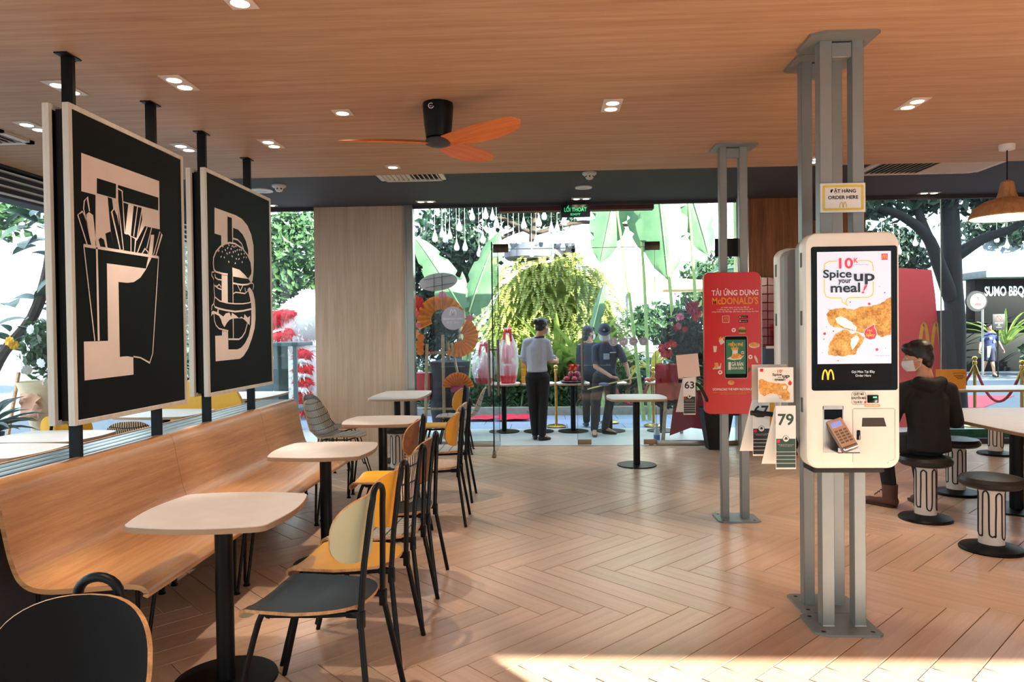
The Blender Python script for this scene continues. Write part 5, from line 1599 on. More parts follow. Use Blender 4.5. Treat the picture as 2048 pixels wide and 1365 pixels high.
# the promotion picture, in pixels of a crop of the screen: x 100..733, y 103..1055
CH_A = [(180, 630), (205, 598), (300, 578), (420, 598), (470, 574), (560, 568), (640, 545), (700, 510), (733, 490), (733, 810), (640, 832), (600, 790), (560, 745), (500, 800), (430, 780), (330, 755), (240, 742), (200, 715)]
CH_AM = [(255, 668), (300, 650), (380, 690), (440, 750), (430, 778), (330, 745), (268, 708)]
CH_B = [(190, 975), (195, 900), (230, 830), (290, 780), (350, 765), (390, 800), (450, 790), (500, 830), (490, 870), (440, 930), (430, 975), (340, 990), (250, 985)]
CH_BM = [(385, 845), (430, 815), (460, 840), (430, 900), (400, 940), (382, 900)]
FLAME = [(500, 800), (512, 765), (552, 742), (585, 722), (584, 752), (600, 775), (606, 808), (590, 842), (550, 852), (512, 835)]
def promo(parent, y, X, Z, sx, sz, lit, seed=1, simple=False):
    """promotion print at plane y of parent; X,Z map picture x,y -> local"""
    P = lambda pts: [(X + (p[0] - 100) * sx, Z - (p[1] - 103) * sz) for p in pts]
    k = lambda i: (0, y - 0.0006 * i, 0)
    red = scr_red if lit else print_red
    ink = scr_dark if lit else print_black
    yel = scr_yel if lit else print_yellow
    cr, me = (scr_crumb, scr_meat) if lit else (pr_crumb, pr_meat)
    def add(nm, mb, mt):
        obj(nm, mb, mt, parent, smooth=False)
    add('print', MB().prism(P(wob(CH_A, 5, seed)), k(1), UX, UZ, 0.0003).prism(P(wob(CH_B, 6, seed + 1)), k(2), UX, UZ, 0.0003), cr)
    add('print', MB().prism(P(wob(CH_AM, 3, seed)), k(2), UX, UZ, 0.0003).prism(P(wob(CH_BM, 3, seed)), k(3), UX, UZ, 0.0003), me)
    fl = MB().prism(P([(553 + (p[0] - 553) * 1.12, 790 + (p[1] - 790) * 1.1) for p in FLAME]), k(3), UX, UZ, 0.0003)
    add('print', fl, screen_lit if lit else print_white)
    add('print', MB().prism(P(FLAME), k(4), UX, UZ, 0.0003), red)
    t = lambda mb, s, x, yy, w, h, i=5, b=B, sl=0.0: mb.text(s, (X + (x - 100) * sx, k(i)[1], Z - (yy - 103) * sz), UX, UZ, h=h * sz, w=w * sx, bold=b, slant=sl)
    m = MB()
    t(m, 'Hot', 548, 782, 44, 18)
    t(m, '&', 548, 802, 14, 15)
    t(m, 'Spicy', 552, 824, 76, 26)
    add('lettering', m, yel)
    m = MB()
    t(m, 'Spice', 272, 322, 245, 66)
    t(m, 'your', 335, 368, 112, 44)
    t(m, 'up', 502, 352, 178, 88)
    t(m, 'meal', 340, 446, 252, 78)
    add('lettering', m, ink)
    m = MB()
    t(m, '10', 346, 244, 120, 86)
    t(m, 'K', 432, 198, 36, 40)
    t(m, '!', 488, 456, 22, 70, sl=0.35)
    dots = [(543, 549, 11), (160, 797, 12), (608, 937, 12), (153, 843, 5), (274, 1028, 5), (450, 640, 4)]
    for x, yy, r in dots:
        m.prism(P(circ(r, 12, x, yy)), k(5), UX, UZ, 0.0003)
    m.prism(P([(652, 125), (704, 125), (704, 178), (652, 178)]), k(1), UX, UZ, 0.0003)
    add('lettering', m, red)
    m = MB()
    for x, yy, r in ((380, 532, 5), (235, 777, 5), (676, 456, 5), (632, 403, 3), (196, 590, 3), (175, 738, 3), (140, 958, 3), (680, 925, 3)):
        m.prism(P(circ(r, 10, x, yy)), k(5), UX, UZ, 0.0003)
    add('print', m, ink)
    m = MB()
    w = 8 * sx
    out = [(270, 182), (200, 184), (165, 205), (158, 260)]
    m.line(P(out), w, k(2), UX, UZ)
    m.line(P([(160, 330), (160, 440), (175, 480), (210, 495), (305, 495), (315, 530), (360, 562), (345, 535), (350, 510), (375, 494), (540, 494), (572, 475), (580, 440), (580, 360)]), w, k(2), UX, UZ)
    m.line(P([(450, 183), (540, 183), (570, 200), (580, 240), (580, 270)]), w, k(2), UX, UZ)
    arches(m, (X + (678 - 100) * sx, k(2)[1], Z - (170 - 103) * sz), UX, UZ, 36 * sz, w=36 * sx, off=0.0003)
    add('print', m, yel)
    if not simple:
        m = MB()
        t(m, 'only for you, try it today', 478, 218, 120, 9, b=0.0)
        t(m, 'Product image for illustration', 655, 992, 130, 9, b=0.0)
        add('lettering', m, M('fine_print_grey', (150, 156, 170), 0.5))

def shell_mesh(w, h, r, lay, z0):
    """rounded front shell; lay = [(y, inset)]"""
    mb = MB()
    n = None
    for y, ins in lay:
        pts = rrect(w - 2 * ins, h - 2 * ins, max(0.005, r - ins), 8, 0, z0 + h / 2)
        n = len(pts)
        mb.v += [(p[0], y, p[1]) for p in pts]
    for i in range(len(lay) - 1):
        for k in range(n):
            k2 = (k + 1) % n
            mb.f.append((i * n + k, i * n + k2, (i + 1) * n + k2, (i + 1) * n + k)); mb.m.append(0)
    mb.f.append(tuple(range(n))[::-1]); mb.m.append(0)
    mb.f.append(tuple((len(lay) - 1) * n + k for k in range(n))); mb.m.append(0)
    # orient outwards
    mb.f = [tuple(reversed(f)) for f in mb.f]
    return mb
KZ = 0.852
def kiosk_common(t):
    w, h = 0.438, 1.124
    obj('front_shell', shell_mesh(w, h, 0.058, [(0.0, 0.012), (0.003, 0.004), (0.012, 0.0), (0.085, 0.0), (0.10, 0.008)], KZ), kiosk_white, t, angle=30)
    obj('body', shell_mesh(w - 0.02, h - 0.03, 0.05, [(0.10, 0.0), (0.165, 0.0), (0.18, 0.012)], KZ + 0.015), grey_plastic, t, angle=30)
    for z in (0.30, 0.72, 1.0):
        for sg in (-1, 1):
            obj('hinge', MB().rbox((sg * (w / 2 + 0.001), 0.055, KZ + z), (0.004, 0.022, 0.07), 0.001, 1), dark_plastic, t)
    for x0, x1 in ((-0.073, -0.010), (0.087, 0.145)):
        obj('post', MB().rbox(((x0 + x1) / 2, 0.23, ZC / 2), (x1 - x0, 0.062, ZC - 0.012), 0.003, 1), grey_steel, t)
    for z0, nm in ((0.0, 'floor_plate'), (ZC - 0.012, 'ceiling_plate')):
        o = obj(nm, MB().prism([(-0.155, -0.10), (-0.10, -0.135), (0.15, -0.135), (0.172, -0.115), (0.172, 0.11), (0.14, 0.137), (-0.12, 0.137), (-0.155, 0.11)], (0.018, 0.23, z0), UX, (0, 1, 0), 0.012), grey_steel, t)
        if z0 == 0:
            bh = mesh_of('bolt_hole', MB().lathe([(0.011, 0), (0.011, 0.0008), (0.0001, 0.0009)], 12), black_matt)
            for x in (-0.11, 0.13):
                for y in (-0.095, 0.095):
                    link('bolt_hole', bh, o, (x + 0.018, 0.23 + y, 0.012))
            for x in (-0.042, 0.116):
                obj('weld_bead', MB().rbox((x, 0.197, 0.015), (0.06, 0.008, 0.008), 0.003, 1), M('weld', (206, 206, 204), 0.35, 0.4), o)
    obj('top_bridge', MB().rbox((0.036, 0.23, ZC - 0.055), (0.11, 0.05, 0.075), 0.003, 1), grey_steel, t)
    br = MB()
    for z in (KZ + 0.2, KZ + 0.9):
        br.rbox((0.036, 0.19, z), (0.24, 0.03, 0.10), 0.003, 1)
    obj('mounting_bracket', br, dark_plastic, t)
    obj('cable_tray', MB().rbox((0.0, 0.12, KZ - 0.016), (0.34, 0.14, 0.03), 0.008), black_matt, t)
def kiosk_face(t, full=True):
    bz_ = MB()
    bz_.prism(rrect(0.40, 0.685, 0.012, 4, 0.007, KZ + 0.715), (0, 0.0005, 0), UX, UZ, 0.0005)
    obj('screen_bezel', MB().merge(shell_mesh(0.40, 0.685, 0.012, [(-0.003, 0.003), (-0.001, 0.0), (0.004, 0.0)], KZ + 0.3725), Matrix.Translation((0.007, 0, 0))), black_gloss, t, angle=30)
    s = obj('screen', MB().bx(-0.166, 0.177, -0.0036, -0.003, KZ + 0.5, KZ + 1.032), screen_lit, t, smooth=False)
    ft_ = obj('screen_footer', MB().bx(-0.166, 0.177, -0.0035, -0.003, KZ + 0.399, KZ + 0.4995), M('footer_black', (14, 15, 17), 0.5, emit=0.0, spec=0.1), t, smooth=False)
    promo(s, -0.0036, -0.166, KZ + 1.032, 0.343 / 633, 0.532 / 952, True)
    m = MB()
    arches(m, (-0.118, -0.004, KZ + 0.425), UX, UZ, 0.046, w=0.052, off=0.0003, thick=0.15)
    obj('emblem', m, pmat('emblem_yellow', (236, 190, 60), 0.7), ft_, smooth=False)
    m = MB()
    m.text('Gọi Món Tại Đây', (0.046, -0.004, KZ + 0.456), UX, UZ, h=0.0115, w=0.108)
    m.text('Order Here', (0.046, -0.004, KZ + 0.438), UX, UZ, h=0.0115, w=0.072)
    obj('lettering', m, pmat('footer_text', (224, 226, 228), 0.5), ft_, smooth=False)
    # scanner, its label, price tag
    sc_ = obj('scanner', MB().rbox((0.091, -0.002, KZ + 0.3315), (0.05, 0.012, 0.037), 0.003), black_gloss, t)
    obj('scanner_light', MB().rbox((0.098, -0.0085, KZ + 0.34), (0.018, 0.001, 0.007), 0.0004, 1), M('scan_green', (90, 220, 150), 0.4, emit=1.2), sc_)
    lb = obj('scan_label', MB().prism(rrect(0.068, 0.063, 0.012, 4, 0.026, KZ + 0.3355), (0, -0.0001, 0), UX, UZ, 0.0006), M('clear_label', (226, 222, 210), 0.4), t, smooth=False)
    m = MB()
    m.text('QUÉT MÃ', (0.026, -0.0008, KZ + 0.350), UX, UZ, h=0.0105, w=0.048, bold=B)
    m.text('KHUYẾN MÃI', (0.026, -0.0008, KZ + 0.331), UX, UZ, h=0.0105, w=0.066, bold=B)
    m.text('TẠI ĐÂY', (0.022, -0.0008, KZ + 0.311), UX, UZ, h=0.0105, w=0.042, bold=B)
    m.line(rrect(0.066, 0.061, 0.012, 4, 0.026, KZ + 0.3355), 0.001, (0, -0.0008, 0), UX, UZ, closed=True)
    obj('lettering', m, print_black, lb, smooth=False)
    obj('red_mark', MB().bx(0.052, 0.061, -0.0016, -0.0008, KZ + 0.312, KZ + 0.321), print_red, lb, smooth=False)
    og = obj('scan_here_label', MB().prism(rrect(0.074, 0.015, 0.006, 4, 0.089, KZ + 0.300), (0, -0.0002, 0), UX, UZ, 0.0006), M('label_orange', (240, 176, 120), 0.4), t, smooth=False)
    obj('lettering', MB().text('SCAN HERE', (0.089, -0.0009, KZ + 0.2965), UX, UZ, h=0.007, w=0.055, bold=B), print_white, og, smooth=False)
    # service door
    dr = MB()
    dr.line([(-0.003, KZ + 0.03), (-0.003, KZ + 0.28), (0.003, KZ + 0.286), (0.188, KZ + 0.286), (0.194, KZ + 0.28), (0.194, KZ + 0.05), (0.185, KZ + 0.04), (0.165, KZ + 0.036), (0.158, KZ + 0.02)], 0.0016, (0, 0.0, 0), UX, UZ)
    door_ = obj('service_door', MB().prism([(0.0, KZ + 0.012), (0.0, KZ + 0.283), (0.191, KZ + 0.283), (0.191, KZ + 0.05), (0.16, KZ + 0.03), (0.156, KZ + 0.012)], (0, 0.0005, 0), UX, UZ, 0.0018), kiosk_white, t, smooth=False)
    obj('door_gap', dr, M('gap_grey', (150, 142, 122), 0.7), door_, smooth=False)
    obj('receipt_slot', MB().prism([(0.039, KZ + 0.2), (0.042, KZ + 0.242), (0.142, KZ + 0.242), (0.154, KZ + 0.2)], (0, -0.001, 0), UX, UZ, 0.0008), M('slot_dark', (48, 38, 28), 0.6), door_, smooth=False)
    lk = obj('lock', MB().rbox((0.024, -0.002, KZ + 0.16), (0.017, 0.008, 0.047), 0.004), black_gloss, door_)
    # card terminal in its steel cradle
    rc = MB()
    rc.bx(-0.141, -0.138, -0.002, 0.04, KZ + 0.077, KZ + 0.298).bx(-0.049, -0.046, -0.002, 0.04, KZ + 0.077, KZ + 0.298)
    rc.bx(-0.141, -0.046, -0.002, 0.04, KZ + 0.282, KZ + 0.298).bx(-0.138, -0.049, -0.0018, -0.0008, KZ + 0.077, KZ + 0.29)
    rc.box((-0.05, -0.035, KZ + 0.088), (0.10, 0.075, 0.004)).box((-0.05, -0.071, KZ + 0.098), (0.10, 0.003, 0.024))
    cradle = obj('terminal_cradle', rc, steel, t, smooth=False)
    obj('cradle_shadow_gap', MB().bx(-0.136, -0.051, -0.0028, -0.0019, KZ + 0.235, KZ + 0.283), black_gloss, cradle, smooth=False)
    tm_ = thing  # terminal as one part with sub-parts
    R = Matrix.Translation((-0.07, -0.045, KZ + 0.172)) @ Matrix.Rotation(radians(-20), 4, 'Y') @ Matrix.Rotation(radians(-34), 4, 'X')
    copper = M('terminal_copper', (224, 168, 130), 0.35, 0.1, var=0.03)
    mb = MB().rbox((0, 0.012, 0), (0.078, 0.03, 0.165), 0.008)
    body = obj('card_terminal', MB().merge(mb, R), M('terminal_silver', (126, 122, 118), 0.35, 0.3), t)
    def sub(nm, mb, mt):
        obj(nm, MB().merge(mb, R), mt, body, smooth=False)
    sub('keypad_face', MB().rbox((0, -0.0035, 0.008), (0.07, 0.003, 0.14), 0.001, 1), copper)
    sub('display', MB().rbox((-0.002, -0.0058, 0.051), (0.05, 0.002, 0.028), 0.0008, 1), M('lcd_blue', (150, 160, 226), 0.3, emit=0.35))
    kk = MB()
    for r_ in range(5):
        for c_ in range(3):
            kk.rbox(((c_ - 1) * 0.021, -0.0062, 0.017 - r_ * 0.0145), (0.015, 0.003, 0.008), 0.001, 1)
    o = MB().merge(kk, R)
    kp = obj('keys', o, M('key_grey', (110, 106, 102), 0.5), body)
    kp['kind'] = 'stuff'
    sub('card_slot', MB().rbox((0, -0.004, -0.075), (0.07, 0.014, 0.012), 0.003, 1), chrome)

k1 = thing('self_order_kiosk', 'cream self-order kiosk with lit chicken advert, card reader and twin steel posts', 'kiosk', (1.463, 3.45, 0))
kiosk_common(k1)
kiosk_face(k1)
k1b = thing('self_order_kiosk', 'cream kiosk turned away, back to back behind the lit one', 'kiosk', (1.545, 4.19, 0), pi)
kiosk_common(k1b)
obj('screen_bezel', MB().merge(shell_mesh(0.40, 0.685, 0.012, [(-0.003, 0.003), (-0.001, 0.0), (0.004, 0.0)], KZ + 0.3725), Matrix.Translation((0.007, 0, 0))), black_gloss, k1b, angle=30)
k2 = thing('self_order_kiosk', 'kiosk with red app poster on its back, on twin posts further away', 'kiosk', (1.545, 5.985, 0), pi)
kiosk_common(k2)
obj('screen_bezel', MB().merge(shell_mesh(0.40, 0.685, 0.012, [(-0.003, 0.003), (-0.001, 0.0), (0.004, 0.0)], KZ + 0.3725), Matrix.Translation((0.007, 0, 0))), black_gloss, k2, angle=30)
# its red back panel, built in the panel's own frame facing the viewer
bp = obj('back_panel', shell_mesh(0.432, 1.10, 0.045, [(0.0, 0.003), (0.003, 0.0), (0.05, 0.0), (0.06, 0.006)], 0.0), M('poster_red', (206, 32, 34), 0.3, var=0.03), k2, angle=30)
bp.location = (0.088, 0.40, 0.86)
bp.rotation_euler = (0, 0, pi)
def rp(nm, mb, mt):
    return obj(nm, mb, mt, bp, smooth=False)
def k(i):
    return (0, -0.0004 - 0.0006 * i, 0)
m = MB()
m.text('TẢI ỨNG DỤNG', (0.02, k(0)[1], 0.921), UX, UZ, h=0.040, w=0.357, bold=B)
for x in (-0.028, ):
    pass
m.text('và nhận ngay vô vàn ưu đãi từ', (0.02, k(0)[1], 0.823), UX, UZ, h=0.0105, w=0.215)
m.text('1 miếng gà rán + 1 phần khoai chiên cỡ R', (0.02, k(0)[1], 0.807), UX, UZ, h=0.0105, w=0.277)
m.text('cùng nhiều ưu đãi hấp dẫn khác dành riêng cho bạn', (0.021, k(0)[1], 0.790), UX, UZ, h=0.0105, w=0.356)
m.text("DOWNLOAD THE NEW McDONALD'S APP", (0.022, k(0)[1], 0.184), UX, UZ, h=0.018, w=0.355, bold=B)
m.line([(-0.077, 0.711), (-0.027, 0.711), (-0.027, 0.762), (-0.077, 0.762)], 0.003, k(1), UX, UZ, closed=True)
for x, z in ((0.008, 0.652), (-0.098, 0.325), (0.134, 0.442)):
    m.prism(circ(0.0165, 18, x, z), k(1), UX, UZ, 0.0003)
rp('lettering', m, print_white)
m = MB()
m.text("McDONALD'S", (0.021, k(0)[1], 0.853), UX, UZ, h=0.051, w=0.352, bold=B)
m.text('to get your exclusive coupons and special offers today', (0.012, k(0)[1], 0.166), UX, UZ, h=0.009, w=0.336)
m.text('with many other surprises for you', (0.0, k(0)[1], 0.154), UX, UZ, h=0.009, w=0.2)
arches(m, (-0.052, k(2)[1], 0.722), UX, UZ, 0.028, w=0.03, off=0.0003)
rp('lettering', m, M('print_orange', (232, 150, 44), 0.45))
m = MB().bx(0.048, 0.117, k(1)[1] - 0.0003, k(1)[1], 0.742, 0.761).bx(0.048, 0.117, k(1)[1] - 0.0003, k(1)[1], 0.710, 0.729)
rp('print', m, print_black)
m = MB()
m.text('App Store', (0.088, k(2)[1], 0.748), UX, UZ, h=0.007, w=0.045)
m.text('Google Play', (0.088, k(2)[1], 0.716), UX, UZ, h=0.007, w=0.045)
for z in (0.7515, 0.7195):
    m.prism(circ(0.0055, 10, 0.057, z), k(2), UX, UZ, 0.0003)
rp('lettering', m, print_white)
def heart(cx, cz, s):
    return [(cx + s * 0.062 * 16 * sin(t) ** 3, cz + s * 0.062 * (13 * cos(t) - 5 * cos(2 * t) - 2 * cos(3 * t) - cos(4 * t))) for t in [2 * pi * i / 20 for i in range(20)]]
m = MB()
for x, z in ((0.008, 0.652), (-0.098, 0.325), (0.134, 0.442), (0.074, 0.475)):
    m.prism(heart(x, z, 0.009), k(3 if x != 0.074 else 6), UX, UZ, 0.0003)
rp('print', m, print_red)
# phone
ph = obj('phone_print', MB().prism(rrect(0.176, 0.33, 0.014, 5, 0.0245, 0.4415), k(1), UX, UZ, 0.0003), M('print_silver', (176, 170, 166), 0.4), bp, smooth=False)
rp('print', MB().prism(rrect(0.168, 0.322, 0.012, 5, 0.0245, 0.4415), k(2), UX, UZ, 0.0003), print_black)
rp('print', MB().bx(-0.053, 0.0985, k(3)[1] - 0.0003, k(3)[1], 0.312, 0.577), M('print_green', (22, 116, 84), 0.45, var=0.08))
m = MB()
m.text('MIỄN PHÍ', (0.022, k(4)[1], 0.527), UX, UZ, h=0.024, w=0.112, bold=B)
for i in range(7):
    x = -0.004 + i * 0.0065
    m.line([(x, 0.49), (x + (i - 3) * 0.002, 0.516 + 0.004 * (i % 3))], 0.005, k(4), UX, UZ)
rp('lettering', m, print_yellow)
m = MB()
m.text('GÀ RÁN', (0.034, k(4)[1], 0.373), UX, UZ, h=0.03, w=0.088, bold=B)
m.text('KHOAI CHIÊN', (0.034, k(4)[1], 0.347), UX, UZ, h=0.018, w=0.088, bold=B)
m.text('1', (-0.025, k(4)[1], 0.346), UX, UZ, h=0.058, w=0.02, bold=B)
m.prism([(-0.006, 0.46), (0.038, 0.46), (0.036, 0.494), (-0.002, 0.494)], k(5), UX, UZ, 0.0003)
m.prism([(-0.046, 0.43), (-0.02, 0.445), (0.06, 0.44), (0.088, 0.458), (0.06, 0.424), (0.0, 0.419)], k(4), UX, UZ, 0.0003)
m.prism(circ(0.012, 14, 0.074, 0.476), k(5), UX, UZ, 0.0003)
rp('lettering', m, print_white)
m = MB()
m.prism(wob([(-0.02, 0.44), (0.0, 0.466), (0.03, 0.472), (0.056, 0.464), (0.074, 0.45), (0.062, 0.436), (0.03, 0.43), (0.0, 0.428)], 0.001, 3), k(6), UX, UZ, 0.0003)
m.prism(wob([(-0.143, 0.36), (-0.14, 0.40), (-0.115, 0.40), (-0.105, 0.378), (-0.12, 0.36)], 0.001, 5), k(2), UX, UZ, 0.0003)   # nuggets
m.prism(circ(0.026, 20, -0.015, 0.244, 0.018), k(1), UX, UZ, 0.0003)                                                    # bun
m.prism(circ(0.036, 20, 0.164, 0.536, 0.017), k(2), UX, UZ, 0.0003)                                                     # pie
rp('print', m, pr_crumb)
m = MB()
m.prism([(0.045, 0.655), (0.05, 0.672), (0.072, 0.678), (0.094, 0.672), (0.1, 0.655)], k(1), UX, UZ, 0.0003)
m.prism([(0.046, 0.632), (0.099, 0.632), (0.095, 0.622), (0.05, 0.622)], k(1), UX, UZ, 0.0003)
rp('print', m, M('print_bun', (200, 140, 80), 0.5))
m = MB().prism(wob([(0.043, 0.655), (0.102, 0.655), (0.1, 0.632), (0.045, 0.632)], 0.002, 9), k(2), UX, UZ, 0.0003)
m.prism([(0.11, 0.325), (0.125, 0.365), (0.14, 0.345), (0.118, 0.32)], k(1), UX, UZ, 0.0003)
rp('print', m, M('print_lettuce', (84, 82, 40), 0.5))
m = MB()
m.prism([(-0.108, 0.57), (-0.092, 0.537), (-0.06, 0.558), (-0.082, 0.59)], k(1), UX, UZ, 0.0003)
m.prism([(-0.15, 0.53), (-0.146, 0.482), (-0.127, 0.482), (-0.12, 0.528)], k(1), UX, UZ, 0.0003)
m.prism([(-0.155, 0.348), (-0.15, 0.362), (-0.1, 0.372), (-0.095, 0.395), (-0.088, 0.395), (-0.094, 0.352)], k(1), UX, UZ, 0.0003)
m.prism(circ(0.042, 20, 0.164, 0.532, 0.022), k(1), UX, UZ, 0.0003)
m.prism([(0.162, 0.44), (0.168, 0.458), (0.186, 0.43), (0.194, 0.395), (0.182, 0.395)], k(1), UX, UZ, 0.0003)
rp('print', m, M('print_paper', (226, 206, 196), 0.5))
m = MB()
for i in range(6):
    x = -0.106 + i * 0.0065
    m.line([(x + 0.006, 0.568 + i * 0.003), (x + 0.002, 0.59 + (i % 3) * 0.006)], 0.005, k(0), UX, UZ)
rp('print', m, print_yellow)

# "order here" signs: one to the viewer, two seen from behind
def order_sign(x, y, z, rz, label, front=True):
    t = thing('order_sign', label, 'sign', (x, y, z), rz)
    obj('board', MB().rbox((0, 0, 0.0725), (0.222, 0.008, 0.147), 0.004), white_plastic if front else black_matt, t)
    if front:
        m = MB()
        m.line(rrect(0.19, 0.115, 0.003, 2, 0, 0.0725), 0.011, (0, -0.0045, 0), UX, UZ, closed=True)
        arches(m, (0, -0.0045, 0.024), UX, UZ, 0.026, w=0.034, off=0.0008)
        obj('print', m, M('sign_yellow', (222, 194, 60), 0.4), t, smooth=False)
        m = MB().text('ĐẶT HÀNG', (0, -0.0045, 0.0975), UX, UZ, h=0.0165, w=0.125, bold=B)
        m.text('ORDER HERE', (0, -0.0045, 0.066), UX, UZ, h=0.0165, w=0.148, bold=B)
        obj('lettering', m, print_black, t, smooth=False)
    return t
order_sign(1.497, 3.638, 2.10, 0, 'small yellow-bordered order sign on the front kiosk posts')
order_sign(1.53, 3.99, 2.115, 0, 'black back of the sign on the rear kiosk posts', False)
order_sign(1.495, 5.83, 2.105, 0, 'black back of the sign above the red kiosk panel', False)

# table-number tents on their racks
band_dark = M('tent_dark', (34, 36, 36), 0.5)
band_green = M('tent_green', (24, 58, 44), 0.5)
tent_white = M('tent_white', (232, 232, 228), 0.45, var=0.02)
def tent(x, y, ztop, num, band, label, w=0.09, h=0.30, ink=None):
    t = thing('number_tent', label, 'table number', (x, y, ztop - h))
    obj('front_leaf', MB().bx(-w / 2, w / 2, 0, 0.003, 0, h), tent_white, t, smooth=False)
    obj('back_leaf', MB().add([(-w / 2, 0.004, h), (w / 2, 0.004, h), (w / 2 - 0.045, 0.075, 0.012), (-w / 2 - 0.045, 0.075, 0.012), (-w / 2, 0.007, h), (w / 2, 0.007, h), (w / 2 - 0.045, 0.078, 0.012), (-w / 2 - 0.045, 0.078, 0.012)],
        [(0, 1, 2, 3), (7, 6, 5, 4), (0, 3, 7, 4), (1, 5, 6, 2), (3, 2, 6, 7), (0, 4, 5, 1)]), tent_white, t, smooth=False)
    hb = 0.48 * h
    obj('print', MB().bx(-w / 2 + 0.002, w / 2 - 0.002, -0.0006, 0, 0.008, hb), band, t, smooth=False)
    m = MB()
    for i in range(4):
        m.bx(-w / 2 + 0.002, w / 2 - 0.002, -0.0012, -0.0006, 0.028 + i * 0.018, 0.0298 + i * 0.018)
    m.prism(circ(0.0155, 22, 0, hb), (0, -0.0012, 0), UX, UZ, 0.0004)
    m.text('Please take this number to your table', (0, -0.0006, 0.115 * h / 0.3), UX, UZ, h=0.003, w=w * 0.8)
    m.text('we will serve you right there', (0, -0.0006, 0.109 * h / 0.3), UX, UZ, h=0.003, w=w * 0.65)
    obj('lettering', m, tent_white, t, smooth=False)
    m = MB().line(circ(0.0145, 20, 0, hb), 0.0016, (0, -0.0017, 0), UX, UZ, closed=True)
    m.prism([(-0.008, -0.004 + hb), (0.008, -0.004 + hb), (0.006, 0.006 + hb), (-0.002, 0.009 + hb)], (0, -0.0017, 0), UX, UZ, 0.0003)
    m.text(num, (0, -0.0004, h * 0.70), UX, UZ, h=0.052, w=0.074, bold=B)
    obj('number', m, ink or band, t, smooth=False)
    obj('emblem', MB().bx(-w / 2 + 0.006, -w / 2 + 0.019, -0.0015, -0.0009, hb - 0.018, hb - 0.004), print_red, t, smooth=False)
    return t
tent(1.144, 3.44, 1.155, '79', band_green, 'white table-number tent reading 79 with a green lower band', 0.094, 0.303)
tent(1.077, 3.60, 1.172, '67', band_dark, 'white table-number tent reading 67 with a black lower band', 0.084, 0.284)
tent(1.105, 5.50, 1.156, '63', band_dark, 'white table-number tent reading 63 beside the red kiosk panel', 0.092, 0.288)
def rack(x0, x1, y, z, label, hooks):
    t = thing('number_rack', label, 'rack', ((x0 + x1) / 2, y, z))
    w = x1 - x0
    obj('arm', MB().tube(spline([(w / 2, 0.08, -0.16), (w / 2 - 0.03, 0.03, -0.10), (w / 2 - 0.10, 0.015, 0.0), (-w / 2, 0.015, 0.02)], 5), 0.012, 10), black_matt, t)
    for hx, hy, hz in hooks:
        obj('hook', MB().rbox((hx - (x0 + x1) / 2, hy - y, hz - z), (0.045, 0.05, 0.028), 0.008), black_matt, t)
    obj('clip', MB().rbox((0, -0.01, 0.06), (0.025, 0.014, 0.10), 0.004), M('clear_plastic', (190, 188, 182), 0.15), t)
    return t
rack(1.01, 1.25, 3.53, 1.09, 'black rack arm with clip holding the 67 and 79 tents', ((1.06, 3.575, 1.10), (1.125, 3.475, 1.075)))
rack(1.03, 1.27, 5.535, 1.10, 'black rack arm with clip holding the 63 tent', ((1.10, 5.53, 1.11),))
lf = thing('leaflet_stand', 'small white chicken leaflet clipped above the 79 tent', 'leaflet', (1.118, 3.50, 1.165), 0.0)
obj('card', MB().bx(-0.084, 0.084, 0, 0.003, 0, 0.17), M('leaflet_paper', (238, 232, 220), 0.5, var=0.02), lf, smooth=False)
obj('back_card', MB().add([(-0.098, 0.06, 0.012), (0.07, 0.06, 0.012), (0.07, 0.055, 0.182), (-0.098, 0.055, 0.182), (-0.098, 0.063, 0.012), (0.07, 0.063, 0.012), (0.07, 0.058, 0.182), (-0.098, 0.058, 0.182)],
    [(0, 1, 2, 3), (7, 6, 5, 4), (0, 4, 5, 1), (3, 2, 6, 7), (0, 3, 7, 4), (1, 5, 6, 2)]), M('paper_back', (206, 192, 176), 0.6), lf, smooth=False)
q = MB()
sx = 0.168 / 255
L = lambda x, y_: (-0.084 + (x - 635) * sx, 0.17 - (y_ - 195) * sx)
lf_k = lambda i: (0, -0.0006 * i, 0)
ch = [L(640, 285), L(665, 278), L(700, 300), L(760, 310), L(830, 315), L(852, 335), L(845, 360), L(865, 390), L(862, 430), L(830, 442), L(790, 425), L(770, 390), L(720, 385), L(680, 405), L(650, 390), L(640, 365)]
obj('print', MB().prism(wob(ch, 0.0012, 4), lf_k(0), UX, UZ, 0.0003), pr_crumb, lf, smooth=False)
obj('print', MB().prism([L(810, 330), L(835, 328), L(838, 350), L(815, 360)], lf_k(1), UX, UZ, 0.0003).prism([L(780, 400), L(800, 400), L(805, 422), L(790, 420)], lf_k(1), UX, UZ, 0.0003), pr_meat, lf, smooth=False)
def lt(mb, s, x, y_, w, h, b=B):
    p = L(x, y_)
    mb.text(s, (p[0], -0.0006, p[1]), UX, UZ, h=h * sx, w=w * sx, bold=b)
m = MB()
lt(m, 'Spice', 772, 256, 66, 18); lt(m, 'up', 836, 270, 52, 26); lt(m, 'your', 790, 271, 30, 8); lt(m, 'meal', 788, 293, 68, 20)
obj('lettering', m, print_black, lf, smooth=False)
m = MB()
lt(m, '10', 790, 234, 30, 22); lt(m, 'K', 812, 222, 10, 9); lt(m, '!', 829, 296, 6, 20)
for p in (L(648, 205),):
    m.bx(p[0], p[0] + 0.016, -0.0004, 0, p[1] - 0.014, p[1] + 0.001)
m.prism([L(850, 310), L(865, 290), L(880, 310), L(872, 328), L(855, 326)], lf_k(0), UX, UZ, 0.0003)
obj('lettering', m, print_red, lf, smooth=False)
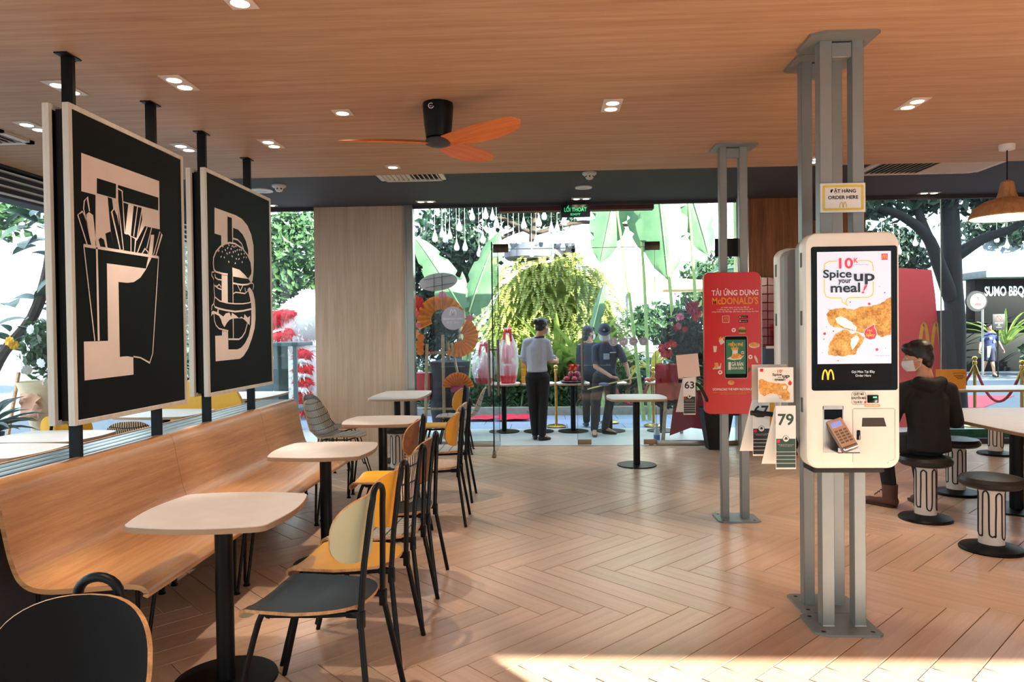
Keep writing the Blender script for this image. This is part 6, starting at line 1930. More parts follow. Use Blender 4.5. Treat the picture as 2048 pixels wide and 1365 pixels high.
m = MB().line([L(738, 262), L(738, 225), L(752, 220), L(772, 220)], 0.0012, lf_k(0), UX, UZ).line([L(820, 222), L(850, 222), L(856, 235)], 0.0012, lf_k(0), UX, UZ).line([L(738, 270), L(742, 296), L(775, 298)], 0.0012, lf_k(0), UX, UZ)
obj('print', m, print_yellow, lf, smooth=False)
lf2 = thing('leaflet_stand', 'blank pale card clipped above the 63 tent', 'leaflet', (1.098, 5.50, 1.152), 0.0)
obj('card', MB().add([(-0.076, 0, -0.006), (0.09, 0, 0.01), (0.073, 0, 0.185), (-0.093, 0, 0.172), (-0.076, 0.003, -0.006), (0.09, 0.003, 0.01), (0.073, 0.003, 0.185), (-0.093, 0.003, 0.172)],
    [(0, 1, 2, 3), (7, 6, 5, 4), (0, 4, 5, 1), (3, 2, 6, 7), (0, 3, 7, 4), (1, 5, 6, 2)]), M('card_pink', (232, 208, 194), 0.5, var=0.02), lf2, smooth=False)
# counter behind the red-tiled wall: yellow cabinet, dark blue lid
cb = thing('service_cabinet', 'yellow cabinet with dark blue lid in front of the red tiled wall', 'cabinet', (2.95, 8.85, 0))
obj('body', MB().rbox((0, 0, 0.5), (0.62, 0.45, 1.0), 0.02), lam['yellow'], cb)
obj('lid', MB().prism([(-0.31, 1.0), (0.02, 1.0), (0.06, 1.04), (0.06, 1.22), (0.03, 1.28), (-0.31, 1.28)], (0, 0.2, 0), UX, UZ, 0.42), M('navy_panel', (44, 58, 82), 0.5), cb, smooth=False)
obj('white_edge', MB().line([(-0.31, 1.29), (0.03, 1.29), (0.075, 1.235), (0.075, 1.0)], 0.03, (0, -0.226, 0), UX, UZ, 0.001), white_plastic, cb, smooth=False)
obj('side_frame', MB().rbox((0.22, -0.23, 0.62), (0.16, 0.02, 1.15), 0.01), M('orange_panel', (222, 132, 30), 0.45), cb)
wsn = thing('menu_card', 'small white menu card standing on the yellow cabinet', 'card', (3.1, 8.9, 1.282))
obj('card', MB().rbox((0, 0, 0.15), (0.2, 0.01, 0.30), 0.003), white_plastic, wsn)
obj('print', MB().prism([(-0.03, 0.1), (-0.02, 0.2), (0.0, 0.22), (0.01, 0.12)], (0, -0.006, 0), UX, UZ, 0.0004).prism([(0.02, 0.14), (0.03, 0.23), (0.045, 0.15)], (0, -0.006, 0), UX, UZ, 0.0004), M('menu_blue', (60, 84, 140), 0.5), wsn, smooth=False)
# ================================================================== outside
g_leaf = leaf_mat('leaf_mid_green', (84, 118, 72), (46, 78, 50), 0.28)
g_dark = leaf_mat('leaf_dark_green', (46, 74, 54), (22, 42, 32), 0.2)
g_lime = leaf_mat('leaf_lime', (158, 178, 88), (98, 130, 56), 0.35)
g_banana = leaf_mat('leaf_banana', (112, 146, 108), (82, 122, 88), 0.32, scale=3.0, rand=0.06)
g_glossy = leaf_mat('leaf_glossy', (60, 88, 66), (28, 50, 42), 0.2, rough=0.3)
bark = M('bark', (74, 62, 52), 0.85, var=0.3, nscale=14, bmp=0.5)
bark_dark = M('bark_dark', (20, 17, 16), 0.85, var=0.3, nscale=12, bmp=0.5)
soil = M('soil', (58, 48, 38), 0.95, var=0.3)
struct('terrace', MB().bx(-7.5, 9.5, YG + 0.02, 11.05, -0.06, 0.0), ext_tile)
pv = struct('ground', MB().bx(-30, 40, 11.05, 60, -0.2, -0.045).bx(-30, XL - 0.2, -12, 11.05, -0.2, -0.045).bx(XR + 0.2, 40, -12, 11.05, -0.2, -0.045).bx(XL - 0.2, XR + 0.2, -12, YB - 0.15, -0.2, -0.03), M('pavement_base', (104, 110, 120), 0.85))
pm_ = mesh_of('paving_slab', MB().rbox((0, 0, -0.02), (0.894, 0.594, 0.04), 0.004, 1), paver_mat)
for i in range(13):
    for j in range(3):
        link('paving_slab', pm_, pv, (-4.6 + i * 0.9 + (0.45 if j % 2 else 0), 11.35 + j * 0.6, -0.012))
struct('kerb', MB().rbox((0, 12.98, 0.03), (14, 0.14, 0.2), 0.01), M('kerb_stone', (150, 146, 136), 0.85, var=0.12))
bed = struct('planting_bed', MB().bx(-7, 7, 13.05, 22, -0.1, 0.06), soil)

def leaf_blades(mb, base, dirv, L, W, droop=0.5, n=6, twist=0.0, fold=0.25, tip=0.0):
    """one strap or broad leaf, arching from base along dirv"""
    d = Vector(dirv).normalized()
    side = d.cross(Vector((0, 0, 1)))
    if side.length < 1e-3:
        side = Vector((1, 0, 0))
    side.normalize()
    side = Matrix.Rotation(twist, 3, d) @ side
    p = Vector(base)
    rows = []
    for i in range(n + 1):
        t = i / n
        w = W * (sin(pi * min(1, 0.06 + 0.94 * t)) ** 0.75) * (1 if t < 0.999 else 0.05)
        up = side.cross(d).normalized()
        rows.append((p + side * w / 2 + up * w * fold, p.copy(), p - side * w / 2 + up * w * fold))
        d = (d + Vector((0, 0, -droop / n))).normalized()
        p = p + d * (L / n)
    b = len(mb.v)
    for r in rows:
        mb.v += [tuple(x) for x in r]
    for i in range(n):
        a = b + i * 3
        mb.f += [(a, a + 1, a + 4, a + 3), (a + 1, a + 2, a + 5, a + 4)]
        mb.m += [0, 0]
    return mb
def cloud(mb, c, r, n, size, seed, shell=0.55, flat=1.0):
    """leaf cluster filling an ellipsoid"""
    q = random.Random(seed)
    c = Vector(c)
    for _ in range(n):
        v = Vector((q.gauss(0, 1), q.gauss(0, 1), q.gauss(0, 1))).normalized()
        k = shell + (1 - shell) * q.random()
        k *= 0.8 + 0.35 * mnoise.noise(v * 2.3 + Vector((seed * 1.7, 0, 0)))
        p = c + Vector((v.x * r[0] * k, v.y * r[1] * k, v.z * r[2] * k))
        a = (v + Vector((q.uniform(-1, 1), q.uniform(-1, 1), q.uniform(-0.9, 0.6)))).normalized()
        b = a.orthogonal().normalized()
        b = Matrix.Rotation(q.uniform(0, 6.28), 3, a) @ b
        cc = a.cross(b)
        s = size * q.uniform(0.6, 1.3)
        i = len(mb.v)
        mb.v += [tuple(p - b * s), tuple(p + cc * s * 0.45 + a * s * 0.12), tuple(p + b * s), tuple(p - cc * s * 0.45 + a * s * 0.12)]
        mb.f.append((i, i + 1, i + 2)); mb.f.append((i, i + 2, i + 3))
        mb.m += [0, 0]
    return mb
def tree(name, x, y, trunk, blobs, leafm, label, barkm=bark, size=0.13, seed=1, group=None):
    t = thing(name, label, 'tree' if 'tree' in name else 'bush', (x, y, 0.0), 0, group)
    if trunk:
        m = MB()
        for pts, r0, r1 in trunk:
            P = spline(pts, 4)
            m.tube(P, [r0 + (r1 - r0) * i / (len(P) - 1) for i in range(len(P))], 10)
        obj('trunk', m, barkm, t)
    m = MB()
    for i, (c, r, n) in enumerate(blobs):
        cloud(m, c, r, n, size, seed * 13 + i)
    o = obj('foliage', m, leafm, t, smooth=False)
    o['kind'] = 'stuff'
    return t

# --- background trees
tree('garden_tree', -5.6, 15.5, [([(0, 0, 0), (0.1, 0, 1.2), (0.0, 0.1, 2.6)], 0.13, 0.07)], [((0, 0, 3.3), (1.2, 1.0, 1.5), 2600), ((-0.6, 0.3, 2.2), (1.0, 0.8, 0.9), 900), ((0.8, 0.4, 2.3), (0.9, 0.8, 1.0), 900)], g_leaf, 'leafy green tree behind the lion-dance costume at the left rear window', size=0.10, seed=2)
tree('garden_tree', -8.6, 16.5, [([(0, 0, 0), (0, 0, 2.5)], 0.14, 0.08)], [((0, 0, 3.0), (1.5, 1.2, 2.2), 2600), ((0, 0, 1.0), (1.3, 1.0, 1.1), 1200)], g_dark, 'dark green tree glimpsed in the gap between the two posters', size=0.12, seed=3)
tree('garden_tree', -2.6, 18.0, [([(0.5, -0.5, 0), (0.6, -0.4, 2.0), (0.5, -0.2, 4.2)], 0.15, 0.09), ([(0.5, -0.3, 3.0), (1.6, 0, 3.9), (2.6, 0.2, 4.2)], 0.07, 0.04)], [((0.2, 0, 3.3), (1.6, 1.2, 1.6), 2600), ((-0.3, 0.2, 1.7), (1.7, 1.0, 1.3), 1700), ((2.2, 0, 4.6), (1.6, 1.0, 0.7), 1100)], g_dark, 'dark tree with pale trunk behind the flower stand and banana leaves', bark, 0.13, 4)
tree('garden_tree', 0.7, 20.0, [([(-0.9, -5.5, 3.0), (-0.9, -5.4, 3.6), (-0.7, -5.2, 4.4)], 0.09, 0.05), ([(-0.9, -5.4, 3.5), (0.1, -5.2, 3.75), (1.2, -5.0, 3.7), (2.0, -4.8, 3.95)], 0.05, 0.025), ([(-0.9, -5.4, 3.5), (-1.7, -5.2, 3.9), (-2.5, -5, 3.8)], 0.05, 0.025)], [((-0.8, -5.2, 4.5), (2.3, 1.0, 0.62), 2200), ((0.9, -5.0, 4.2), (1.1, 0.7, 0.35), 300), ((-2.2, -5.0, 4.1), (0.9, 0.7, 0.35), 300)], g_dark, 'slender tree growing out of the round pot above the fern wall', bark, 0.10, 5)
tree('garden_tree', 5.2, 22.0, [([(0, 0, 0), (0, 0, 2.5)], 0.12, 0.07)], [((0, 0, 2.6), (1.4, 1.0, 1.3), 1800), ((-1.6, 0.4, 1.7), (1.5, 0.8, 0.8), 1300), ((1.6, 0.3, 2.4), (1.1, 0.8, 1.0), 900)], g_leaf, 'bushy green tree behind the white canopy, seen above the closed door', size=0.13, seed=6)
tree('hedge_bush', -0.2, 13.6, None, [((-0.7, 0, 0.35), (0.9, 0.4, 0.42), 1200), ((0.3, 0.0, 0.3), (0.8, 0.4, 0.35), 900)], g_leaf, 'low green shrubs behind the gift table, left of the standing woman', size=0.06, seed=7)
tree('hedge_bush', 2.3, 14.2, None, [((-0.6, 0, 0.6), (0.9, 0.5, 0.55), 1500), ((0.5, 0.1, 0.55), (1.0, 0.5, 0.55), 1500), ((0.0, -0.3, 0.25), (1.2, 0.4, 0.3), 900)], g_leaf, 'clipped green hedge behind the worker and the red rope', size=0.055, seed=8)
tree('hedge_bush', -3.0, 13.4, None, [((0.6, 0, 0.55), (0.9, 0.4, 0.6), 1300), ((1.5, 0.1, 0.45), (0.6, 0.4, 0.5), 800)], g_leaf, 'green shrub behind the flower stand by the fixed glass', size=0.06, seed=9)

# --- fern wall with its round pot
fm = thing('fern_mound', 'tall mound of bright arching ferns behind the entrance', 'ferns', (0.15, 14.2, 0.0))
obj('core', MB().ell((0, 0.4, 1.3), (1.35, 0.5, 1.62), 20), M('moss_core', (110, 126, 52), 0.95, var=0.4), fm)
m = MB()
q = random.Random(5)
for i in range(820):
    a = q.uniform(0.08, pi - 0.08)
    z = q.uniform(0.35, 3.02)
    hw = 1.45 * sqrt(max(0.10, 1 - ((z - 1.2) / 1.95) ** 2))
    x = q.uniform(-1, 1) * hw
    y = 0.35 - 0.5 * sqrt(max(0, 1 - (x / 1.4) ** 2))
    d = Vector((x * 0.5 + q.uniform(-0.6, 0.6), -1.0, q.uniform(0.1, 0.9))).normalized()
    L = q.uniform(0.35, 0.62)
    p = Vector((x, y, z))
    n = 9
    w = L * 0.20
    for k in range(n):
        nd = (d + Vector((0, 0, -0.22))).normalized()
        p2 = p + nd * L / n
        s = nd.cross(Vector((0, 0, 1)))
        s = s.normalized() if s.length > 1e-3 else Vector((1, 0, 0))
        ww = w * (1 - k / n) ** 0.8
        for sg in (-1, 1):
            b = len(m.v)
            e = p + s * sg * ww + nd * ww * 0.45 + Vector((0, 0, -0.1 * ww))
            m.v += [tuple(p), tuple(p2), tuple(e)]
            m.f.append((b, b + 1, b + 2) if sg > 0 else (b, b + 2, b + 1))
            m.m.append(0)
        p, d = p2, nd
o = obj('fronds', m, leaf_mat('leaf_fern', (186, 192, 112), (118, 136, 62), 0.42, rand=0.25), fm, smooth=False)
o['kind'] = 'stuff'
pt = thing('round_planter', 'wide dark grey round planter on top of the fern wall', 'planter', (-0.30, 14.2, 2.93))
obj('pot', MB().lathe([(0.42, 0.0), (0.47, 0.04), (0.49, 0.30), (0.46, 0.30), (0.44, 0.26), (0.0001, 0.26)], 36), M('planter_grey', (92, 96, 108), 0.6), pt)
obj('soil', MB().lathe([(0.43, 0.262), (0.0001, 0.275)], 24), soil, pt)
bgm = MB()
for i in range(10):
    a = i / 10 * 2 * pi
bag = thing('black_sheet', 'crumpled dark plastic sheet hanging beside the round planter', 'plastic sheet', (0.42, 14.05, 2.75))
def crumple(w, h, nx, ny, amp, seed, sag=0.0):
    mb = MB()
    for j in range(ny + 1):
        for i in range(nx + 1):
            u, v = i / nx - 0.5, j / ny
            nn = mnoise.noise(Vector((u * 4, v * 4, seed)))
            n2 = mnoise.noise(Vector((u * 9, v * 9, seed + 5)))
            mb.v.append((u * w * (1 + 0.2 * nn), amp * (nn + 0.5 * n2), v * h + 0.06 * h * n2 - sag * abs(u)))
    for j in range(ny):
        for i in range(nx):
            a = j * (nx + 1) + i
            mb.f.append((a, a + 1, a + nx + 2, a + nx + 1)); mb.m.append(0)
    return mb
obj('sheet', crumple(0.42, 0.48, 9, 9, 0.14, 3), M('black_plastic', (58, 60, 70), 0.25), bag, angle=60)

# --- broad strap-leaf plants (each leaf its own piece)
_lm = {}
def strap_plant(x, y, z, n, L, W, matl, label, seed, up=1.0, droop=0.9, name='strap_leaf_plant', spread=1.0):
    q = random.Random(seed)
    t = thing(name, label, 'plant', (x, y, z))
    key = (L, W, matl.name, droop)
    if key not in _lm:
        _lm[key] = [mesh_of('leaf', leaf_blades(MB(), (0, 0, 0), (0.55, 0, 1.0), L * s, W, droop * d, 7), matl, angle=70) for s, d in ((1, 1), (0.85, 1.3), (1.1, 0.8))]
    for i in range(n):
        a = 2 * pi * i / n * 1.618 * 2 + q.uniform(-0.3, 0.3)
        link('leaf', _lm[key][i % 3], t, (0.03 * cos(a), 0.03 * sin(a), 0), (0, q.uniform(-0.25, 0.35) * spread, a), (1, 1, 1) if i % 2 else (0.9, 0.9, 0.9))
    return t
strap_plant(0.80, 13.35, 0.50, 26, 1.45, 0.15, g_lime, 'large lime-green strap-leaf plant right of the standing woman', 1)
strap_plant(0.25, 13.5, 0.70, 22, 1.3, 0.13, g_lime, 'lime-green strap-leaf plant directly behind the standing woman', 2)
strap_plant(-0.50, 13.4, 0.60, 20, 1.2, 0.13, g_lime, 'lime-green strap-leaf plant left of the standing woman', 3)
strap_plant(1.45, 13.9, 0.3, 14, 0.85, 0.10, g_leaf, 'green strap-leaf plant just left of the worker', 4)
for i, (x, y) in enumerate(((-0.95, 13.2), (-0.45, 13.18), (0.05, 13.2), (0.55, 13.2), (1.6, 13.25))):
    strap_plant(x, y, 0.05, 16, 0.5, 0.035, g_leaf, 'tuft of narrow grassy leaves at the kerb, %s' % ('leftmost', 'second from left', 'in the middle, behind the woman', 'right of the woman', 'behind the worker')[i], 10 + i, droop=1.6, name='grass_tuft')
strap_plant(2.85, 13.6, 0.2, 14, 0.8, 0.12, g_leaf, 'broad-leaved plant below the big hanging banana leaf', 21)
strap_plant(3.3, 14.0, 0.3, 14, 0.9, 0.12, g_lime, 'yellow-green leafy plant right of the icon stickers', 22)

# --- banana plants
def banana_leaf(mb, base, tipdir, L, W, seed, droop=0.6, face=(0, -1, 0.2), split=True):
    q = random.Random(seed)
    d = Vector(tipdir).normalized()
    f = Vector(face).normalized()
    side = d.cross(f).normalized()
    p = Vector(base)
    n, m = 18, 4
    rows = []
    for i in range(n + 1):
        t = i / n
        w = W * sin(pi * (0.05 + 0.95 * t) ** 0.8) ** 0.6 * (0.12 if t > 0.99 else 1)
        notch = 1.0
        row = []
        for j in range(-m, m + 1):
            s = j / m
            ww = w * 0.5
            if split and abs(s) > 0.9 and i % 5 == 2:
                ww *= q.uniform(0.45, 0.8)
            row.append(p + side * s * ww + f * (-0.16 * w * abs(s) ** 1.3 + 0.05 * w) + d * (-0.10 * w * abs(s)))
        rows.append(row)
        d = (d + Vector((0, 0, -droop / n))).normalized()
        p = p + d * L / n
    b = len(mb.v)
    for r in rows:
        mb.v += [tuple(x) for x in r]
    k = 2 * m + 1
    for i in range(n):
        for j in range(k - 1):
            mb.f.append((b + i * k + j, b + i * k + j + 1, b + (i + 1) * k + j + 1, b + (i + 1) * k + j)); mb.m.append(0)
    return [r[m] for r in rows]
rib_m = M('leaf_rib', (190, 212, 150), 0.5)
stem_m = M('banana_stem', (150, 178, 106), 0.5, var=0.2)
def banana(x, y, leaves, label):
    t = thing('banana_plant', label, 'plant', (x, y, 0.0))
    for i, (foot, base, tip, L, W, droop, face) in enumerate(leaves):
        mb = MB()
        rib = banana_leaf(mb, base, tip, L, W, i + int(x * 10), droop, face)
        lf_ = obj('leaf', mb, g_banana, t, angle=80)
        obj('midrib', MB().tube([r + Vector(face).normalized() * 0.012 for r in rib[:-1]], [0.014 * (1 - 0.8 * k / len(rib)) for k in range(len(rib) - 1)], 6), rib_m, lf_)
        P = spline([foot, (Vector(foot) * 0.4 + Vector(base) * 0.6 + Vector((0.03, 0, 0))), base], 6)
        obj('stem', MB().tube(P, [0.035 - 0.02 * k / len(P) for k in range(len(P))], 8), stem_m, t)
    return t
banana(-1.5, 11.9, [((0.1, 0, 0), (0.12, 0, 1.9), (-0.55, 0.05, 1), 1.5, 0.55, 0.25, (0.1, -1, 0.1)), ((0.15, 0.1, 0), (0.25, 0.1, 1.85), (0.35, 0.0, 1), 1.45, 0.58, 0.15, (-0.3, -1, 0.1)), ((0.12, 0.1, 0), (0.16, 0.1, 1.75), (-0.05, 0.1, 1), 0.8, 0.20, 0.1, (0.2, -1, 0.1))], 'banana plant with two wide torn leaves above the oval board')
banana(1.55, 12.0, [((0.1, 0, 0), (-0.35, 0, 3.75), (-0.25, 0, -1), 1.15, 0.62, 0.2, (0.1, -1, 0.15)), ((0.2, 0, 0), (0.05, 0.1, 3.8), (0.12, 0, -1), 1.0, 0.5, 0.2, (-0.3, -1, 0.15)), ((-0.55, 0.3, 0.2), (-0.75, 0.3, 1.35), (0.25, 0, 1), 1.05, 0.22, 0.05, (-0.5, -1, 0.1))], 'tall banana plant with drooping leaves right of the exit sign')
banana(2.2, 11.6, [((0.0, 0, 0), (-0.35, 0, 3.95), (0.10, 0, -1), 1.65, 0.85, 0.1, (-0.1, -1, 0.15)), ((0.3, 0, 0), (0.15, 0.15, 3.9), (0.30, 0, -1), 1.25, 0.62, 0.1, (0.1, -1, 0.15)), ((0.6, 0.2, 0), (0.55, 0.2, 2.4), (0.55, 0, 0.25), 0.9, 0.42, 0.9, (0, -0.6, 0.8))], 'banana plant with the largest hanging leaf, above the icon stickers')
banana(4.9, 13.5, [((0.3, 0, 0), (0.9, 0, 2.6), (-0.35, 0, 1), 1.3, 0.55, 0.2, (0, -1, 0.2)), ((0.3, 0, 0), (0.6, 0, 2.2), (-0.9, 0, 0.9), 1.2, 0.5, 0.7, (0, -1, 0.4))], 'banana leaf rising just right of the tall kiosk posts')
# yellowing arched leaves in front of the hedge
strap_plant(1.95, 13.0, 0.75, 8, 0.75, 0.14, leaf_mat('leaf_yellowing', (214, 180, 76), (150, 160, 60), 0.4), 'low plant with arching yellow-orange leaf tips above the icon stickers', 31, droop=1.8)

# --- hanging glass bulbs
bulb_m = M('bulb_glass', (226, 236, 238), 0.15, var=0.05)
bm_, cm_ = mesh_of('bulb', MB().lathe([(0.006, 0.12), (0.012, 0.10), (0.022, 0.05), (0.045, -0.01), (0.05, -0.045), (0.035, -0.085), (0.0001, -0.10)], 14), bulb_m), mesh_of('cord', MB().tube([(0, 0, 0.12), (0, 0, 1.6)], 0.005, 5), white_plastic)
q = random.Random(11)
BZ_ = 4.5
def pergola(name, x0, x1, ys, posts):
    m = MB()
    for y in ys:
        m.bx(x0, x1, y - 0.02, y + 0.02, BZ_, BZ_ + 0.06)
    for px_ in posts:
        m.bx(px_ - 0.04, px_ + 0.04, min(ys) - 0.02, max(ys) + 0.02, BZ_ + 0.06, BZ_ + 0.14)
        m.bx(px_ - 0.04, px_ + 0.04, ys[len(ys) // 2] - 0.04, ys[len(ys) // 2] + 0.04, 0, BZ_ + 0.1)
    return struct(name, m, black_matt)
YS = (12.0, 12.35, 12.7, 13.05, 13.4)
pergola('beam', -3.4, 4.7, YS, (-3.35, 4.6))
pergola('beam', 6.0, 12.0, (15.5,), (8.72,))
def bulb(x, Y, z, lb, gp):
    t = thing('hanging_bulb', lb, 'hanging bulb', (x, Y, z), 0, gp)
    link('bulb', bm_, t)
    obj('cord', MB().tube([(0, 0, 0.12), (0, 0, BZ_ - z)], 0.003, 5), white_plastic, t)
for i in range(26):
    px, Y = 855 + i * 10.5 + q.uniform(-4, 4), YS[i * 3 % 5]
    bulb((px - 1067) / 1424 * Y - 0.04, Y, 1.53 + (660 - q.uniform(425, 505)) / 1424 * Y, 'clear teardrop glass bulb hanging on a cord in front of the trees', 'hanging glass bulbs outside the entrance')
for i in range(12):
    px = 1745 + i * 22 + q.uniform(-6, 6)
    if 1870 < px < 1945:
        continue
    bulb((px - 1095) / 1424 * 15.5 + 0.05, 15.5, 1.53 + (650 - q.uniform(475, 520)) / 1424 * 15.5, 'clear teardrop glass bulb hanging near the big tree trunk', 'hanging glass bulbs by the tree on the right')

# --- white canopy, beige awning, pale building
wc = thing('white_canopy', 'large white tensile canopy in the bright background', 'canopy', (3.0, 24.0, 0))
m = MB()
cx = [(-3.2, 0, 2.9), (3.0, 0, 2.7), (3.2, 4, 2.8), (-3.0, 4, 3.0)]
ap = Vector((0, 2, 4.6))
for i in range(4):
    a, b = Vector(cx[i]), Vector(cx[(i + 1) % 4])
    n = 8
    base = len(m.v)
    for u in range(n + 1):
        for v in range(n + 1):
            e = a + (b - a) * (v / n)
            e.z += 0.25 * sin(pi * v / n)
            p = e + (ap - e) * (u / n)
            p.z -= 0.5 * sin(pi * u / n) * (1 - u / n)
            m.v.append(tuple(p))
    for u in range(n):
        for v in range(n):
            s = base + u * (n + 1) + v
            m.f.append((s, s + 1, s + n + 2, s + n + 1)); m.m.append(0)
obj('membrane', m, M('canvas_white', (240, 242, 242), 0.8, var=0.02), wc, angle=60)
obj('mast', MB().tube([(0, 2, 0), (0, 2, 4.6)], 0.05, 10), white_plastic, wc)
aw = thing('beige_awning', 'beige awning strip below the white canopy', 'awning', (2.5, 19.0, 2.45))
obj('cloth', MB().add([(-1.5, 0, 0.62), (1.7, 0, 0.35), (1.9, 0.1, 0.05), (-1.5, 0.1, 0.0), (-1.5, 0.7, 0.66), (1.7, 0.7, 0.39)], [(0, 1, 2, 3), (0, 4, 5, 1)]), M('awning_beige', (206, 172, 128), 0.8), aw, smooth=False)
obj('pole', MB().tube([(1.75, 0.1, 0.2), (1.75, 0.1, -2.45)], 0.03, 8).tube([(-1.4, 0.1, 0.2), (-1.4, 0.1, -2.45)], 0.03, 8), white_plastic, aw)
bd = thing('street_building', 'pale building with window bands far behind the garden', 'building', (2.0, 46, 0))
obj('wall', MB().bx(-9, 12, 0, 6, 0, 16), M('facade_white', (226, 230, 230), 0.8), bd, smooth=False)
wm_ = mesh_of('window', MB().rbox((0, 0, 0), (1.6, 0.1, 1.3), 0.02, 1), M('far_window', (150, 170, 176), 0.2))
for r in range(4):
    for c in range(8):
        link('window', wm_, bd, (-7.5 + c * 2.5, -0.03, 2.5 + r * 3.2))

# --- tables with gifts
ex = []
for x, lb in ((-0.62, 'outdoor table under the red cellophane hampers'), (-0.10, 'outdoor table partly hidden by the standing woman'), (0.42, 'outdoor table with the dragon fruit tray'), (0.97, 'outdoor table behind the worker'), (1.75, 'outdoor table with the flower garland on the right')):
    table(x, 10.72, 0, lb, a=0.222, b=0.25, H=0.735, group='outdoor tables in front of the planting', baser=0.23)
cello = glass_mat('cellophane', (0.96, 0.93, 0.93), 1.0, 0.15, haze=0.30)
red_f = M('foil_red', (206, 30, 44), 0.35, var=0.3, nscale=25)
pink_f = M('foil_pink', (236, 160, 170), 0.35, var=0.25, nscale=25)
def hamper(x, y, h, r, label, seed):
    t = thing('gift_hamper', label, 'gift hamper', (x, y, 0.735))
    q = random.Random(seed)
    obj('basket', MB().lathe([(r * 0.7, 0.0), (r * 0.85, h * 0.12), (r * 0.9, h * 0.14), (r * 0.8, h * 0.13)], 20), red_f, t)
    for i in range(7):
        a = q.uniform(0, 6.28)
        rr = q.uniform(0, r * 0.5)
        c = (rr * cos(a), rr * sin(a), q.uniform(0.2, 0.7) * h)
        obj('gift_box', MB().rbox(c, (r * q.uniform(0.45, 0.7), r * 0.5, h * q.uniform(0.14, 0.26)), 0.01, 2, rot=Matrix.Rotation(q.uniform(-0.5, 0.5), 3, 'Z')), red_f if i % 2 else pink_f, t)
    w = MB()
    n = 26
    prof_ = [(0.75, 0.02), (1.0, 0.3), (0.95, 0.62), (0.45, 0.86), (0.16, 0.9), (0.38, 1.0)]
    for pr, pz in prof_:
        for k in range(n):
            a = 2 * pi * k / n
            f = 1 + 0.07 * (1 if k % 2 else -1) + 0.06 * mnoise.noise(Vector((k * 0.9, pz * 5, seed)))
            w.v.append((r * pr * f * cos(a), r * pr * f * sin(a), h * pz))
    for i in range(len(prof_) - 1):
        for k in range(n):
            k2 = (k + 1) % n
            w.f.append((i * n + k, i * n + k2, (i + 1) * n + k2, (i + 1) * n + k)); w.m.append(0)
    obj('cellophane_wrap', w, cello, t, angle=20)
    b = MB()
    for i in range(6):
        a = 2 * pi * i / 6
        P = [(0.1 * r * cos(a), 0.1 * r * sin(a), h * 0.9), (r * 0.45 * cos(a), r * 0.45 * sin(a), h * q.uniform(0.92, 1.02)), (r * 0.7 * cos(a), r * 0.7 * sin(a), h * q.uniform(0.5, 0.8))]
        P = spline(P, 4)
        for s in range(len(P) - 1):
            e = Vector((-sin(a), cos(a), 0)) * 0.018
            b.add([P[s] - e, P[s] + e, P[s + 1] + e, P[s + 1] - e], [(0, 1, 2, 3)])
    obj('ribbon', b, red_f, t, smooth=False)
    return t
hamper(-0.92, 10.72, 0.62, 0.17, 'cellophane gift hamper left of the red one, behind the door handles', 1)
hamper(-0.55, 10.70, 0.84, 0.15, 'tall red cellophane gift hamper between the door handle bars', 2)
can_y = M('tin_yellow', (226, 160, 40), 0.35, var=0.1)
for i in range(3):
    for j in range(2):
        t = thing('tea_tin', 'small orange and yellow tin left of the woman, %s of the %s stack' % (('bottom', 'middle', 'top')[i], ('left', 'right')[j]), 'tin', (-0.31 + j * 0.085, 10.66, 0.735 + i * 0.112), 0, 'stacked tins')
        obj('body', MB().lathe([(0.038, 0), (0.04, 0.003), (0.04, 0.09), (0.038, 0.093)], 20), can_y, t)
        obj('lid', MB().lathe([(0.041, 0.093), (0.041, 0.108), (0.036, 0.11), (0.0001, 0.11)], 20), M('tin_lid', (240, 196, 70), 0.35), t)
tr_ = thing('fruit_tray', 'dark oval tray of dragon fruit on the outdoor table', 'tray', (0.42, 10.66, 0.735))
obj('tray', MB().lathe([(0.0001, 0.0), (0.15, 0.0), (0.2, 0.03), (0.195, 0.034), (0.14, 0.008), (0.0001, 0.006)], 28), M('tray_dark', (60, 24, 34), 0.4), tr_)
df_m = M('dragon_fruit', (186, 40, 84), 0.5, var=0.2)
df_g = M('dragon_fruit_tip', (120, 150, 70), 0.5)
for i, (x, y, z, lb) in enumerate(((-0.09, -0.05, 0.06, 'front left'), (0.02, -0.08, 0.06, 'front middle'), (0.11, -0.03, 0.06, 'front right'), (-0.02, 0.04, 0.065, 'back'), (-0.03, -0.02, 0.13, 'top left'), (0.06, 0.0, 0.13, 'top right'))):
    t = thing('dragon_fruit', 'pink dragon fruit piled on the dark tray, %s' % lb, 'fruit', (0.42 + x, 10.66 + y, 0.735 + z), i * 1.1, 'dragon fruit on the tray')
    obj('body', MB().ell((0, 0, 0), (0.052, 0.043, 0.044), 14), df_m, t)
    s = MB()
    for k in range(10):
        a = k * 2.4
        zz = -0.6 + 1.4 * k / 10
        rr = sqrt(max(0.1, 1 - zz * zz))
        b = Vector((0.052 * rr * cos(a), 0.043 * rr * sin(a), 0.044 * zz))
        s.add([b + Vector((0, 0, -0.012)), b + Vector((-sin(a) * 0.01, cos(a) * 0.01, 0)), b * 1.25 + Vector((0, 0, 0.028)), b + Vector((sin(a) * 0.01, -cos(a) * 0.01, 0))], [(0, 1, 2), (0, 2, 3)])
    obj('scales', s, df_g, t, smooth=False)
bt = thing('folded_bow', 'orange-red bow lying on the fruit tray', 'bow', (0.43, 10.60, 0.925))
obj('loops', crumple(0.16, 0.09, 8, 5, 0.05, 9), M('bow_red', (226, 70, 50), 0.5), bt, angle=60)
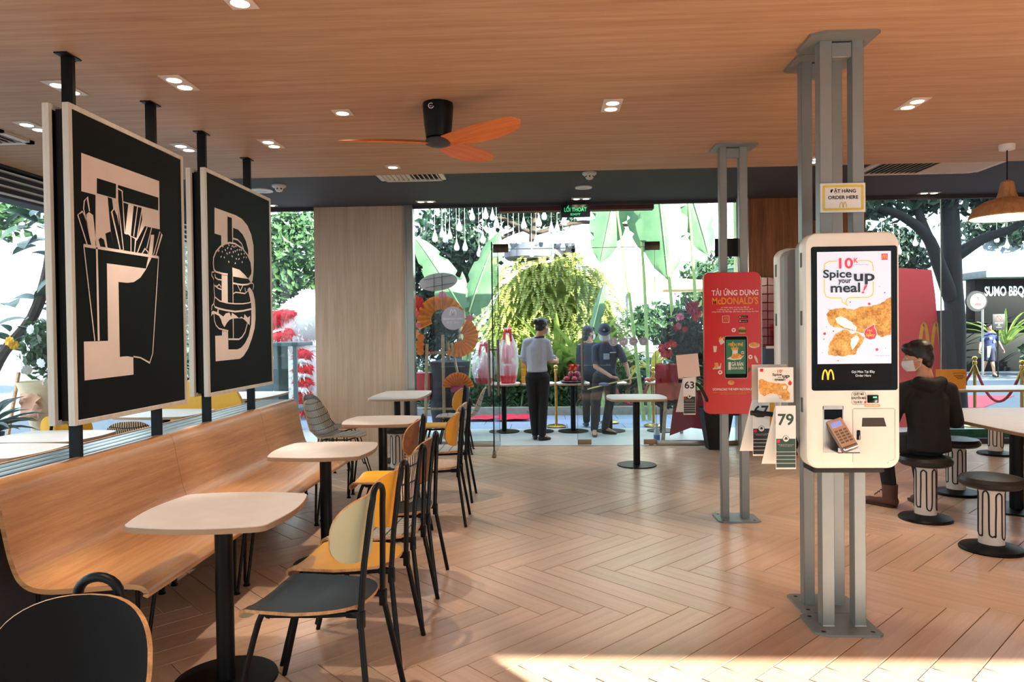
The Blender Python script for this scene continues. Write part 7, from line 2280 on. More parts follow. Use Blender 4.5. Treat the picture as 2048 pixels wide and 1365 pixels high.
# garland on the right-hand table
gl = thing('flower_garland', 'red, yellow and white flower garland on the right outdoor table', 'flowers', (1.75, 10.66, 0.735))
cols3 = [M('petal_red', (204, 28, 34), 0.5), M('petal_yellow', (244, 186, 40), 0.5), M('petal_white', (236, 230, 224), 0.5), M('petal_pink', (214, 110, 140), 0.5), M('petal_orange', (236, 130, 40), 0.5)]
_fl = {}
def flower_mesh(mt, r=0.035):
    k = (mt.name, r)
    if k not in _fl:
        m = MB()
        for ring, (nn, rr, zz) in enumerate(((8, 1.0, 0.1), (6, 0.7, 0.4), (4, 0.4, 0.6))):
            for i in range(nn):
                a = 2 * pi * (i + ring * 0.5) / nn
                c, s = cos(a), sin(a)
                m.add([(0, 0, zz * r * 0.5), (rr * r * cos(a - 0.4), rr * r * sin(a - 0.4), zz * r), (rr * r * 1.25 * c, rr * r * 1.25 * s, zz * r * 1.1 + 0.1 * r), (rr * r * cos(a + 0.4), rr * r * sin(a + 0.4), zz * r)], [(0, 1, 2, 3)])
        _fl[k] = mesh_of('flower', m, mt, smooth=False)
    return _fl[k]
q = random.Random(4)
for i in range(34):
    a = -0.26 + 0.52 * i / 33
    link('flower', flower_mesh(cols3[(i * 7) % 4]), gl, (a, q.uniform(-0.08, 0.02), 0.02 + 0.03 * abs(sin(i))), (q.uniform(-0.8, 0.2), q.uniform(-0.4, 0.4), q.uniform(0, 6)))

# stanchions
brass = M('brass', (196, 158, 84), 0.25, 0.9, var=0.05)
rope_red = M('velvet_red', (150, 22, 36), 0.8)
def stanchion(x, y, h, label):
    t = thing('rope_stanchion', label, 'stanchion', (x, y, 0), 0, None)
    obj('base', MB().lathe([(0.15, 0), (0.155, 0.012), (0.12, 0.03), (0.03, 0.045)], 30), brass, t)
    obj('post', MB().lathe([(0.022, 0.04), (0.022, h - 0.1), (0.03, h - 0.09), (0.03, h - 0.05), (0.022, h - 0.04)], 18), brass, t)
    obj('finial', MB().ell((0, 0, h - 0.005), (0.036, 0.036, 0.036), 16), brass, t)
    return t
def rope(a, b, sag, label):
    a, b = Vector(a), Vector(b)
    t = thing('velvet_rope', label, 'rope', a)
    P = [(b - a) * (i / 16) + Vector((0, 0, -sag * 4 * (i / 16) * (1 - i / 16))) for i in range(17)]
    obj('rope', MB().tube(P[1:-1], 0.019, 10), rope_red, t)
    m = MB()
    for p, r in ((P[0], P[1]), (P[-1], P[-2])):
        m.tube([p, p + (r - p) * 1.3], 0.021, 10)
    obj('end_cap', m, brass, t)
    return t
S = [(0.175, 11.25, 0.95, 'brass stanchion behind the standing woman'), (1.05, 11.7, 0.9, 'brass stanchion hidden behind the worker'), (1.70, 11.25, 0.9, 'brass stanchion under the flower garland table'),
     (6.43, 10.95, 1.03, 'brass stanchion outside the right window, left of the pair'), (6.66, 10.25, 1.0, 'brass stanchion outside the right window, right of the pair')]
for s in S:
    stanchion(*s)
rope((1.05, 11.7, 0.82), (1.70, 11.25, 0.82), 0.5, 'red velvet rope sagging between worker and garland table')
rope((6.43, 10.95, 0.93), (6.66, 10.25, 0.9), 0.5, 'red velvet rope between the two right-hand stanchions')
rope((6.15, 11.7, 0.93), (6.43, 10.95, 0.93), 0.42, 'red velvet rope running left from the right-hand stanchions')
rope((6.66, 10.25, 0.9), (7.4, 10.0, 0.9), 0.42, 'red velvet rope running out of frame at the right edge')
# red plastic sheet and carpet
rs = thing('red_sheet', 'crumpled red plastic sheet lying on the grey pavement', 'sheet', (-0.8, 12.3, 0.0))
mb = crumple(1.1, 0.5, 18, 10, 0.05, 7)
mb.v = [(v[0] + (0.0), (v[2] - 0.25) * 1.3, 0.035 + v[1] * 0.7) for v in mb.v]
obj('sheet', mb, M('plastic_red', (226, 60, 84), 0.3), rs, angle=60)
rc_ = thing('red_carpet', 'red carpet lying on the pavement outside the right-hand window', 'carpet', (9.0, 15.0, -0.045))
obj('pile', MB().add([(-1.3, -1.2, 0.012), (-0.75, -1.2, 0.012), (1.3, 1.1, 0.012), (-0.5, 1.3, 0.012), (-1.3, -1.2, 0), (-0.75, -1.2, 0), (1.3, 1.1, 0), (-0.5, 1.3, 0)], [(0, 1, 2, 3), (4, 7, 6, 5), (0, 4, 5, 1), (1, 5, 6, 2), (2, 6, 7, 3), (3, 7, 4, 0)]), M('carpet_red', (206, 70, 86), 0.95), rc_, smooth=False)
tf = thing('turf_strip', 'strip of green artificial turf outside, below the counter table', 'turf', (5.9, 9.95, 0))
obj('backing', MB().bx(-1.0, 1.6, -0.35, 0.35, 0, 0.02), M('turf_green', (30, 92, 52), 0.95, var=0.3, nscale=60), tf, smooth=False)
obj('edge', MB().rbox((0.3, -0.36, 0.08), (2.6, 0.03, 0.16), 0.004), M('turf_edge', (28, 84, 46), 0.9, var=0.3, nscale=60), tf)

# --- congratulation flower stands
paper_o = M('crepe_orange', (240, 144, 40), 0.7, var=0.10, nscale=16)
wood_l = wood('easel_wood', (188, 168, 138), (150, 128, 100), 'Z', 3.0, 0.6)
def fan(parent, c, r, a0, a1, tilt, name='paper_fan', n=26, inner=0.12):
    m = MB()
    for k in range(n + 1):
        a = radians(a0 + (a1 - a0) * k / n)
        pl = 0.022 * (1 if k % 2 else -1)
        m.v.append((inner * r * cos(a), pl * 0.2, inner * r * sin(a)))
        m.v.append((0.6 * r * cos(a), pl * 0.7 - 0.02, 0.6 * r * sin(a)))
        m.v.append((r * cos(a), pl + tilt, r * sin(a)))
    for k in range(n):
        for j in range(2):
            b = k * 3 + j
            m.f.append((b, b + 3, b + 4, b + 1)); m.m.append(0)
    o = obj(name, m, paper_o, parent, c, angle=70)
    return o
fs = thing('flower_stand', 'congratulation flower stand with orange paper fans on a wooden easel, left of the door', 'flower stand', (-1.45, 10.15, 0))
FZ = 0.11
for nm, P in (('easel_leg', [(-0.24, 0.05, 1.35), (-0.26, -0.1, 0.0)]), ('easel_leg', [(0.0, -0.02, 1.48), (0.02, -0.12, 0.0)]), ('easel_leg', [(0.12, 0.0, 1.36), (0.33, -0.05, 0.30), (0.35, -0.06, 0.0)]), ('easel_leg', [(0.04, 0.15, 1.4), (0.10, 0.45, 0.0)])):
    m = MB()
    for a, b in zip(P[:-1], P[1:]):
        a, b = Vector(a), Vector(b)
        d = (b - a)
        R = d.to_track_quat('Z', 'Y').to_matrix()
        m.rbox((a + b) / 2, (0.042, 0.025, d.length), 0.004, 1, rot=R)
    obj(nm, m, wood_l, fs)
obj('easel_bar', MB().rbox((0.0, -0.05, 0.42), (0.6, 0.02, 0.03), 0.003, 1).rbox((0, 0.02, 1.22), (0.5, 0.02, 0.04), 0.003, 1), wood_l, fs)
fan(fs, (-0.03, 0.06, 1.70), 0.345, -20, 205, -0.05, inner=0.42)
fan(fs, (0.22, 0.02, 1.45), 0.29, -125, 62, -0.05, inner=0.25)
fan(fs, (0.22, -0.08, 0.72), 0.225, 5, 175, -0.04)
fan(fs, (0.22, -0.10, 0.72), 0.26, -110, -70, -0.03, n=10)
obj('bow', crumple(0.2, 0.1, 8, 5, 0.05, 4), M('bow_magenta', (176, 40, 90), 0.5), fs, (0.22, -0.13, 0.66), angle=60)
m = MB()
cloud(m, (-0.08, 0.2, 1.58), (0.42, 0.16, 0.42), 420, 0.06, 3, 0.2)
cloud(m, (-0.35, 0.15, 1.27), (0.18, 0.14, 0.35), 160, 0.05, 4, 0.2)
o = obj('foliage', m, g_dark, fs, smooth=False)
o['kind'] = 'stuff'
for x, z, r, c in ((-0.36, 1.82, 0.09, 0), (-0.42, 1.68, 0.08, 0), (0.0, 1.93, 0.05, 3), (-0.40, 1.38, 0.06, 4), (-0.32, 1.32, 0.05, 4), (-0.36, 1.50, 0.04, 3), (-0.34, 1.22, 0.06, 4), (0.38, 1.58, 0.05, 3), (-0.16, 1.12, 0.05, 0), (-0.33, 1.12, 0.05, 4)):
    link('flower', flower_mesh(cols3[c], r), fs, (x, 0.0, z + 0.12), (radians(80), 0, x * 9))
obj('drape', MB().lathe([(0.26, 0.10), (0.30, 0.4), (0.27, 0.8), (0.30, 1.08), (0.1, 1.12)], 22, (0.05, 0.34, 0)), M('navy_drape', (30, 32, 50), 0.85, var=0.2), fs, angle=60)
obj('red_box', MB().rbox((-0.38, 0.32, 0.72), (0.3, 0.25, 0.40), 0.01), M('box_pink_red', (204, 66, 84), 0.6), fs)
ov = thing('oval_board', 'white oval board with a dark grid, tilted above the orange fans', 'board', (-1.49, 10.05, 2.23))
Rt = Matrix.Rotation(radians(-7), 4, 'Y') @ Matrix.Rotation(radians(0), 4, 'X')
obj('board', MB().merge(MB().prism(circ(0.275, 40, 0, 0, 0.125), (0, 0, 0), UX, UZ, 0.02), Rt), M('board_white', (206, 204, 212), 0.6, var=0.02), ov)
g_ = MB()
for z in (0.055, -0.06):
    g_.tube([Rt @ Vector((-0.2, -0.026, z)), Rt @ Vector((0.22, -0.026, z + 0.012))], 0.0035, 6)
for x in (-0.06, 0.055):
    g_.tube([(x, -0.028, 0.11), (x, -0.028, -0.75)], 0.0035, 6)
obj('wire_grid', g_, M('wire_dark', (52, 48, 52), 0.5), ov)
# right stand
f2 = thing('flower_stand', 'dark leafy flower stand with red blooms behind the red kiosk panel', 'flower stand', (1.98, 10.0, 0))
m = MB()
cloud(m, (-0.02, 0.1, 1.35), (0.42, 0.28, 0.62), 1100, 0.06, 8, 0.25)
cloud(m, (0.28, 0.1, 1.2), (0.3, 0.25, 0.6), 600, 0.06, 9, 0.25)
cloud(m, (-0.3, 0.0, 0.55), (0.22, 0.15, 0.16), 130, 0.07, 10, 0.2)
o = obj('foliage', m, g_dark, f2, smooth=False)
o['kind'] = 'stuff'
for i in range(26):
    q = random.Random(100 + i)
    a = q.uniform(0, 1)
    link('flower', flower_mesh(cols3[0 if i % 6 else 3], q.uniform(0.03, 0.05)), f2, (-0.42 + 0.5 * a + q.uniform(-0.05, 0.1), -0.14 + q.uniform(-0.06, 0.06), 1.15 + 0.65 * a + q.uniform(-0.12, 0.12)), (radians(75), 0, q.uniform(-1, 1)))
link('flower', flower_mesh(M('petal_magenta', (176, 30, 80), 0.6), 0.09), f2, (0.03, -0.2, 1.80), (radians(80), 0, 0.3))
for P in ([(-0.28, 0.02, 0.72), (-0.40, -0.35, 0.0)], [(0.2, 0.02, 0.72), (0.3, -0.3, 0.0)], [(0, 0.2, 0.72), (0, 0.45, 0.0)]):
    a, b = Vector(P[0]), Vector(P[1])
    obj('easel_leg', MB().rbox((a + b) / 2, (0.045, 0.03, (b - a).length), 0.004, 1, rot=(b - a).to_track_quat('Z', 'Y').to_matrix()), wood_l, f2)
obj('red_drape', MB().add([(-0.18, 0.05, 0.66), (0.2, 0.05, 0.66), (0.3, -0.1, 0.12), (0.02, -0.12, 0.16), (-0.26, -0.05, 0.04), (-0.2, 0.0, 0.40)], [(0, 5, 3, 1), (1, 3, 2), (5, 4, 3)]), M('drape_red', (150, 24, 44), 0.7), f2, smooth=False)
obj('red_bow', crumple(0.34, 0.5, 8, 8, 0.1, 12), M('bow_crimson', (190, 26, 46), 0.5), f2, (-0.30, -0.2, 0.55), angle=60)
pp = thing('black_planter', 'tall black tapered planter standing by the twin posts of the red kiosk', 'planter', (2.16, 9.12, 0))
obj('pot', MB().add(*(lambda: ([(-0.11, -0.11, 0), (0.11, -0.11, 0), (0.11, 0.11, 0), (-0.11, 0.11, 0), (-0.19, -0.17, 0.52), (0.19, -0.17, 0.52), (0.19, 0.17, 0.52), (-0.19, 0.17, 0.52), (-0.17, -0.15, 0.5), (0.17, -0.15, 0.5), (0.17, 0.15, 0.5), (-0.17, 0.15, 0.5)],
    [(0, 3, 2, 1), (0, 1, 5, 4), (1, 2, 6, 5), (2, 3, 7, 6), (3, 0, 4, 7), (4, 5, 9, 8), (5, 6, 10, 9), (6, 7, 11, 10), (7, 4, 8, 11), (8, 9, 10, 11)]))()), black_matt, pp, smooth=False)
m = MB()
q = random.Random(3)
for i in range(46):
    a = q.uniform(0, 6.28)
    leaf_blades(m, (0.05 * cos(a), 0.05 * sin(a), 0.5 + q.uniform(0, 0.5)), (cos(a) * 0.6, sin(a) * 0.6, 1), q.uniform(0.25, 0.42), 0.11, 1.0, 5)
o = obj('foliage', m, g_glossy, pp, angle=80)
o['kind'] = 'stuff'
obj('stem', MB().tube([(0, 0, 0.5), (0.02, 0, 1.0)], 0.012, 8), bark, pp)
sb = thing('spray_bottle', 'clear blue-labelled spray bottle standing just outside the closed door', 'spray bottle', (1.50, 9.66, 0))
obj('bottle', MB().lathe([(0.038, 0), (0.042, 0.01), (0.042, 0.13), (0.03, 0.17), (0.016, 0.19), (0.016, 0.205)], 20), M('bottle_clear', (196, 214, 226), 0.15), sb)
obj('label', MB().lathe([(0.0425, 0.03), (0.0425, 0.10)], 20), M('label_blue', (60, 110, 190), 0.4), sb)
obj('trigger_head', MB().rbox((-0.012, 0, 0.235), (0.07, 0.025, 0.03), 0.006).rbox((-0.035, 0, 0.212), (0.012, 0.016, 0.04), 0.004).lathe([(0.018, 0.2), (0.018, 0.222)], 14), white_plastic, sb)

# --- lion dance costume, glass cart behind the left rear window
ld = thing('lion_costume', 'white and red fluffy lion-dance costume behind the left rear window', 'costume', (-4.55, 12.6, 0.0))
fur_w = M('fur_white', (244, 232, 230), 0.9, var=0.08, nscale=40, bmp=0.6)
fur_r = M('fur_red', (226, 44, 56), 0.9, var=0.25, nscale=40, bmp=0.6)
def furry(parent, name, blobs, mt, seed):
    q = random.Random(seed)
    m = MB()
    for c, r in blobs:
        m.ell(c, r, 16)
        for i in range(int(380 * max(r))):
            v = Vector((q.gauss(0, 1), q.gauss(0, 1), q.gauss(0, 1))).normalized()
            p = Vector(c) + Vector((v.x * r[0], v.y * r[1], v.z * r[2]))
            s = v.orthogonal().normalized() * 0.02
            w = v.cross(s)
            m.add([p + s, p - s, p + v * 0.07 + Vector((0, 0, -0.04)), p + w], [(0, 1, 2), (1, 3, 2), (3, 0, 2)])
    return obj(name, m, mt, parent, angle=60)
furry(ld, 'body', [((0.15, 0.1, 1.75), (0.42, 0.4, 0.42)), ((0.30, 0.1, 2.12), (0.2, 0.2, 0.2)), ((-0.15, 0, 1.45), (0.45, 0.35, 0.22)), ((0.15, 0.2, 0.75), (0.35, 0.3, 0.7))], fur_w, 1)
furry(ld, 'mane', [((-0.22, -0.22, 1.78), (0.17, 0.14, 0.12)), ((0.0, -0.26, 1.86), (0.22, 0.12, 0.09)), ((-0.30, -0.2, 1.58), (0.12, 0.12, 0.18)), ((-0.1, -0.3, 1.46), (0.16, 0.1, 0.1)), ((0.06, -0.28, 1.52), (0.09, 0.09, 0.1))], fur_r, 2)
furry(ld, 'leg_fringe', [((0.25, -0.1, z), (0.16, 0.14, 0.09)) for z in (1.15, 0.9, 0.65, 0.4, 0.18)], fur_r, 3)
furry(ld, 'fringe_band', [((0.22, -0.18, z), (0.13, 0.1, 0.05)) for z in (1.03, 0.78, 0.53)], fur_w, 4)
lb_ = thing('red_lantern', 'small red and yellow lantern at the edge of the burger poster', 'lantern', (-5.25, 12.2, 1.55))
obj('body', MB().lathe([(0.04, -0.12), (0.14, -0.06), (0.16, 0), (0.14, 0.06), (0.04, 0.12)], 20), fur_r, lb_)
obj('cap', MB().lathe([(0.06, 0.12), (0.09, 0.16), (0.07, 0.26), (0.0001, 0.28)], 16).lathe([(0.05, -0.12), (0.05, -0.16)], 12), can_y, lb_)
obj('cord', MB().tube([(0, 0, 0.28), (0, 0, 1.2)], 0.006, 6), rope_red, lb_)
gc = thing('glass_cart', 'blue-grey glazed cart standing outside the left rear window', 'cart', (-4.35, 11.0, 0))
cart_m = M('cart_grey', (72, 92, 100), 0.5, var=0.05)
cf = MB()
for x in (-0.55, 0.25, 0.55):
    cf.rbox((x, -0.3, 0.68), (0.06, 0.05, 1.36), 0.004, 1)
cf.rbox((0, 0, 1.36), (1.22, 0.7, 0.06), 0.006).rbox((0, 0, 0.35), (1.16, 0.62, 0.06), 0.006)
obj('frame', cf, cart_m, gc)
obj('door', MB().rbox((-0.15, -0.29, 0.86), (0.74, 0.02, 0.92), 0.004), M('cart_door', (84, 108, 116), 0.35), gc)
obj('hinge', MB().rbox((0.22, -0.31, 1.15), (0.02, 0.02, 0.07), 0.003).rbox((0.22, -0.31, 0.62), (0.02, 0.02, 0.07), 0.003), chrome, gc)
obj('pane', MB().bx(0.28, 0.52, -0.30, -0.296, 0.4, 1.32), glass, gc, smooth=False)
obj('back_panel', MB().bx(-0.55, 0.22, 0.28, 0.30, 0.38, 1.33), cart_m, gc, smooth=False)

# --- left of the building
strap = MB()
lt_ = thing('rubber_tree', 'dark large-leaved rubber tree outside the left glass wall', 'tree', (-6.1, 7.9, 0))
P = spline([(-0.5, 0.2, 0.9), (-0.1, 0.0, 1.35), (0.25, 0.0, 1.75), (0.45, 0, 2.3), (0.5, 0, 2.75)], 4)
obj('trunk', MB().tube(spline([(-0.9, 0.3, 0), (-0.7, 0.25, 0.6), (-0.5, 0.2, 0.9)], 4) + P[1:], 0.06, 8), bark, lt_)
lmesh = mesh_of('leaf', leaf_blades(MB(), (0, 0, 0), (1, 0, 0.35), 0.34, 0.17, 0.9, 6, fold=0.12), g_glossy, angle=80)
q = random.Random(21)
for i in range(46):
    p = P[int(len(P) * (0.3 + 0.7 * q.random())) % len(P)] if i > 8 else P[-1]
    a = q.uniform(0, 6.28)
    link('leaf', lmesh, lt_, p + Vector((q.uniform(-0.25, 0.3), q.uniform(-0.2, 0.2), q.uniform(-0.15, 0.2))), (q.uniform(-0.5, 0.5), q.uniform(-0.6, 0.5), a), [q.uniform(0.8, 1.25)] * 3)
bq = thing('flower_bouquet', 'bouquet stand wrapped in peach paper outside the left glass wall', 'bouquet', (-5.35, 7.35, 0))
m = MB()
cloud(m, (0, 0, 1.38), (0.28, 0.2, 0.42), 520, 0.055, 31, 0.2)
o = obj('foliage', m, g_leaf, bq, smooth=False)
o['kind'] = 'stuff'
for i, (x, z, c) in enumerate(((-0.18, 1.48, 1), (-0.14, 1.44, 1), (0.12, 1.5, 2), (0.14, 1.25, 2), (0.0, 1.18, 2), (0.2, 1.05, 2), (0.05, 1.6, 2))):
    link('flower', flower_mesh(cols3[c], 0.045), bq, (x, -0.22, z), (radians(80), 0, i))
obj('paper_wrap', MB().lathe([(0.07, 0.25), (0.09, 0.45), (0.18, 0.85), (0.24, 1.05), (0.20, 1.0), (0.1, 0.8)], 18), M('paper_peach', (236, 206, 170), 0.7, var=0.12), bq, angle=20)
obj('paper_bow', crumple(0.2, 0.25, 6, 6, 0.06, 15), M('bow_peach', (226, 160, 130), 0.6), bq, (0, -0.2, 0.68), angle=60)
for P_ in ([(-0.22, -0.05, 1.15), (-0.30, -0.25, 0.0)], [(0.16, -0.05, 1.15), (0.26, -0.25, 0.0)], [(0, 0.15, 1.15), (0, 0.45, 0)]):
    a, b = Vector(P_[0]), Vector(P_[1])
    obj('easel_leg', MB().rbox((a + b) / 2, (0.035, 0.025, (b - a).length), 0.004, 1, rot=(b - a).to_track_quat('Z', 'Y').to_matrix()), ply_edge, bq)
obj('easel_bar', MB().rbox((0, -0.17, 0.45), (0.5, 0.02, 0.03), 0.003, 1), ply_edge, bq)
pl_ = thing('potted_plant', 'leafy plant in a black pot outside at the left edge', 'plant', (-5.35, 6.42, 0))
obj('pot', MB().lathe([(0.15, 0), (0.17, 0.02), (0.24, 0.62), (0.22, 0.62), (0.2, 0.56), (0.0001, 0.56)], 26), black_matt, pl_)
m = MB()
for i in range(60):
    a = q.uniform(0, 6.28)
    leaf_blades(m, (0.08 * cos(a), 0.08 * sin(a), 0.56), (cos(a) * 0.7, sin(a) * 0.7, q.uniform(0.6, 1.8)), q.uniform(0.35, 0.65), 0.09, 1.2, 6)
o = obj('foliage', m, g_dark, pl_, angle=80)
o['kind'] = 'stuff'
tree('garden_tree', -11.0, 13.0, [([(0, 0, 0), (0.1, 0, 2), (0.5, 0, 3.2)], 0.16, 0.09)], [((0.3, 0, 4.2), (1.6, 1.2, 1.1), 1100)], g_leaf, 'pale sunlit tree far outside the left glass wall', size=0.14, seed=17)

struct('unseen_shade_block', MB().bx(7.8, 30, 0, 9.3, 0, 6.3), M('render_grey', (190, 188, 182), 0.85))  # unseen block added to shade the trunk and ground on the right
struct('unseen_sun_block', MB().bx(-11.1, 11.8, -16.2, -12, 0, 8.6), M('render_pale', (206, 204, 198), 0.85))  # unseen block added to keep the low sun off the rear window
# --- right-hand exterior
bdm = M('promo_red', (242, 84, 88), 0.55, var=0.03)
pb = thing('promo_board', 'large red outdoor board with yellow arches behind the seated man', 'board', (5.2, 11.0, 0))
edge_pts = [(-0.75, 0), (0.78, 0), (0.735, 0.7), (0.70, 1.4), (0.65, 2.0), (0.60, 2.36), (-0.75, 2.46)]
obj('panel', MB().prism(edge_pts, (0, 0, 0), UX, UZ, 0.06), bdm, pb, smooth=False)
obj('side', MB().prism([(0.78, 0), (0.98, 0), (0.80, 1.75), (0.68, 1.75)], (0, 0.08, 0), UX, UZ, 0.3), M('board_side', (60, 60, 66), 0.7), pb, smooth=False)
m = MB()
arches(m, (0.575, -0.0605, 0.62), UX, UZ, 0.93, w=0.36, off=0.002, thick=0.055)
obj('emblem', m, M('emblem_orange', (240, 166, 66), 0.5), pb, smooth=False)
bt_ = thing('shade_tree', 'thick dark tree trunk with forked branches outside the right window', 'tree', (7.28, 13.0, 0))
m = MB()
def limb(pts, r0, r1):
    P = spline(pts, 5)
    m.tube(P, [r0 + (r1 - r0) * i / (len(P) - 1) for i in range(len(P))], 14)
limb([(0.05, 0, -0.05), (0.02, 0, 0.8), (0.02, 0, 1.6), (0.0, 0.05, 2.3), (-0.02, 0.05, 3.0), (-0.05, 0.1, 4.2)], 0.17, 0.15)
limb([(-0.05, 0, 2.0), (-0.3, -0.1, 2.55), (-0.55, -0.15, 3.1), (-1.0, -0.2, 3.45), (-1.4, -0.2, 3.6)], 0.13, 0.06)
limb([(-0.5, -0.15, 3.0), (-0.62, -0.1, 3.4), (-0.75, 0, 4.0)], 0.09, 0.06)
limb([(0.05, 0.05, 2.75), (0.5, 0, 3.05), (0.95, 0, 3.2), (1.5, 0, 3.5)], 0.11, 0.05)
obj('trunk', m, bark_dark, bt_)
m = MB()
for i, (c, r, n) in enumerate((((-1.4, 0, 3.65), (0.9, 0.5, 0.35), 260), ((-0.5, 0, 3.75), (0.7, 0.5, 0.4), 260), ((0.5, 0, 3.75), (0.8, 0.5, 0.45), 260), ((1.3, 0, 3.7), (0.8, 0.5, 0.5), 260), ((-0.4, 0.3, 4.4), (2.0, 1.0, 0.6), 700))):
    cloud(m, c, r, n, 0.11, 60 + i, 0.2)
o = obj('foliage', m, g_dark, bt_, smooth=False)
o['kind'] = 'stuff'
tree('hedge_bush', 11.8, 24.0, None, [((-1.6, 0, 1.2), (1.5, 0.8, 1.3), 1800), ((-2.2, 0, 2.7), (1.5, 0.8, 1.0), 1500), ((0.4, -0.2, 0.7), (0.9, 0.5, 0.8), 1200), ((3.6, -1.9, 0.7), (1.3, 0.4, 0.7), 1500), ((-4.6, 0.5, 1.6), (1.9, 0.8, 1.9), 2200), ((-4.6, 0.5, 3.9), (2.0, 0.8, 0.8), 1000)], g_dark, 'dark dense shrubbery between the red board and the black storefront', size=0.12, seed=41)
tree('garden_tree', 12.3, 25.5, [([(0, 0, 0), (0, 0, 3.0)], 0.14, 0.08)], [((-0.2, 0, 1.5), (1.7, 0.8, 1.7), 2400), ((-0.3, 0, 3.9), (1.9, 0.8, 1.5), 2400), ((-2.6, 0.3, 2.6), (1.5, 0.8, 1.8), 1500)], g_dark, 'dense dark green tree between the big trunk and the red board', size=0.14, seed=47)
for i, (x, y, z, lb) in enumerate(((14.9, 20.0, 0.5, 'bright palm-like plant right of the walking boy'), (11.4, 23.2, 0.9, 'bright leafy plant left of the walking boy, beside the trunk'), (16.2, 21.0, 0.8, 'bright palm-like plant at the right edge below the storefront letters'), (14.0, 22.3, 0.9, 'green palm-like plant behind the black notice'))):
    strap_plant(x, y, z, 24, 1.5, 0.10, g_lime, lb, 50 + i, droop=1.3, name='palm_plant')
banana(14.4, 17.0, [((0.2, 0, 0), (0.3, 0, 1.6), (-0.55, 0, 1), 1.9, 0.6, 0.4, (0, -1, 0.3)), ((0.2, 0, 0), (0.4, 0, 1.4), (-0.15, 0, 1), 1.7, 0.5, 0.3, (0.3, -1, 0.2))], 'banana leaf at the right edge in front of the storefront')
sf = thing('storefront', 'black storefront with large white lit letters at the far right', 'storefront', (14.8, 23.0, 0))
obj('fascia', MB().rbox((1.0, 0.4, 2.35), (4.4, 0.5, 1.5), 0.02), M('fascia_black', (10, 11, 13), 0.6, spec=0.2), sf)
obj('canopy_slab', MB().rbox((1.2, 0.2, 3.08), (5.0, 1.6, 0.22), 0.02), M('slab_grey', (120, 124, 126), 0.7), sf)
obj('upper_wall', MB().rbox((1.2, 1.2, 3.75), (5.6, 0.3, 1.2), 0.02), M('upper_grey', (132, 144, 154), 0.7), sf)
m = MB()
cloud(m, (1.2, 1.0, 4.65), (3.4, 0.7, 0.75), 3000, 0.13, 77, 0.3)
o = obj('roof_hedge', m, g_dark, sf, smooth=False)
o['kind'] = 'stuff'
obj('lower_wall', MB().rbox((1.0, 0.9, 0.8), (4.4, 0.2, 1.6), 0.02), M('lower_dark', (18, 22, 22), 0.5, spec=0.2), sf)
m = MB().text('SUMO BBQ', (-0.91, 0.13, 2.44), UX, UZ, h=0.29, w=1.20, align='L', bold=B)
lo_ = obj('lettering', m, M('letters_lit', (240, 244, 250), 0.4, emit=0.9), sf, smooth=False)
rs_ = thing('round_sign', 'round white pictogram sign left of the storefront letters', 'sign', (12.72, 21.6, 2.22))
obj('rim', MB().merge(MB().lathe([(0.0001, 0.05), (0.30, 0.05), (0.31, 0.0), (0.30, -0.03), (0.0001, -0.03)], 32), Matrix.Rotation(pi / 2, 4, 'X')), black_matt, rs_)
obj('face', MB().prism(circ(0.225, 32), (0.03, -0.055, 0), UX, UZ, 0.004), M('sign_face', (240, 242, 244), 0.4, emit=0.25), rs_, smooth=False)
m = MB().prism(circ(0.05, 14, 0.03, 0.1, 0.03), (0, -0.062, 0), UX, UZ, 0.001).prism([(-0.07, -0.13), (0.13, -0.13), (0.12, -0.05), (-0.06, -0.05)], (0, -0.062, 0), UX, UZ, 0.001)
m.line([(-0.05, 0.0), (0.03, 0.06), (0.11, 0.0)], 0.03, (0, -0.062, 0), UX, UZ)
obj('pictogram', m, M('sign_brown', (70, 34, 34), 0.5), rs_, smooth=False)
obj('post', MB().tube([(0.22, 0.05, -2.22), (0.22, 0.05, 0.1)], 0.03, 8), steel, rs_)
ns = thing('no_smoking_sign', 'small black no-smoking notice above the walking boy', 'sign', (13.10, 21.2, 0))
obj('panel', MB().rbox((0.02, 0, 1.60), (0.36, 0.04, 0.46), 0.01), M('notice_black', (28, 26, 30), 0.5), ns)
m = MB().line(circ(0.075, 22, 0.02, 1.71), 0.022, (0, -0.021, 0), UX, UZ, closed=True)
m.line([(-0.035, 1.765), (0.075, 1.655)], 0.02, (0, -0.021, 0), UX, UZ)
obj('symbol', m, print_red, ns, smooth=False)
m = MB().text('NO SMOKING', (0.02, -0.021, 1.56), UX, UZ, h=0.028, w=0.22)
m.prism([(-0.01, 1.50), (0.05, 1.50), (0.02, 1.54)], (0, -0.021, 0), UX, UZ, 0.001)
m.line([(-0.05, 1.45), (0.09, 1.45)], 0.015, (0, -0.021, 0), UX, UZ)
obj('lettering', m, print_white, ns, smooth=False)
obj('post', MB().tube([(0.02, 0.03, 0), (0.02, 0.03, 1.4)], 0.02, 8), black_metal, ns)
oc = thing('orange_card', 'orange promotional card standing on the counter table by the window', 'card', (4.72, 8.50, 0.783))
obj('card', MB().rbox((0, 0, 0.115), (0.34, 0.012, 0.23), 0.003), M('card_orange', (236, 158, 52), 0.45, var=0.05), oc)
m = MB().text('HOT & SPICY CHICKEN', (0.09, -0.0065, 0.175), UX, UZ, h=0.018, w=0.13)
m.line([(0.03, 0.155), (0.14, 0.158)], 0.008, (0, -0.0065, 0), UX, UZ).line([(0.05, 0.138), (0.15, 0.14)], 0.008, (0, -0.0065, 0), UX, UZ).line([(0.07, 0.12), (0.13, 0.122)], 0.008, (0, -0.0065, 0), UX, UZ)
obj('lettering', m, M('card_ink', (92, 70, 30), 0.5), oc, smooth=False)
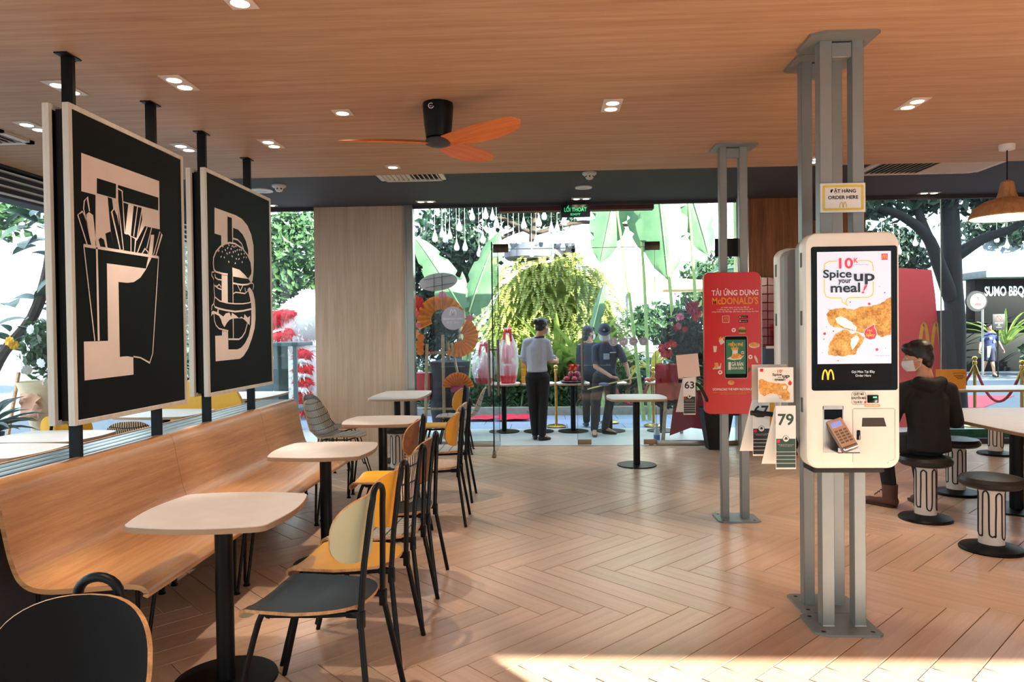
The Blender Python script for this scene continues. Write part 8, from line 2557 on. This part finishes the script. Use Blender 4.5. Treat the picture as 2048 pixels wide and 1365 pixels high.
obj('print', MB().prism(wob([(-0.14, 0.12), (-0.1, 0.16), (-0.03, 0.15), (0.0, 0.1), (-0.05, 0.05), (-0.12, 0.06)], 0.004, 2), (0, -0.0065, 0), UX, UZ, 0.0005), pr_crumb, oc, smooth=False)
# ================================================================== people
def person(key, label, mats, mask=True, group=None):
    F = FIG[key]
    t = thing('person', label, 'person', F['loc'])
    def put(nm, me, mt):
        me.materials.clear()
        me.materials.append(mt)
        me.name = nm
        return link(nm, me, t)
    put('body', F['body'], skin_m)
    put('shirt', F['shirt'], mats[0])
    put('trousers', F['trousers'], mats[1])
    put('shoe', F['shoeL'], mats[2])
    put('shoe', F['shoeR'], mats[2])
    put('hair', F['hair'], hair_m)
    a, b = F['eyes']
    e = obj('eye', a, M('eye_white', (232, 228, 224), 0.3), t)
    obj('iris', b, M('iris_dark', (30, 20, 16), 0.2), e)
    if mask:
        obj('face_mask', F['mask'], M('mask_white', (214, 218, 224), 0.7, var=0.02), t, angle=80)
    return t, F
black_cloth = M('cloth_black', (11, 11, 13), 0.85, var=0.25, nscale=30, bmp=0.15)
shoe_black = M('shoe_black', (20, 19, 19), 0.45)
t, F = person('woman', 'person in grey shirt and black trousers with a hair bun, standing with back turned', (M('cloth_grey_blue', (176, 180, 192), 0.8, var=0.05, nscale=25, bmp=0.12), black_cloth, shoe_black))
g = Vector((0.02, -0.01, 1.425))
obj('collar', MB().tube([g + Vector((0.068 * cos(a), 0.055 * sin(a) - 0.005, 0.012 * sin(a + 2.2))) for a in [2 * pi * k / 20 for k in range(20)]], 0.011, 8, closed=True), M('collar_navy', (46, 52, 74), 0.8), t)
for sd, p, d in (('L', (-0.226, 0.025, 1.15), (-0.05, 0.03, -0.275)), ('R', (0.186, 0.025, 1.148), (0.05, 0.03, -0.265))):
    dv_ = Vector(d).normalized()
    obj('cuff', MB().tube([Vector(p) + dv_ * -0.016, Vector(p) + dv_ * 0.016], 0.063, 18), MATS['cloth_grey_blue'], t)
t, F = person('worker', 'person in navy cap and face mask holding a pole behind the glass door', (M('cloth_slate', (58, 66, 88), 0.8, var=0.08, nscale=25, bmp=0.12), M('cloth_charcoal', (34, 33, 36), 0.85, var=0.2), shoe_black))
R, c = F['R'], F['c']
cp = MB()
for i in range(9):
    th = (pi / 2) * i / 8
    for k in range(24):
        a = 2 * pi * k / 24
        cp.v.append(tuple(c + R @ Vector((0.089 * cos(th) * cos(a), 0.104 * cos(th) * sin(a) - 0.012, 0.030 + 0.098 * sin(th)))))
for i in range(8):
    for k in range(24):
        k2 = (k + 1) % 24
        cp.f.append((i * 24 + k, i * 24 + k2, (i + 1) * 24 + k2, (i + 1) * 24 + k)); cp.m.append(0)
cm_b = M('cap_navy', (34, 42, 66), 0.75, var=0.08)
cap_ = obj('cap', cp, cm_b, t)
br = MB()
for j in range(5):
    for k in range(13):
        a = radians(20 + 140 * k / 12)
        e = 0.012 * j
        br.v.append(tuple(c + R @ Vector(((0.088 + e * 0.3) * cos(a), (0.095 + e * 1.2) * sin(a) - 0.005, 0.034 - 0.010 * j * 0.6 * sin(a)))))
for j in range(4):
    for k in range(12):
        q_ = j * 13 + k
        br.f.append((q_, q_ + 1, q_ + 14, q_ + 13)); br.m.append(0)
obj('brim', br, cm_b, cap_, angle=80)
m = MB()
arches(m, tuple(c + R @ Vector((0, 0.096, 0.062))), tuple(R @ Vector((-1, 0, 0))), tuple(R @ Vector((0, -0.45, 1)).normalized()), 0.022, off=0.004, thick=0.2)
obj('emblem', m, print_white, cap_, smooth=False)
obj('name_card', MB().rbox((0.075, -0.135, 1.145), (0.085, 0.006, 0.085), 0.003), M('name_card', (176, 190, 214), 0.4), t)
obj('chest_stripe', MB().rbox((0.17, -0.124, 1.20), (0.09, 0.004, 0.012), 0.001, 1), print_white, t)
po = thing('cleaning_pole', 'thin yellow cleaning pole held low across the body by the capped worker', 'pole', (0.80, 10.25, 0))
obj('pole', MB().tube([(-0.21, -0.34, 0.70), (0.18, -0.29, 0.79), (0.50, -0.255, 0.855)], 0.009, 10), M('pole_yellow', (206, 190, 120), 0.4), po)
obj('cloth', MB().ell((0.02, -0.31, 0.765), (0.075, 0.03, 0.025), 12), M('wipe_blue', (110, 120, 170), 0.85, var=0.15), po)
t, F = person('colleague', 'person in dark blue jacket half hidden behind the capped worker', (M('cloth_navy', (34, 38, 56), 0.85, var=0.1), black_cloth, shoe_black))
t, F = person('diner', 'person in black hooded jacket and face mask seated with back turned on a stool', (M('cloth_jacket_black', (10, 9, 10), 0.8, var=0.25, nscale=14, bmp=0.2), M('denim_black', (26, 26, 32), 0.85, var=0.2), M('boot_brown', (96, 58, 46), 0.6, var=0.15, bmp=0.1)))
for z, (hx, hy), (tx, ty) in ((0.0, (-0.085, 0.40), (-0.22, 0.545)), (0.0, (0.2, 0.42), (0.22, 0.60))):
    sole, lc = MB(), MB()
    a, b = Vector((hx, hy, 0)), Vector((tx, ty, 0))
    d = (b - a).normalized()
    sole.rbox(a + (b - a) * 0.48 + Vector((0, 0, 0.011)), (0.10, (b - a).length + 0.085, 0.022), 0.01, 2, rot=Matrix.Rotation(atan2(-d.x, d.y), 3, 'Z'))
    lc.tube([a + Vector((0, 0, 0.06)), a + Vector((0, 0, 0.19))], [0.058, 0.062], 16)
    for i in range(4):
        p = a + d * (0.055 + 0.02 * i) + Vector((0, 0, 0.14 - i * 0.018))
        s_ = Vector((-d.y, d.x, 0)) * 0.026
        lc.tube([p - s_, p + Vector((0, 0, 0.012)), p + s_], 0.004, 6)
    obj('boot_shaft', lc, MATS['boot_brown'], t)
    obj('sole', sole, M('sole_brown', (60, 40, 34), 0.8), t)
t, F = person('boy', 'person in navy printed T-shirt and dark shorts walking outside at the right', (M('cloth_navy_tee', (44, 56, 96), 0.85, var=0.08), M('cloth_dark_shorts', (38, 40, 62), 0.85, var=0.1), M('shoe_dark', (40, 40, 46), 0.6)), mask=False)
m = MB()
m.prism(wob([(-0.09, 1.16), (-0.02, 1.17), (0.0, 1.10), (-0.07, 1.09)], 0.01, 1), (0, -0.128, 0), UX, UZ, 0.002).prism(wob([(0.02, 1.04), (0.07, 1.10), (0.09, 1.0), (0.03, 0.98)], 0.01, 2), (0, -0.13, 0), UX, UZ, 0.002)
obj('print', m, M('tee_print', (120, 176, 226), 0.6), t, smooth=False)
obj('shorts_panel', MB().prism([(-0.15, 0.88), (-0.03, 0.90), (-0.06, 0.72), (-0.09, 0.56), (-0.14, 0.55)], (0, -0.118, 0), UX, UZ, 0.004), M('shorts_white', (206, 206, 226), 0.8), t, smooth=False)
